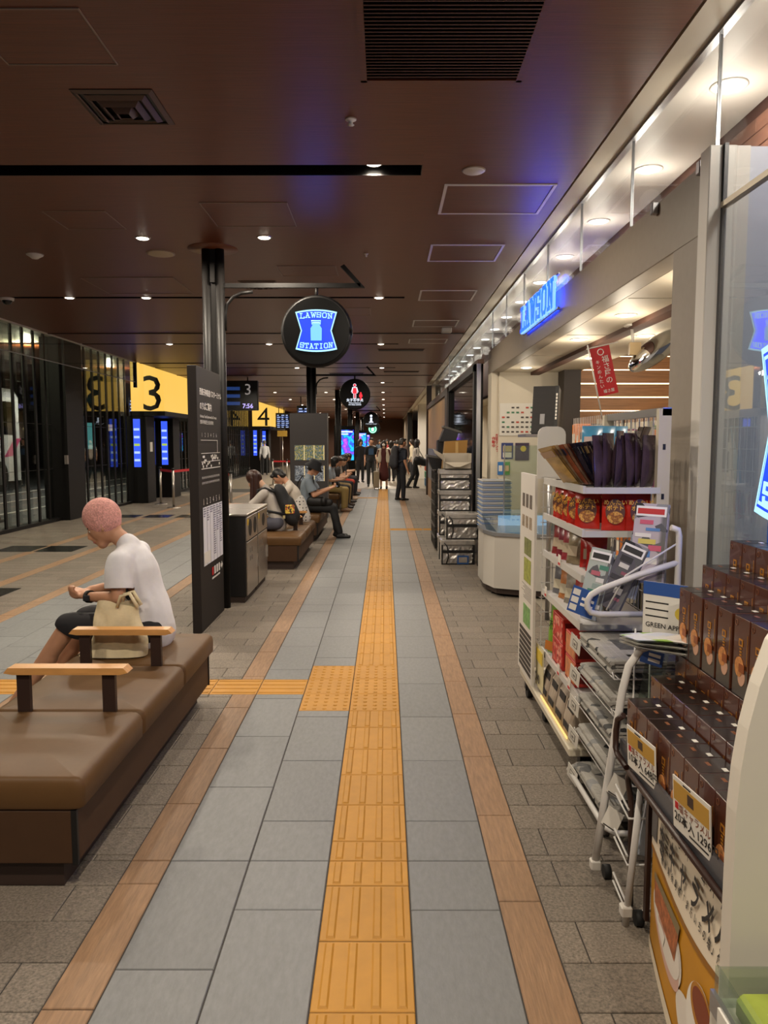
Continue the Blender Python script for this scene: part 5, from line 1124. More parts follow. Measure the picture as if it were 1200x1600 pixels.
# gold price cards
def pcard(y, z, w, h, n1, n2, lb):
    t = thing('price_card', (.80, y, z), lb, 'price card', 'gold and white price cards'); fc = ((.12, -1, 0), (-.06, 0, 1)); o = Vector((.782, y, z)); M_ = frame(o, *fc)
    B(paper).box(0, w, 0, h, -.003, 0).obj('card', t, M_); B(mat('card_gold', '#b48a34', .45)).box(.006, w-.006, h*.56, h-.012, 0, .001).obj('band', t, M_); B(brn).box(w*.42, w*.58, h*.66, h-.02, .001, .0016).obj('crest', t, M_); B(ink).box(w*.3, w*.5, h-.009, h-.005, 0, .001).obj('print', t, M_)
    f2 = (M_.to_3x3() @ Vector((1, 0, 0)), M_.to_3x3() @ Vector((0, 1, 0)))
    text('lettering', n1, .026, mat('print_brown', '#7a3a1c', .5), t, M_ @ Vector((.03, h*.40, .001)), f2, bold=.01); B(inkR).box(.012, .028, h*.40, h*.53, 0, .001).obj('print', t, M_)
    text('lettering', n2, .034, ink, t, M_ @ Vector((.008, h*.18, .001)), f2, bold=.015); B(ink).box(w*.45, w-.01, h*.08, h*.11, 0, .001).obj('print', t, M_)
pcard(2.33, .548, .19, .135, '塩キャラメル', '10本入 648円', 'gold and white price card at the far end of the cookie tray'); pcard(1.945, .548, .185, .145, '塩キャラメル', '20本入 1296円', 'gold and white price card of the big boxes nearest the white fixture')
# curved poster below the boxes
def PX(s, z=.5): return .838-.13*math.sin(min(1, s/1.2)*math.pi*.62)*(1-z/.5)
def pp(s, z, off=0): return (PX(s, z)-off, 2.24-s, z)
po = thing('curved_poster', (.8, 1.9, 0), 'curved golden promotion poster with cake, tea cup and black lettering', 'poster')
def ribbon(m, zlo, zhi, off, name, s0=0, s1=1.0, n=24):
    G = [[pp(s0+(s1-s0)*i/n, zlo(s0+(s1-s0)*i/n)+(zhi(s0+(s1-s0)*i/n)-zlo(s0+(s1-s0)*i/n))*j/3, off) for j in range(4)] for i in range(n+1)]
    G2 = [[(p[0]+.004, p[1], p[2]) for p in r][::-1] for r in G]
    return B(m).grid(G).grid(G2).obj(name, po)
goldbg = mat('poster_gold', '#b8801c', .45, noise=.18, scale=(3, 3, 3))
ribbon(goldbg, lambda s: .0, lambda s: .50, 0, 'golden_field'); ribbon(mat('poster_cream', '#d8cbb6', .5), lambda s: .335-.045*math.sin(min(1, s/.7)*math.pi), lambda s: .50, .003, 'cream_field')
ribbon(mat('poster_amber', '#8a5a14', .45), lambda s: .322-.045*math.sin(min(1, s/.7)*math.pi), lambda s: .337-.045*math.sin(min(1, s/.7)*math.pi), .004, 'amber_edge'); ribbon(mat('poster_white_edge', '#d6c8b0', .5), lambda s: 0, lambda s: .03, .003, 'cream_edge')
ribbon(mat('tray_grey'), lambda s: .36, lambda s: .46, .005, 'grey_field', .0, .05, 4)
def blob(m, s, z, a, b, name, off, sk=0, n=36): 
    V = [pp(s, z, off)]+[pp(s+a*math.cos(q*2*math.pi/n), z+b*math.sin(q*2*math.pi/n)+sk*a*math.cos(q*2*math.pi/n), off) for q in range(n)]
    o = B(m).add(V, [(0, i+1, (i+1) % n+1) for i in range(n)]).obj(name, po); return o
blob(mat('plate_white', '#d8cfc4', .4), .21, .175, .165, .075, 'plate_picture', .0035, -.12); blob(mat('plate_pink', '#c8a090', .4), .22, .15, .15, .05, 'plate_picture', .004, -.12); blob(mat('plate_white'), .21, .18, .15, .06, 'plate_picture', .0045, -.12)
def shape(m, pts, name, off): B(m).add([pp(s, z, off) for s, z in pts], [tuple(range(len(pts)))]).obj(name, po)
shape(mat('cake_brown', '#9c5a34', .5, noise=.5, scale=(60, 60, 60)), [(.05, .255), (.31, .24), (.31, .165), (.07, .185)], 'cake_picture', .0052); shape(mat('cake_top', '#7a6a4a', .5), [(.05, .272), (.31, .265), (.31, .238), (.05, .253)], 'cake_picture', .0056); shape(mat('napkin_white', '#e0d8cc', .5), [(.12, .165), (.20, .13), (.21, .165), (.17, .17)], 'napkin_picture', .006)
blob(mat('plate_white'), .50, .10, .14, .05, 'saucer_picture', .0035, -.1); blob(mat('cup_white', '#ddd6cc', .4), .52, .165, .09, .07, 'cup_picture', .0042, -.1); blob(mat('tea_red', '#7a3414', .2), .525, .195, .066, .032, 'tea_picture', .0056, -.1); blob(gold, .523, .192, .078, .042, 'cup_rim_picture', .005, -.1)
def ptext(s0, z0, body, size, step, bold, drop=.0):
    s = s0
    for i, ch in enumerate(body):
        p0 = Vector(pp(s, 0)); p1 = Vector(pp(s+.02, 0)); r_ = (p1-p0).normalized(); o = Vector(pp(s, z0-drop*i, .0045)); text('lettering', ch, size, ink, po, o, (r_, Vector(pp(s, z0+.05))-Vector(pp(s, z0))), bold=bold); s += step
ptext(.07, .368, '塩キャラメル', .092, .086, .024); ptext(.10, .447, '香ばしバームパイ', .04, .055, .01); ptext(.10, .333, '福岡県糸島産「またいちの塩」使用', .028, .031, .012)

# ------------------------------------------------------------------ white fixture in the right foreground
wf = thing('display_fixture', (.9, 1.2, 0), 'white rounded display fixture cut by the right edge', 'fixture')
cur = [(.645, 0), (.645, .90), (.65, .98), (.66, 1.06), (.677, 1.14), (.702, 1.22), (.74, 1.28), (.79, 1.33), (.9, 1.36), (1.25, 1.36), (1.25, 0)]
fxw = mat('fixture_white', '#cfc8bc', .45)
B(fxw).prism(cur[::-1], 1.32, 1.36).obj('side_panel', wf)
bx('tray_body', fxw, wf, .60, 1.1, .8, 1.30, .05, .56, .006)
tr_ = glass('acrylic', '#e8efe8', .08)
bx('tray_wall', tr_, wf, .60, .607, .8, 1.28, .56, .635); bx('tray_wall', tr_, wf, .607, 1.0, 1.27, 1.277, .56, .635); bx('label_rail', alu, wf, .592, .60, .8, 1.28, .55, .59)
bx('label_print', paper, wf, .588, .592, 1.0, 1.24, .555, .585)
B(mat('leaf_green', '#3f7a34', .5)).prism([(1.27, .50), (1.255, .43), (1.19, .30), (1.16, .38), (1.18, .46), (1.23, .51)], .595, .5995, 'x').obj('leaf_print', wf)
for i in range(4):
    t = thing('green_packet', (.7, 1.0, .562), 'lime green packet in the acrylic tray, %s' % ('far left', 'far right', 'near left', 'near right')[i], 'snack', 'lime green packets'); x = .62+.17*(i % 2); y = 1.03-.24*(i//2)
    bx('packet', mat('packet_lime', '#8d9a3c', .45, noise=.12, scale=(12, 12, 12)), t, x, x+.16, y, y+.22, .562, .612, .012); bx('label', mat('packet_pale', '#c4cf9a', .4), t, x+.03, x+.13, y+.05, y+.16, .612, .613)
# acrylic info cards behind the boxes
ac = thing('app_card', (1.05, 2.82, .78), 'white card with blue header reading GREEN APP beside the boxes', 'card'); fc = ((.72, -.69, 0), (0, 0, 1)); o = Vector((1.0, 2.86, .80)); M_ = frame(o, *fc)
B(paper).box(0, .17, 0, .25, -.003, 0).obj('card', ac, M_); B(mat('card_blue')).box(0, .17, .20, .25, 0, .001).obj('header', ac, M_); B(inkR).box(0, .17, .0, .03, 0, .001).obj('footer', ac, M_); B(mat('card_yellow')).cyl((.15, .14, .0), (.15, .14, .002), .025).obj('spot', ac, M_)
text('lettering', 'GREEN APP', .026, ink, ac, o+M_.to_3x3() @ Vector((.012, .075, .002)), fc, bold=.01)
for q in range(3): B(ink).box(.01, .10, .115+.027*q, .120+.027*q, 0, .001).obj('print', ac, M_)
ac2 = thing('blue_tag', (1.0, 2.8, .7), 'small blue tag on clear acrylic above the box rows', 'card'); M_ = frame((.965, 2.78, .755), (.75, -.65, -.12), (0, .1, 1)); B(mat('card_blue')).box(0, .085, 0, .055, -.003, 0).obj('card', ac2, M_)
for q in range(2): B(inkW).box(.03, .075, .012+.02*q, .024+.02*q, 0, .001).obj('print', ac2, M_)
B(tr_).box(0.02, .10, -.18, .11, -.008, -.004).obj('acrylic_back', ac2, M_)

# ------------------------------------------------------------------ freezer, baskets, delivery bags and crates
fz = thing('freezer', (1.4, 7.85, 0), 'white chest freezer with sliding glass top at the shop entrance', 'freezer')
FP = [(1.045, 7.90), (1.12, 7.62), (1.36, 7.50), (1.85, 7.36), (1.85, 8.35), (1.045, 8.35)]
frzM = mat('freezer_white', '#b9b5ad', .35)
B(frzM).prism(FP, .09, .63, 'z').obj('body', fz); B(plinthM).prism([(x+(.03 if x < 1.5 else 0), y+.02) for x, y in FP], .03, .09, 'z').obj('plinth', fz)
B(mat('freezer_lip', '#8d8f92', .3, metal=.5)).prism([(x-(.012 if x < 1.5 else 0), y-.012) for x, y in FP], .63, .665, 'z').obj('top_frame', fz)
B(glass('freezer_glass', '#cfe6f2', .25)).add([(1.07, 7.88, .668), (1.15, 7.66, .668), (1.37, 7.48, .668), (1.80, 7.48, .668), (1.80, 8.3, .80), (1.07, 8.3, .80)], [(0, 1, 2, 3, 4, 5)]).obj('glass_lid', fz)
bx('inner_light', em('freezer_blue', '#bfe4ff', .6), fz, 1.25, 1.8, 8.22, 8.26, .67, .78); bx('inner_floor', mat('freezer_inner', '#8fa0ac', .4), fz, 1.15, 1.78, 7.62, 8.2, .63, .64)
for x, y in ((1.12, 7.80), (1.40, 7.55)): B(rubber).cyl((x, y, .03), (x+.03, y, .03), .03, n=14).obj('castor', fz)
st = thing('basket_stand', (1.32, 9.0, 0), 'low black stand under the stacked shopping baskets', 'stand'); bx('base', black, st, 1.18, 1.46, 8.78, 9.25, 0, .06, .01); 
for x in (1.2, 1.42): B(black).box(x, x+.02, 8.8, 9.2, .06, .40).obj('rail', st)
bskW = mat('basket_white', '#b9bcc0', .4); bskB = mat('basket_blue_rim', '#7590c0', .4); bp = None
for i in range(22):
    z = .36+.0265*i
    if bp is None:
        bp = thing('shopping_basket', (1.31, 9.0, z), 'x', 'basket', 'stacked shopping baskets'); V = []
        b = B(bskW)
        for a, (sx, sy, zz) in enumerate(((.12, .17, 0), (.165, .22, .22), (.16, .215, .22), (.115, .165, .006))): b.v += [(1.31+sx*p, 9.0+sy*q, z+zz) for p, q in ((-1, -1), (1, -1), (1, 1), (-1, 1))]
        for a in range(3):
            for q in range(4): b.f.append((a*4+q, a*4+(q+1) % 4, a*4+4+(q+1) % 4, a*4+4+q)); b.m.append(0); b.sm.append(False)
        b.f += [(3, 2, 1, 0), (12, 13, 14, 15)]; b.m += [0, 0]; b.sm += [False, False]; b.obj('shell', bp)
        rb_ = B(bskB).box(1.135, 1.485, 8.77, 8.785, z+.216, z+.225).box(1.135, 1.485, 9.215, 9.23, z+.216, z+.225).box(1.135, 1.15, 8.785, 9.215, z+.216, z+.225).box(1.47, 1.485, 8.785, 9.215, z+.216, z+.225).obj('rim', bp); cur_b = bp
    else:
        cur_b = dup(bp, Matrix.Translation((1.31, 9.0, z)))
        if i % 2:
            for chd in cur_b.children:
                if chd.name.startswith('rim'): chd.material_slots[0].link = 'OBJECT'; chd.material_slots[0].material = offw
    tag(cur_b, 'plastic shopping basket, %s from the top of the nested stack' % ['topmost one, first', 'second', 'third', 'fourth', 'fifth', 'sixth', 'seventh', 'eighth', 'ninth', 'tenth', 'eleventh', 'twelfth', 'thirteenth', 'fourteenth', 'fifteenth', 'sixteenth', 'seventeenth', 'eighteenth', 'nineteenth', 'twentieth', 'twenty-first', 'twenty-second'][21-i])
silv = mat('silver_foil_bag', '#c2beb8', .24, metal=.62, noise=.18, scale=(9, 9, 9), bump=1.0, bscale=(14, 14, 14))
def sbag(x0, x1, y0, y1, z0, z1, lb, handle=True, blue=False):
    t = thing('delivery_bag', ((x0+x1)/2, (y0+y1)/2, z0), lb, 'bag', 'silver insulated delivery bags')
    bx('shell', silv, t, x0, x1, y0, y1, z0, z1, .015); rj = random.Random(int(z0*1000)); G = [[(x0+.02+(x1-x0-.04)*a/13, y0-.002-rj.random()*.012, z0+.02+(z1-z0-.1)*c/7) for c in range(8)] for a in range(14)]; B(silv).grid(G, False).obj('foil_front', t); bx('lid_flap', silv, t, x0-.008, x1+.008, y0-.012, y1, z1-.07, z1+.004, .012)
    bx('strap', black, t, x0-.004, x1+.004, y0-.018, y0, z0+(z1-z0)*.48, z0+(z1-z0)*.60); bx('corner_trim', black, t, x0-.004, x0+.014, y0-.008, y0+.01, z0, z1-.05); bx('corner_trim', black, t, x1-.03, x1+.004, y0-.009, y0+.01, z0, z1-.06); bx('bottom_trim', black, t, x0, x1, y0-.006, y0, z0, z0+.015)
    if handle: B(black).tube([(x0+.03, y0-.022, z0+(z1-z0)*.9), (x0+.07, y0-.03, z0+(z1-z0)*.75), (x0+.085, y0-.03, z0+(z1-z0)*.3), (x0+.06, y0-.022, z0+.02)], .008, 6).obj('handle', t)
    if blue:
        f = bx('pocket_frame', mat('pocket_blue', '#2a5a9c', .5), t, x0+.20, x0+.35, y0-.024, y0-.014, z0+.01, z0+.12); bx('pocket_window', silv, f, x0+.22, x0+.33, y0-.027, y0-.024, z0+.03, z0+.10)
    return t
sbag(.735, 1.16, 9.66, 9.98, .0, .32, 'bottom silver insulated bag with a blue pocket frame', True, True)
sbag(.80, 1.22, 9.72, 10.04, .325, .66, 'second silver insulated bag of the front stack')
sbag(.735, 1.16, 10.12, 10.44, .66, .94, 'silver bag in the rear stack, lower', False); sbag(.735, 1.16, 10.12, 10.44, .945, 1.22, 'topmost silver bag under the open white carton', False); sbag(.735, 1.16, 10.12, 10.44, .33, .655, 'silver bag in the rear stack behind the front bags', True); sbag(.735, 1.16, 10.12, 10.44, 0, .325, 'lowest silver bag of the rear stack', False)
tp = thing('trolley_pole', (1.22, 9.6, 0), 'slim chrome trolley pole with castor beside the silver bags', 'trolley'); B(chrome).tube([(1.20, 9.55, .05), (1.20, 9.55, .36), (1.23, 9.6, .42), (1.30, 9.7, .3)], .012, 8).obj('pole', tp); B(rubber).cyl((1.185, 9.55, .03), (1.215, 9.55, .03), .03, n=14).obj('castor', tp)
cb = thing('open_carton', (.95, 10.25, 1.22), 'open white carton with raised flaps on the bag stack', 'box'); ct = mat('carton_white', '#a39a8b', .6)
b = B(ct).box(.80, 1.16, 10.10, 10.44, 1.225, 1.235).box(.80, 1.16, 10.10, 10.106, 1.225, 1.32).box(.80, .806, 10.1, 10.44, 1.225, 1.42).box(1.154, 1.16, 10.1, 10.44, 1.225, 1.44).box(.80, 1.16, 10.434, 10.44, 1.225, 1.44); b.obj('carton', cb)
B(ct).add([(.80, 10.1, 1.33), (.80, 10.44, 1.42), (.66, 10.42, 1.5), (.66, 10.1, 1.45), (.80, 10.1, 1.325), (.80, 10.44, 1.415), (.66, 10.42, 1.495), (.66, 10.1, 1.445)], [(0, 1, 2, 3), (7, 6, 5, 4), (0, 4, 5, 1), (2, 6, 7, 3)]).obj('flap', cb); B(ct).add([(.8, 10.1, 1.32), (1.16, 10.1, 1.32), (1.0, 10.0, 1.26), (.92, 10.0, 1.26)], [(0, 1, 2, 3)]).obj('flap', cb)
bb = thing('brown_carton', (.92, 10.7, 1.44), 'upright ochre cardboard box behind the white carton', 'box'); kb_ = mat('cardboard_ochre', '#8a6428', .6); B(kb_).prism([(.80, 1.20), (1.12, 1.20), (1.15, 1.62), (.84, 1.60)], 10.5, 10.75).obj('carton', bb); B(mat('tape_tan', '#a88850', .5)).box(.98, 1.02, 10.494, 10.5, 1.3, 1.6).obj('tape', bb)
bt = thing('black_tub', (.82, 10.9, 1.2), 'black plastic tubs with lids heaped beside the wood panel', 'tub'); B(mat('tub_black', '#1a1a1c', .3)).prism([(.68, 1.20), (.88, 1.20), (.92, 1.34), (.62, 1.38)], 10.85, 11.3).prism([(.78, 1.60), (1.02, 1.60), (1.06, 1.74), (.86, 1.80)], 10.85, 11.2).obj('shell', bt); B(mat('tub_grey', '#4a4844', .4)).prism([(.60, 1.38), (.93, 1.335), (.93, 1.36), (.61, 1.41)], 10.84, 11.3).prism([(.83, 1.80), (1.10, 1.72), (1.10, 1.745), (.84, 1.83)], 10.84, 11.2).obj('lid', bt)
for x, z in ((.78, 1.2),): bx('stand', black, bt, .76, 1.1, 10.9, 11.2, 0, 1.62)
ts_ = thing('black_trolley', (.95, 10.62, 0), 'black trolley under the ochre cardboard box behind the bags', 'trolley'); bx('frame', black, ts_, .78, 1.14, 10.48, 10.8, .06, 1.198); bx('base', mat('crate_rib', '#35322e', .4), ts_, .76, 1.16, 10.46, 10.82, 0, .06)
crM = mat('crate_black', '#1b1917', .4); cp = None
for i in range(7):
    z = .03+.165*i
    if cp is None:
        cp = thing('folding_crate', (.82, 11.4, z), 'x', 'crate', 'stacked black folding crates'); b = B(crM).box(.73, .91, 10.95, 11.85, z, z+.15)
        b.obj('shell', cp); r_ = B(mat('crate_rib', '#35322e', .4))
        for q in range(7): r_.box(.724, .73, 10.97+.125*q, 10.985+.125*q, z+.02, z+.15)
        r_.box(.722, .73, 10.95, 11.85, z+.135, z+.155).box(.73, .91, 10.94, 10.95, z+.1, z+.12).box(.76, .775, 10.94, 10.95, z, z+.1).box(.86, .875, 10.94, 10.95, z, z+.1); r_.obj('rib_grid', cp); cc = cp
    else: cc = dup(cp, Matrix.Translation((.82, 11.4, z)))
    tag(cc, 'black folding crate in the stack by the silver bags, %s from the floor' % ('first', 'second', 'third', 'fourth', 'fifth', 'sixth', 'top one, seventh')[i])
# ------------------------------------------------------------------ shelving seen inside the store
ordn = 'first second third fourth fifth sixth seventh eighth ninth tenth eleventh twelfth thirteenth fourteenth fifteenth sixteenth seventeenth eighteenth nineteenth twentieth'.split()
def inshelf(x0, x1, y0, y1, h, lb, seed):
    rr = random.Random(seed); t = thing('store_shelf', ((x0+x1)/2, (y0+y1)/2, 0), 'cream '+lb+(' behind the product rack' if seed == 1 else ' deeper inside the shop'), 'shelf', 'shelves inside the store')
    bx('back_panel', rackM, t, x0+.16, x0+.19, y0, y1, .1, h); bx('base', rackM, t, x0, x1, y0, y1, .003, .1)
    for z in (.45, .8, 1.15, 1.5): bx('shelf_board', rackM, t, x0, x1, y0, y1, z-.015, z)
    b = B(wire)
    for q in range(int((y1-y0)/.05)): b.box(x0, x0+.004, y0+.05*q, y0+.05*q+.004, h-.12, h+.06)
    for q in range(int((x1-x0)/.05)): b.box(x0+.05*q, x0+.05*q+.004, y0, y0+.004, h-.2, h+.06)
    b.box(x0, x1, y0-.002, y0+.004, h+.05, h+.058); b.obj('wire_fence', t)
    k = 0
    for z in (.1, .45, .8, 1.15, 1.5):
        y = y0+.02; nn = -1
        while y < y1-.12:
            w = rr.uniform(.09, .16); hh = rr.uniform(.14, .26); k += 1; nn += 1; c_ = rr.choice(('#b8352a', '#c9a23a', '#3a6aa0', '#5a8a4a', '#c8c0b0', '#8a3a6a', '#d07a3a', '#46474d'))
            g_ = thing('packet', (x0+.08, y+w/2, z), 'packet', 'snack', lb); q = g_
            bx('body', mat('goods_'+c_[1:], c_, .4), q, x0+.01, x0+.14, y, y+w*.9, z, z+hh, .01); bx('label', mat('goods_label', '#d0c8b8', .5), q, x0+.008, x0+.010, y+w*.15, y+w*.75, z+hh*.3, z+hh*.65); bx('label', mat('goods_label'), q, x0+.03, x0+.12, y-.002, y, z+hh*.3, z+hh*.65)
            tag(q, '%s packet, %s, %s of the %s' % ({'#b8352a': 'red', '#c9a23a': 'yellow', '#3a6aa0': 'blue', '#5a8a4a': 'green', '#c8c0b0': 'cream', '#8a3a6a': 'purple', '#d07a3a': 'orange', '#46474d': 'grey'}[c_], ordn[nn]+' from the near end', {.1: 'floor board', .45: 'second board', .8: 'third board', 1.15: 'fourth board', 1.5: 'top board'}[z], lb.replace(' with wire fence', '')), 'snack', 'packets in the '+lb); y += w
    return t
inshelf(1.55, 1.95, 4.9, 6.3, 1.72, 'wire fenced shelf', 1)
inshelf(2.5, 2.9, 7.0, 9.0, 1.8, 'inner shelf', 2)
dp = thing('dark_display_box', (1.38, 6.5, 1.62), 'dark tilted promotion board on a shelf beside the red banner', 'display'); M_ = T(1.36, 6.5, 1.66, R(-20), R(-14))
B(mat('board_charcoal', '#15110f', .65, noise=.3, scale=(4, 4, 30))).box(-.10, .09, -.015, .015, 0, .42).obj('board', dp, M_); B(black).box(.09, .12, -.02, .12, 0, .42).obj('side', dp, M_); 
for q in range(8): B(paper).box(.098, .112, -.0215, -.0205, .12+.03*q, .142+.03*q).obj('print', dp, M_)
B(mat('label_silver', '#8a8a8c', .3)).box(-.03, .01, -.018, -.015, .08, .17).obj('label', dp, M_)
bx('shelf_plate', alu, dp, 1.18, 1.52, 6.35, 6.7, 1.63, 1.655); B(alu).cyl((1.45, 6.6, 0), (1.45, 6.6, 1.64), .02).obj('post', dp)
ps = thing('plastic_screen', (1.6, 8.6, .75), 'clear plastic screen panel behind the freezer', 'screen'); bx('pane', tr_, ps, 1.36, 1.75, 8.6, 8.606, .2, 1.55); 
for x in (1.36, 1.74): bx('edge_strip', alu, ps, x, x+.012, 8.595, 8.611, 0, 1.56)
# ------------------------------------------------------------------ people
def V3(*a): return Vector(a)
WR = bpy.data.textures.new('fold_noise', 'CLOUDS'); WR.noise_scale = .13; WR.noise_depth = 0
def remesh(mb, vox, smooth=5, fac=.5, fold=0):
    o = bpy.data.objects.new('tmp_shape', mb.mesh('tmp_shape')); m = o.modifiers.new('r', 'REMESH'); m.mode = 'VOXEL'; m.voxel_size = vox; m.use_smooth_shade = True
    s = o.modifiers.new('s', 'SMOOTH'); s.iterations = smooth; s.factor = fac
    if fold: d = o.modifiers.new('d', 'DISPLACE'); d.texture = WR; d.strength = fold; d.mid_level = .45; d.texture_coords = 'LOCAL'
    me = bake(o)
    old = o.data; bpy.data.objects.remove(o); bpy.data.meshes.remove(old)
    me.materials.clear(); me.materials.append(mb.mats[0]); me.polygons.foreach_set('use_smooth', [True]*len(me.polygons)); return me
def hand(b, w, d, nrm, thumb, curl=.6, s=1.0):
    d = Vector(d).normalized(); n = Vector(nrm); n = (n-d*n.dot(d)).normalized(); sd = d.cross(n)
    if sd.dot(Vector(thumb)) < 0: sd = -sd          # sd points to the thumb side
    k = w+d*.085*s
    b.cap(w+d*.01, k, .026*s, .034*s, .5, sd)
    for i, (off, L) in enumerate(((.030, .072), (.010, .080), (-.010, .075), (-.029, .060))):
        p = k+sd*off*s; dd = d.copy()
        for j, (f, r) in enumerate(((.45, .0105), (.30, .0095), (.25, .0085))):
            dd = (Matrix.Rotation(curl*(.35+.35*j), 3, n.cross(d)) @ dd) if curl else dd
            q = p+dd*L*f*s; b.cap(p, q, r*s, r*.92*s, n=8); p = q
    p = w+d*.025*s+sd*.028*s; q = p+(d*.6+sd*.6-n*.25*0).normalized()*.042*s; b.cap(p, q, .0135*s, .0115*s, n=8); b.cap(q, q+(d*.9+n*.3).normalized()*.032*s, .0112*s, .0095*s, n=8)
SK = ('#c99b7c', '#b9886a', '#d2a88a')
def cloth(name, c_): return mat('cloth_'+c_[1:], c_, .8, noise=.06, scale=(12, 12, 12), bump=.15, bscale=(35, 35, 35))
def person(lb, loc, rz, pose='stand', bulk=0, curl=.75, lean=.0, hp=.0, hy=.0, arms=None, legs=None, skin=0, top='#888888', bottom='#222222', shoe='#1a1a1a', hair='#15100e', style='short', sleeve='short', wear='pants', vox=.016, hc=None, face=False, sc=1.0, grp='people in the concourse', neckf=0.0, shoe_h=True):
    M_ = T(*loc, rz) @ Matrix.Diagonal((sc, sc, sc, 1)); sk = mat('skin%d' % skin, SK[skin], .55, noise=.05, scale=(20, 20, 20))
    pv = V3(0, 0, .53 if pose == 'sit' else .93); sd = V3(0, math.sin(lean), math.cos(lean)); l2 = lean*1.25+.05; s2 = V3(0, math.sin(l2), math.cos(l2))
    wst = pv+sd*.16; ch = pv+sd*.16+s2*.17; nb = ch+s2*.175; X1 = V3(1, 0, 0)
    nk = nb+V3(0, math.sin(l2+hp*.4)+neckf, math.cos(l2+hp*.4)).normalized()*.065
    hd = V3(0, math.sin(hp), math.cos(hp)); hr = (Matrix.Rotation(-hy, 3, 'Z') @ Matrix.Rotation(-hp, 3, 'X'))
    hcn = nk+hr @ V3(0, .025, .095)
    shs = [ch+s2*.09+X1*s*.168+V3(0, .015, 0) for s in (-1, 1)]
    hips = [pv+X1*s*.085 for s in (-1, 1)]
    if legs is None:
        legs = [(V3(s*.10, .44, .50), V3(s*.10, .42, .085)) for s in (-1, 1)] if pose == 'sit' else [(V3(s*.095, .02, .49), V3(s*.10, -.02, .085)) for s in (-1, 1)]
    else: legs = [(Vector(a), Vector(b)) for a, b in legs]
    if arms is None: arms = [(shs[i]+V3(s*.05, -.03, -.27), shs[i]+V3(s*.06, .05, -.50)) for i, s in ((0, -1), (1, 1))]
    else: arms = [(Vector(a), Vector(b)) for a, b in arms]
    b = B(sk)
    b.cap(pv, wst, .125, .105, .72, X1); b.cap(wst, ch, .105, .13, .68, X1); b.cap(ch, nb-s2*.04, .13, .085, .66, X1); b.cap(nb-s2*.02, nk+hr @ V3(0, .0, .03), .052, .047)
    b.ell(hcn, .074, .092, .108, 14, 10, hr); b.cap(hcn+hr @ V3(0, .03, -.05), hcn+hr @ V3(0, .058, -.082), .055, .036, .9, hr @ X1)
    if vox < .018:
        b.cap(hcn+hr @ V3(0, .088, .012), hcn+hr @ V3(0, .106, -.022), .008, .014, n=8); b.cap(hcn+hr @ V3(0, .093, -.052), hcn+hr @ V3(0, .094, -.058), .016, .014, .6, n=8)
        for s in (-1, 1): b.cap(hcn+hr @ V3(s*.076, -.008, .012), hcn+hr @ V3(s*.078, -.004, -.02), .02, .014, .5, n=8)
    for i, s in ((0, -1), (1, 1)):
        e, w = arms[i]; b.cap(shs[i], e, .048, .038); b.cap(e, w, .039, .026)
        dh = (w-e).normalized()
        if vox < .010: hand(b, w, dh, V3(0, .0, -1) if abs(dh.z) < .8 else V3(0, 1, 0), V3(-s, 0, .4), curl)
        else: b.cap(w, w+dh*.09, .028, .03, .55, V3(0, 0, 1) if abs(dh.z) < .8 else V3(0, 1, 0)); b.cap(w+dh*.09, w+dh*.15, .026, .014, .6); b.cap(w+dh*.03+V3(-s*.02, 0, .01), w+dh*.09+V3(-s*.035, 0, .02), .012, .010)
        k, a = legs[i]; b.cap(hips[i], k, .078, .056); b.cap(k, a, .055, .036); b.cap(k*.6+a*.4+V3(0, -.012, 0), k*.35+a*.65, .05, .04)
        f = (V3(a.x-k.x, a.y-k.y, 0)*0+V3(0, 1, 0)); b.cap(a+V3(0, -.03, -.045), a+V3(0, .13, -.055), .034, .028, .8, X1)
    body = bpy.data.objects.new('person', remesh(b, vox)); COL.objects.link(body); reg(body, None, M_); tag(body, lb, 'person', grp)
    def part(name, mb, v=None, sm=5, cuts_=()):
        fine = vox < .01 and name in ('shirt', 'trousers', 'shorts')
        me = remesh(mb, v or vox, 22 if fine else sm, fold=.014 if fine else 0)
        if fine and cuts_:                 # open, straight cuffs and hems
            bm = bmesh.new(); bm.from_mesh(me)
            for P, d, rad in cuts_:
                fs = [f for f in bm.faces if (f.calc_center_median()-P).length < rad and (lambda q: (q-d*q.dot(d)).length)(f.calc_center_median()-P) < rad*.78]
                bmesh.ops.bisect_plane(bm, geom=list({e for f in fs for e in f.edges} | {v_ for f in fs for v_ in f.verts} | set(fs)), plane_co=P, plane_no=d, clear_outer=True)
            bm.to_mesh(me); bm.free()
        o = bpy.data.objects.new(name, me); COL.objects.link(o); reg(o, body, M_); return o
    # top
    c = B(cloth('top', top)); g = .014+bulk
    c.cap(pv+sd*-.0, wst, .135+g, .118+g, .76, X1); c.cap(wst, ch, .118+g, .138+g, .72, X1); c.cap(ch, nb-s2*.05, .138+g, .088+g*.4, .68, X1)
    for i in (0, 1):
        e, w = arms[i]
        c.cap(nb-s2*.05+X1*(-.03 if i == 0 else .03), shs[i]+s2*.0, .055, .058+bulk*.3)
        c.cap(ch+s2*.11+X1*(-.05 if i == 0 else .05), shs[i], .068+bulk*.3, .058+bulk*.4)
        if sleeve == 'short': c.cap(shs[i], shs[i]*.30+e*.70, .060+bulk*.5, .060+bulk)
        elif sleeve == 'long': c.cap(shs[i], e, .062, .052); c.cap(e, w*.93+e*.07, .052, .040)
    if neckf: c.cap(nb-s2*.10, nb-s2*.065, .085, .07, .8, X1)
    part('shirt', c, cuts_=[(shs[i]*.26+arms[i][0]*.74, (arms[i][0]-shs[i]).normalized(), .105) for i in (0, 1)] if sleeve == 'short' else ())
    c = B(cloth('bottom', bottom))
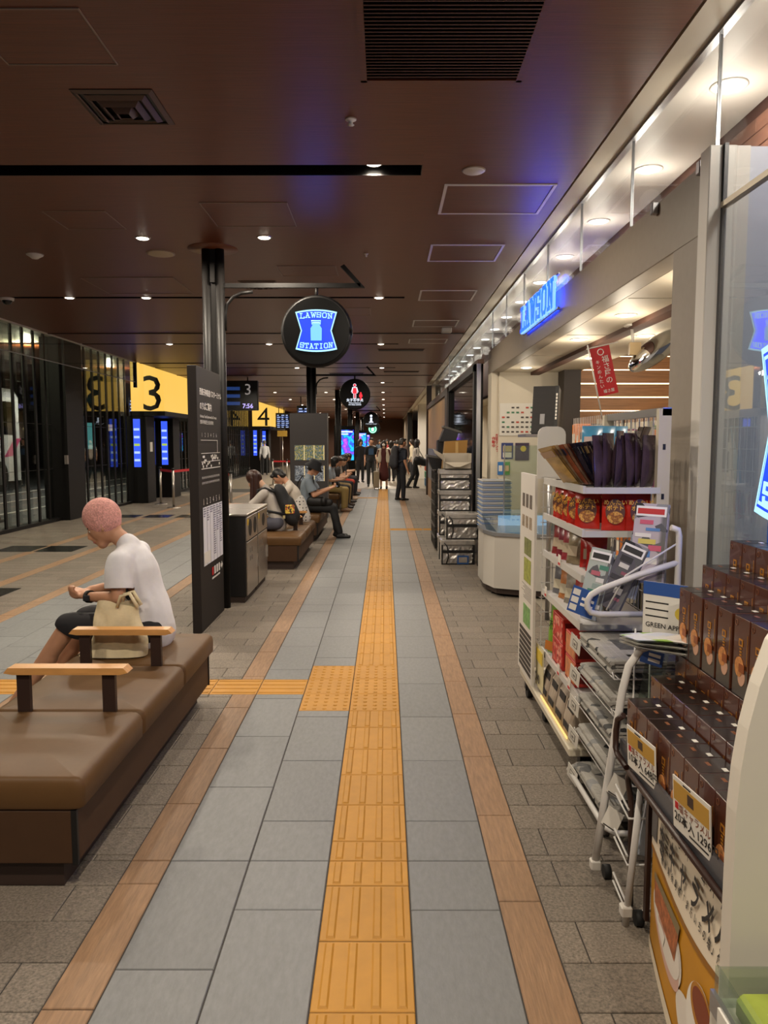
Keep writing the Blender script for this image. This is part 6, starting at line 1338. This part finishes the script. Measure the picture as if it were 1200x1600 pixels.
    c.cap(pv+V3(0, 0, -.0), pv+sd*.10, .128+g*.6, .118+g*.6, .76, X1)
    if wear == 'skirt' and pose == 'stand': c.cap(pv, V3(0, 0, .62), .145, .17, .8, X1); c.cap(V3(0, 0, .62), V3(0, 0, .46), .17, .19, .85, X1)
    else:
        for i in (0, 1):
            k, a = legs[i]
            if wear == 'shorts': c.cap(hips[i], hips[i]*.05+k*.95, .094, .082); c.cap(hips[i]*.06+k*.94, k, .085, .078)
            else: c.cap(hips[i], k, .092, .072); c.cap(k, a*.93+k*.07, .072, .060)
    part({'pants': 'trousers', 'shorts': 'shorts', 'skirt': 'skirt'}[wear], c, cuts_=[(hips[i]*.0+legs[i][0]*1.0+(legs[i][1]-legs[i][0]).normalized()*.03, (legs[i][1]-legs[i][0]).normalized(), .13) for i in (0, 1)] if wear == 'shorts' else ())
    for i in (0, 1):
        k, a = legs[i]; c = B(mat('shoe_'+shoe[1:], shoe, .5)); c.cap(a+V3(0, -.035, -.045), a+V3(0, .145, -.052), .044, .036, .82, X1); c.cap(a+V3(0, -.02, -.01), a+V3(0, .04, -.03), .042, .04); part('shoe', c, min(vox, .014), 3)
    # hair and hats
    hm = mat('hair_'+hair[1:], hair, .45, noise=.3, scale=(60, 60, 8), bump=.6, bscale=(120, 120, 14))
    c = B(hm)
    if style == 'long' or style == 'bob':
        c.ell(hcn+hr @ V3(0, -.012, .018), .088, .102, .112, 14, 10, hr)
        L = .34 if style == 'long' else .14
        for x in (-.06, -.03, 0, .03, .06): c.cap(hcn+hr @ V3(x, -.055, .02), hcn+hr @ V3(x*1.1, -.06, .02)+V3(0, -.0, -L), .05, .036)
        for s in (-1, 1): c.cap(hcn+hr @ V3(s*.075, .0, .02), hcn+hr @ V3(s*.082, .02, .02)+V3(0, 0, -L*.8), .026, .022)
        hob = part('hair', c, vox*.8, 3)
    elif style in ('short', 'hat', 'cap', 'bald'):
        if style not in ('bald', 'cap'):
            c.ell(hcn+hr @ V3(0, -.018, .026), .084, .092, .098, 14, 10, hr); c.cap(hcn+hr @ V3(-.04, -.055, -.03), hcn+hr @ V3(.04, -.055, -.03), .045, .045)
            if style == 'short': c.cap(hcn+hr @ V3(-.04, .06, .078), hcn+hr @ V3(.04, .06, .078), .03, .03)
            part('hair', c, vox*.8, 3)
        if style == 'hat':
            h_ = B(mat('hat_'+(hc or '#15151a')[1:], hc or '#15151a', .8)); P = [(.158, -.045), (.161, -.036), (.108, .028), (.099, .085), (.085, .108), (.001, .114)]
            h_.lathe(P, (0, 0, 0), 20); h_.lathe([(.158, -.045), (.10, .02), (.001, .09)], (0, 0, 0), 20); ob_ = h_.obj('hat', body, M_ @ Matrix.Translation(hcn+hr @ V3(0, -.01, .03)) @ hr.to_4x4())
        if style == 'cap':
            h_ = B(mat('knit_pink', '#cc938a', .85, noise=.35, scale=(110, 110, 110), bump=1.0, bscale=(130, 130, 60))); h_.ell((0, -.008, .02), .094, .108, .108, 20, 12); h_.cap((0, -.008, -.005), (0, -.008, .025), .095, .097); ob_ = bpy.data.objects.new('knit_cap', None)
            bpy.data.objects.remove(ob_); me = remesh(h_, .007, 3)
            ob_ = bpy.data.objects.new('knit_cap', me); COL.objects.link(ob_); reg(ob_, body, M_ @ Matrix.Translation(hcn+hr @ V3(0, -.012, .028)) @ hr.to_4x4())
    if face:
        for s in (-1, 1):
            e = B(mat('eye_white', '#d8d4cc', .3)).ell(hcn+hr @ V3(s*.031, .073, .006), .012, .008, .007, 8, 6).obj('eye', body, M_); B(ink).ell(hcn+hr @ V3(s*.031, .0795, .006), .005, .003, .006, 8, 6).obj('pupil', e, M_)
            B(hm).cap(hcn+hr @ V3(s*.018, .083, .028), hcn+hr @ V3(s*.046, .071, .028), .004, .003, n=6).obj('eyebrow', body, M_)
        B(mat('lip', '#a06458', .5)).cap(hcn+hr @ V3(-.02, .094, -.056), hcn+hr @ V3(.02, .094, -.056), .005, .005, n=6).obj('mouth', body, M_)
    body['_h'] = list(hcn); return body, M_, dict(ch=ch, nb=nb, sh=shs, hc=hcn, hr=hr, pv=pv, s2=s2, arms=arms)
def strap_bag(body, M_, info, c_='#121214', big=1.0, tags=()):   # backpack worn on the back: its own thing
    ch, s2 = info['ch'], info['s2']; bk = ch+V3(0, -.21, -.05)
    t = bpy.data.objects.new('backpack', None); COL.objects.link(t); reg(t, None, M_)
    b = B(mat('pack_'+c_[1:], c_, .7, noise=.2, scale=(9, 9, 9))); n = V3(0, s2.z, -s2.y)
    b.cap(bk-s2*.17*big, bk+s2*.14*big, .125*big, .105*big, .7, V3(1, 0, 0)); b.cap(bk-s2*.16*big+n*-.07, bk-s2*.02+n*-.07, .085*big, .08*big, .6, V3(1, 0, 0))
    o = bpy.data.objects.new('pack_body', remesh(b, .014, 4)); COL.objects.link(o); reg(o, t, M_)
    for i, s in ((0, -1), (1, 1)):
        sh = info['sh'][i]; p = sh*.75+info['nb']*.25
        B(MATS['pack_'+c_[1:]]).tube([bk+s2*.14+V3(s*.06, .03, 0), p+s2*.055+V3(0, -.04, 0), p+s2*.03+V3(s*.01, .06, 0), p+V3(s*.01, .10, -.08)-s2*.05, ch+V3(s*.15, .02, -.14), bk-s2*.16+V3(s*.1, .03, 0)], .017, 8).obj('strap', t, M_)
    return t

# the seated man in the foreground
o_, M1, inf = person('person in white T-shirt and pink knit cap seated on the front bench', (-1.34, 4.24, 0), R(90), 'sit', lean=.20, hp=.55, hy=-.1, neckf=1.2,
    arms=[((-.21, .12, .735), (-.07, .345, .715)), ((.21, .14, .75), (.02, .36, .735))], legs=[((-.10, .44, .555), (-.13, .76, .10)), ((.13, .43, .54), (.12, .70, .09))],
    skin=1, top='#d9d7da', bottom='#17151a', shoe='#77706a', hair='#2a1a14', style='cap', wear='shorts', vox=.0078, face=True, bulk=.016, curl=1.5, grp='people seated on benches')
wt = thing('wrist_watch', M1 @ V3(-.08, .33, .717), 'black digital watch on the wrist of the seated person in white', 'watch'); d_ = (V3(-.07, .345, .715)-V3(-.21, .12, .735)).normalized()
p_ = V3(-.07, .345, .715)-d_*.02
B(rubber).cyl(p_-d_*.012, p_+d_*.012, .036, n=16).obj('strap', wt, M1); B(mat('watch_face', '#2a2c30', .2)).box(p_.x-.055, p_.x-.03, p_.y-.018, p_.y+.018, p_.z-.016, p_.z+.016, .004).obj('dial', wt, M1)
tb = thing('tote_bag', (-1.46, 4.0, .43), 'cream canvas tote bag resting beside the seated person', 'bag')
tbm = mat('canvas_cream', '#d8c9a4', .85, noise=.12, scale=(14, 14, 14), bump=.5, bscale=(18, 18, 18))
G = []
for i in range(15):
    v = i/14; row = []; x0 = -1.665+.13*v**.8+.02*math.sin(v*5); x1 = -1.295+.015*math.sin(v*6)-.03*v; w = .055*(1-v)**.7+.012
    for j in range(25):
        u = j/24*2*math.pi; cx, cy = math.cos(u), math.sin(u); x = (x0+x1)/2+(x1-x0)/2*(abs(cx)**.7*(1 if cx > 0 else -1))
        wr = .016*math.sin(7*(x+1.6)*8+v*4)*math.sin(v*math.pi)+.012*math.sin(x*60+v*9)*v
        row.append((x, 3.985+w*(abs(cy)**.8*(1 if cy > 0 else -1))+wr, .432+.285*v+.02*math.sin(u*2)*v))
    G.append(row)
B(tbm).grid(G).obj('canvas', tb)
for dy in (-.03, .03): B(tbm).tube([(-1.44, 3.985+dy, .70), (-1.42, 3.985+dy, .76), (-1.37, 3.985+dy, .775), (-1.33, 3.985+dy, .70)], .010, 6).obj('handle', tb)
# girl with backpack, bench two, facing left
o_, M2, inf = person('person with long brown hair and grey shirt bent forward on the second bench', (-1.42, 9.85, 0), R(90), 'sit', lean=.28, hp=.75, arms=[((-.20, .36, .72), (-.08, .58, .74)), ((.20, .34, .72), (.08, .58, .76))], skin=2, top='#a8a199', bottom='#4a4a55', hair='#33180f', style='long', sleeve='short', vox=.0095, face=True, grp='people seated on benches')
bk_ = strap_bag(o_, M2, inf, '#131316', 1.12); tag(bk_, 'large black backpack on the back of the long haired person', 'backpack')
charm = picture('charm_print', ('#c8a030', '#b04030', '#2a2a2a', '#d8c050', '#7a8a30'), 60, voro=True)
B(charm).box(-.17, -.15, -.24, -.12, .66, .78, .01).obj('charm', bk_, M2); B(mat('tag_tan', '#a89a6a', .6)).box(-.165, -.155, -.12, -.09, .60, .64).obj('tag', bk_, M2)
# dotted shirt person
o_, M3, inf = person('person with black hair in white shirt with dotted hem on the second bench', (-1.24, 11.0, 0), R(90), 'sit', lean=.30, hp=.85, arms=[((-.2, .34, .72), (-.06, .5, .62)), ((.2, .34, .72), (.06, .5, .62))], skin=1, top='#c2b9ac', bottom='#2a2a30', hair='#120e0d', vox=.0095, face=True, grp='people seated on benches')
dsh = mat('dot_fabric', '#c9c4bd', .8); N_ = dsh.node_tree.nodes; L_ = dsh.node_tree.links
tc_ = N_.new('ShaderNodeTexCoord'); vo_ = N_.new('ShaderNodeTexVoronoi'); vo_.inputs['Scale'].default_value = 22; vo_.inputs['Randomness'].default_value = .15; L_.new(tc_.outputs['Object'], vo_.inputs['Vector'])
lt_ = N_.new('ShaderNodeMath'); lt_.operation = 'LESS_THAN'; lt_.inputs[1].default_value = .28; L_.new(vo_.outputs['Distance'], lt_.inputs[0]); mx_ = N_.new('ShaderNodeMix'); mx_.data_type = 'RGBA'; mx_.inputs[6].default_value = (*lin('#c9c4bd'), 1); mx_.inputs[7].default_value = (*lin('#2a2a30'), 1); L_.new(lt_.outputs[0], mx_.inputs[0]); L_.new(mx_.outputs[2], N_['Principled BSDF'].inputs['Base Color'])
c = B(dsh); pv, s2 = inf['pv'], inf['s2']; c.cap(pv+V3(0, -.01, -.03), pv+V3(0, .05, .17), .163, .150, .80, V3(1, 0, 0)); me = remesh(c, .010, 3); hm_ = bpy.data.objects.new('dotted_hem', me); COL.objects.link(hm_); reg(hm_, o_, M3)
# man with black bucket hat, bench three, facing right
o_, M4, inf = person('person in black bucket hat and blue grey shirt looking at a phone', (-1.33, 12.45, 0), R(-90), 'sit', lean=.08, hp=.45, arms=[((-.20, .18, .74), (-.06, .40, .83)), ((.20, .16, .72), (.07, .40, .82))], legs=[((-.10, .46, .50), (-.09, .52, .085)), ((.10, .46, .50), (.12, .58, .085))], bulk=.02, skin=1, top='#77828c', bottom='#141416', hair='#1a1614', style='hat', vox=.0095, face=True, grp='people seated on benches', shoe='#0e0e10')
ph = thing('smartphone', M4 @ V3(0, .50, .87), 'phone with a ring in the hands of the hat wearer', 'phone'); B(black).box(-.036, .036, .46, .54, .855, .866, .002).obj('case', ph, M4); B(em('phone_screen', '#cfe0ff', .8)).box(-.032, .032, .465, .535, .866, .867).obj('screen', ph, M4)
sb_ = thing('shoulder_bag', M4 @ V3(.1, .25, .55), 'black shoulder bag on the lap of the hat wearer', 'bag'); c = B(black); c.cap((.16, .12, .62), (.14, .40, .60), .09, .07, .5, V3(0, 0, 1)); c.cap((-.1, .2, .62), (.14, .3, .62), .08, .09, .6, V3(0, 0, 1)); me = remesh(c, .014, 4); q_ = bpy.data.objects.new('bag_body', me); COL.objects.link(q_); reg(q_, sb_, M4)
B(black).tube([(.17, .12, .64), (.16, .16, .85), (.02, .13, 1.02), (-.12, -.06, 1.03), (-.17, -.15, .9), (-.1, -.16, .7), (.1, .1, .6)], .011, 6).obj('strap', sb_, M4)
# seated row farther back, facing right
row = ((17.3, 'person in pale blue shirt and yellow trousers holding a phone', '#9aa3ab', '#a8905a', '#14100e', 'bob', '#8a6a50', .15), (18.05, 'person in black shirt with brown hair seated behind the yellow trousers', '#17161a', '#1c1a1e', '#2a1a12', 'short', '#2a2220', .2), (18.8, 'seated person in dark brown top leaning forward', '#2a2422', '#8a744c', '#14100e', 'short', '#3a2a22', .3), (19.9, 'seated person in white blouse partly hidden', '#c0bab2', '#1a1a1e', '#120e0c', 'bob', '#201a18', .2), (20.8, 'seated person in black with orange red shorts', '#18171a', '#b8402c', '#120e0c', 'bob', '#c0a890', .2), (22.5, 'seated person in dark clothes near the glowing screen', '#202024', '#22222a', '#15100e', 'short', '#1a1a1a', .15), (23.2, 'farthest seated person with black hair', '#15151a', '#1c1c22', '#15100e', 'bob', '#1a1a1a', .2))
for i, (y, lb, tp_, bt_, hr_, st_, shc, ln) in enumerate(row):
    o_, Mi, inf = person(lb, (-1.36, y, 0), R(-90+(i % 3-1)*8), 'sit', lean=ln, hp=.5, arms=[((-.19, .14, .72), (-.05, .34, .74)), ((.19, .14, .72), (.06, .34, .73))], skin=i % 3, top=tp_, bottom=bt_, hair=hr_, style=st_, shoe=shc, vox=.017, wear='shorts' if i == 4 else 'pants', grp='people seated on benches')
    if i == 0:
        p2 = thing('smartphone', Mi @ V3(0, .48, .9), 'lit phone held by the person in yellow trousers', 'phone'); B(black).box(-.036, .036, .46, .47, .84, .98, .002).obj('case', p2, Mi); B(em('phone_screen')).box(-.032, .032, .459, .460, .845, .975).obj('screen', p2, Mi)
        sb2 = thing('shoulder_bag', Mi @ V3(0, .25, .6), 'black bag slung on the person in pale blue', 'bag'); c = B(black); c.cap((-.15, .2, .62), (.12, .3, .62), .09, .08, .6, V3(0, 0, 1)); me = remesh(c, .016, 3); q_ = bpy.data.objects.new('bag_body', me); COL.objects.link(q_); reg(q_, sb2, Mi); B(black).tube([(.14, .2, .62), (.15, .05, .95), (.03, -.06, 1.06), (-.14, -.14, .8), (-.14, .1, .62)], .016, 6).obj('strap', sb2, Mi)
# standing people
o_, M5, inf = person('person in black T-shirt with blue print walking towards the camera', (-.51, 27.2, 0), R(180), lean=.02, top='#141518', bottom='#26282a', hair='#100d0c', style='short', skin=1, vox=.017, sc=1.03); B(mat('shirt_print', '#2c4a6a', .7)).box(-.09, .09, .155, .165, 1.12, 1.34).obj('shirt_print', o_, M5)
o_, M6, inf = person('person in maroon skirt and cream cardigan wearing a white mask', (-.05, 25.75, 0), R(178), top='#4a1a1a', bottom='#4a1814', hair='#1c1410', style='bob', sleeve='short', wear='skirt', skin=2, vox=.017, sc=.97)
c = B(cloth('cardigan', '#c4b9a4'))
for s in (-1, 1): c.cap((s*.12, .02, 1.36), (s*.15, .04, 1.0), .08, .085, .9); c.cap((s*.17, 0, 1.36), (s*.23, -.03, 1.08), .065, .06)
q_ = bpy.data.objects.new('cardigan', remesh(c, .017, 4)); COL.objects.link(q_); reg(q_, o_, M6); B(inkW).ell(inf['hc']+V3(0, .075, -.035), .055, .045, .045).obj('mask', o_, M6)
su = thing('suitcase', (-.22, 25.6, 0), 'beige rolling suitcase beside the person in the maroon skirt', 'suitcase'); bx('shell', mat('case_beige', '#8a7c66', .4), su, -.40, -.20, 25.4, 25.75, .05, .62, .03); B(chrome).tube([(-.36, 25.6, .62), (-.36, 25.6, .95), (-.25, 25.6, .95), (-.25, 25.6, .62)], .01, 6).obj('handle', su)
for x in (-.37, -.23): B(rubber).cyl((x, 25.42, .03), (x+.02, 25.42, .03), .03).obj('wheel', su)
o_, M7, inf = person('person in navy clothes with a large backpack standing in the aisle', (.42, 20.55, 0), R(-62), lean=.02, hp=.05, top='#1a1e2a', bottom='#14161e', hair='#2c2826', style='short', skin=1, vox=.013, sc=1.0, legs=[((-.095, .02, .49), (-.10, -.05, .085)), ((.095, .04, .49), (.10, .03, .085))]); t = strap_bag(o_, M7, inf, '#23242b', 1.25); tag(t, 'large dark backpack on the standing person in navy', 'backpack')
o_, M8, inf = person('person with long dark hair in white top and black trousers walking right', (1.03, 26.0, 0), R(-75), lean=.06, top='#b8b0a8', bottom='#0f0f12', hair='#1c1310', style='long', sleeve='long', skin=2, vox=.017, legs=[((-.09, .12, .49), (-.09, .02, .085)), ((.09, -.08, .50), (.09, -.30, .10))]); sb3 = thing('black_bag', M8 @ V3(.15, .15, .85), 'big black bag held by the person with long dark hair', 'bag'); c = B(black); c.cap((.2, .05, .98), (.2, .3, .9), .17, .13, .6, V3(0, 0, 1)); q_ = bpy.data.objects.new('bag_body', remesh(c, .017, 4)); COL.objects.link(q_); reg(q_, sb3, M8); B(black).tube([(.2, 0, 1.1), (.19, -.02, 1.36), (.1, .08, 1.38), (.2, .25, 1.05)], .014, 6).obj('strap', sb3, M8)
person('person in white shirt and dark trousers facing gate 4', (-5.95, 37.0, 0), R(10), top='#c4c4c6', bottom='#141416', hair='#6a6460', style='short', sleeve='long', vox=.02)
crowd = [(-.62, 33, 170, '#c4b8ac', 'white', 'left of the aisle'), (-.15, 36, 190, '#2a2a30', 'dark', 'under the information sign'), (.25, 31, 20, '#b9b0a6', 'cream', 'behind the person with the big backpack'), (.55, 34, 5, '#1c1c22', 'black', 'in the middle distance'), (.9, 37, 170, '#4a3a34', 'brown', 'near the far shops'), (.1, 41, 180, '#8a2a2a', 'red', 'far in the centre'), (-.8, 40, 160, '#a8a8ac', 'grey', 'by the second glowing screen'), (1.15, 32, 100, '#c0b49c', 'beige', 'at the far shop entrance'), (-.35, 46, 180, '#3a4a5a', 'blue grey', 'far back left of centre'), (.6, 47, 0, '#d0c8c0', 'pale', 'far back right of centre'), (-1.0, 30, 200, '#17171a', 'black', 'beside the nearest glowing screen'), (.95, 44, 180, '#5a5a50', 'olive', 'far back on the right'), (2.1, 28.5, 60, '#c0b8b0', 'light', 'inside the bright far shop'), (2.5, 33, 200, '#33333a', 'charcoal', 'deep inside the bright far shop')]
base = {}
for i, (x, y, a, c_, nm, wh) in enumerate(crowd):
    k = i % 3
    if k not in base:
        o_, Mi, inf = person('x', (x, y, 0), R(a), top=c_, bottom='#1a1a20', hair=('#15100e', '#241812', '#1a1614')[k], style=('short', 'bob', 'long')[k], sleeve=('short', 'long', 'short')[k], vox=.026, sc=(1.03, .96, .98)[k]); base[k] = o_
    else:
        Mi = T(x, y, 0, R(a)) @ Matrix.Diagonal((1+.02*(i % 3),)*3+(1,)); o_ = dup(base[k], Mi)
        for chd in o_.children:
            if chd.name.startswith('shirt'): chd.material_slots[0].link = 'OBJECT'; chd.material_slots[0].material = cloth('t', c_)
    tag(o_, 'small distant person in a %s top %s' % (nm, wh), 'person', 'distant people')
# bright goods at the far shop
for i, (x, y, z0, z1, c_, nm) in enumerate(((1.75, 27.5, 0, .3, '#2a5a7a', 'blue'), (1.75, 27.5, .3, .55, '#3a7a5a', 'green'), (1.75, 27.5, .55, .8, '#a8482a', 'red'), (1.75, 27.5, .8, 1.0, '#4a5a9a', 'indigo'))):
    t = thing('goods_crate', (x, y, z0), '%s stacked goods crate at the far shop front' % nm, 'crate', 'crates at the far shop'); bx('shell', mat('crate_'+nm, c_, .5), t, x-.3, x+.3, y-.3, y+.3, z0+.01, z1, .02); bx('label', paper, t, x-.15, x+.1, y-.305, y-.3, z0+.08, z1-.08)
t = thing('paper_lantern', (2.1, 33, 2.2), 'oval cream lantern glowing in the far shop', 'lamp'); B(em('lantern', '#ffe0a0', 1.6)).ell((2.1, 33, 2.2), .2, .2, .13).obj('shade', t); B(black).cyl((2.1, 33, 2.32), (2.1, 33, 3.28), .008).obj('cord', t)
# backpack / box things end
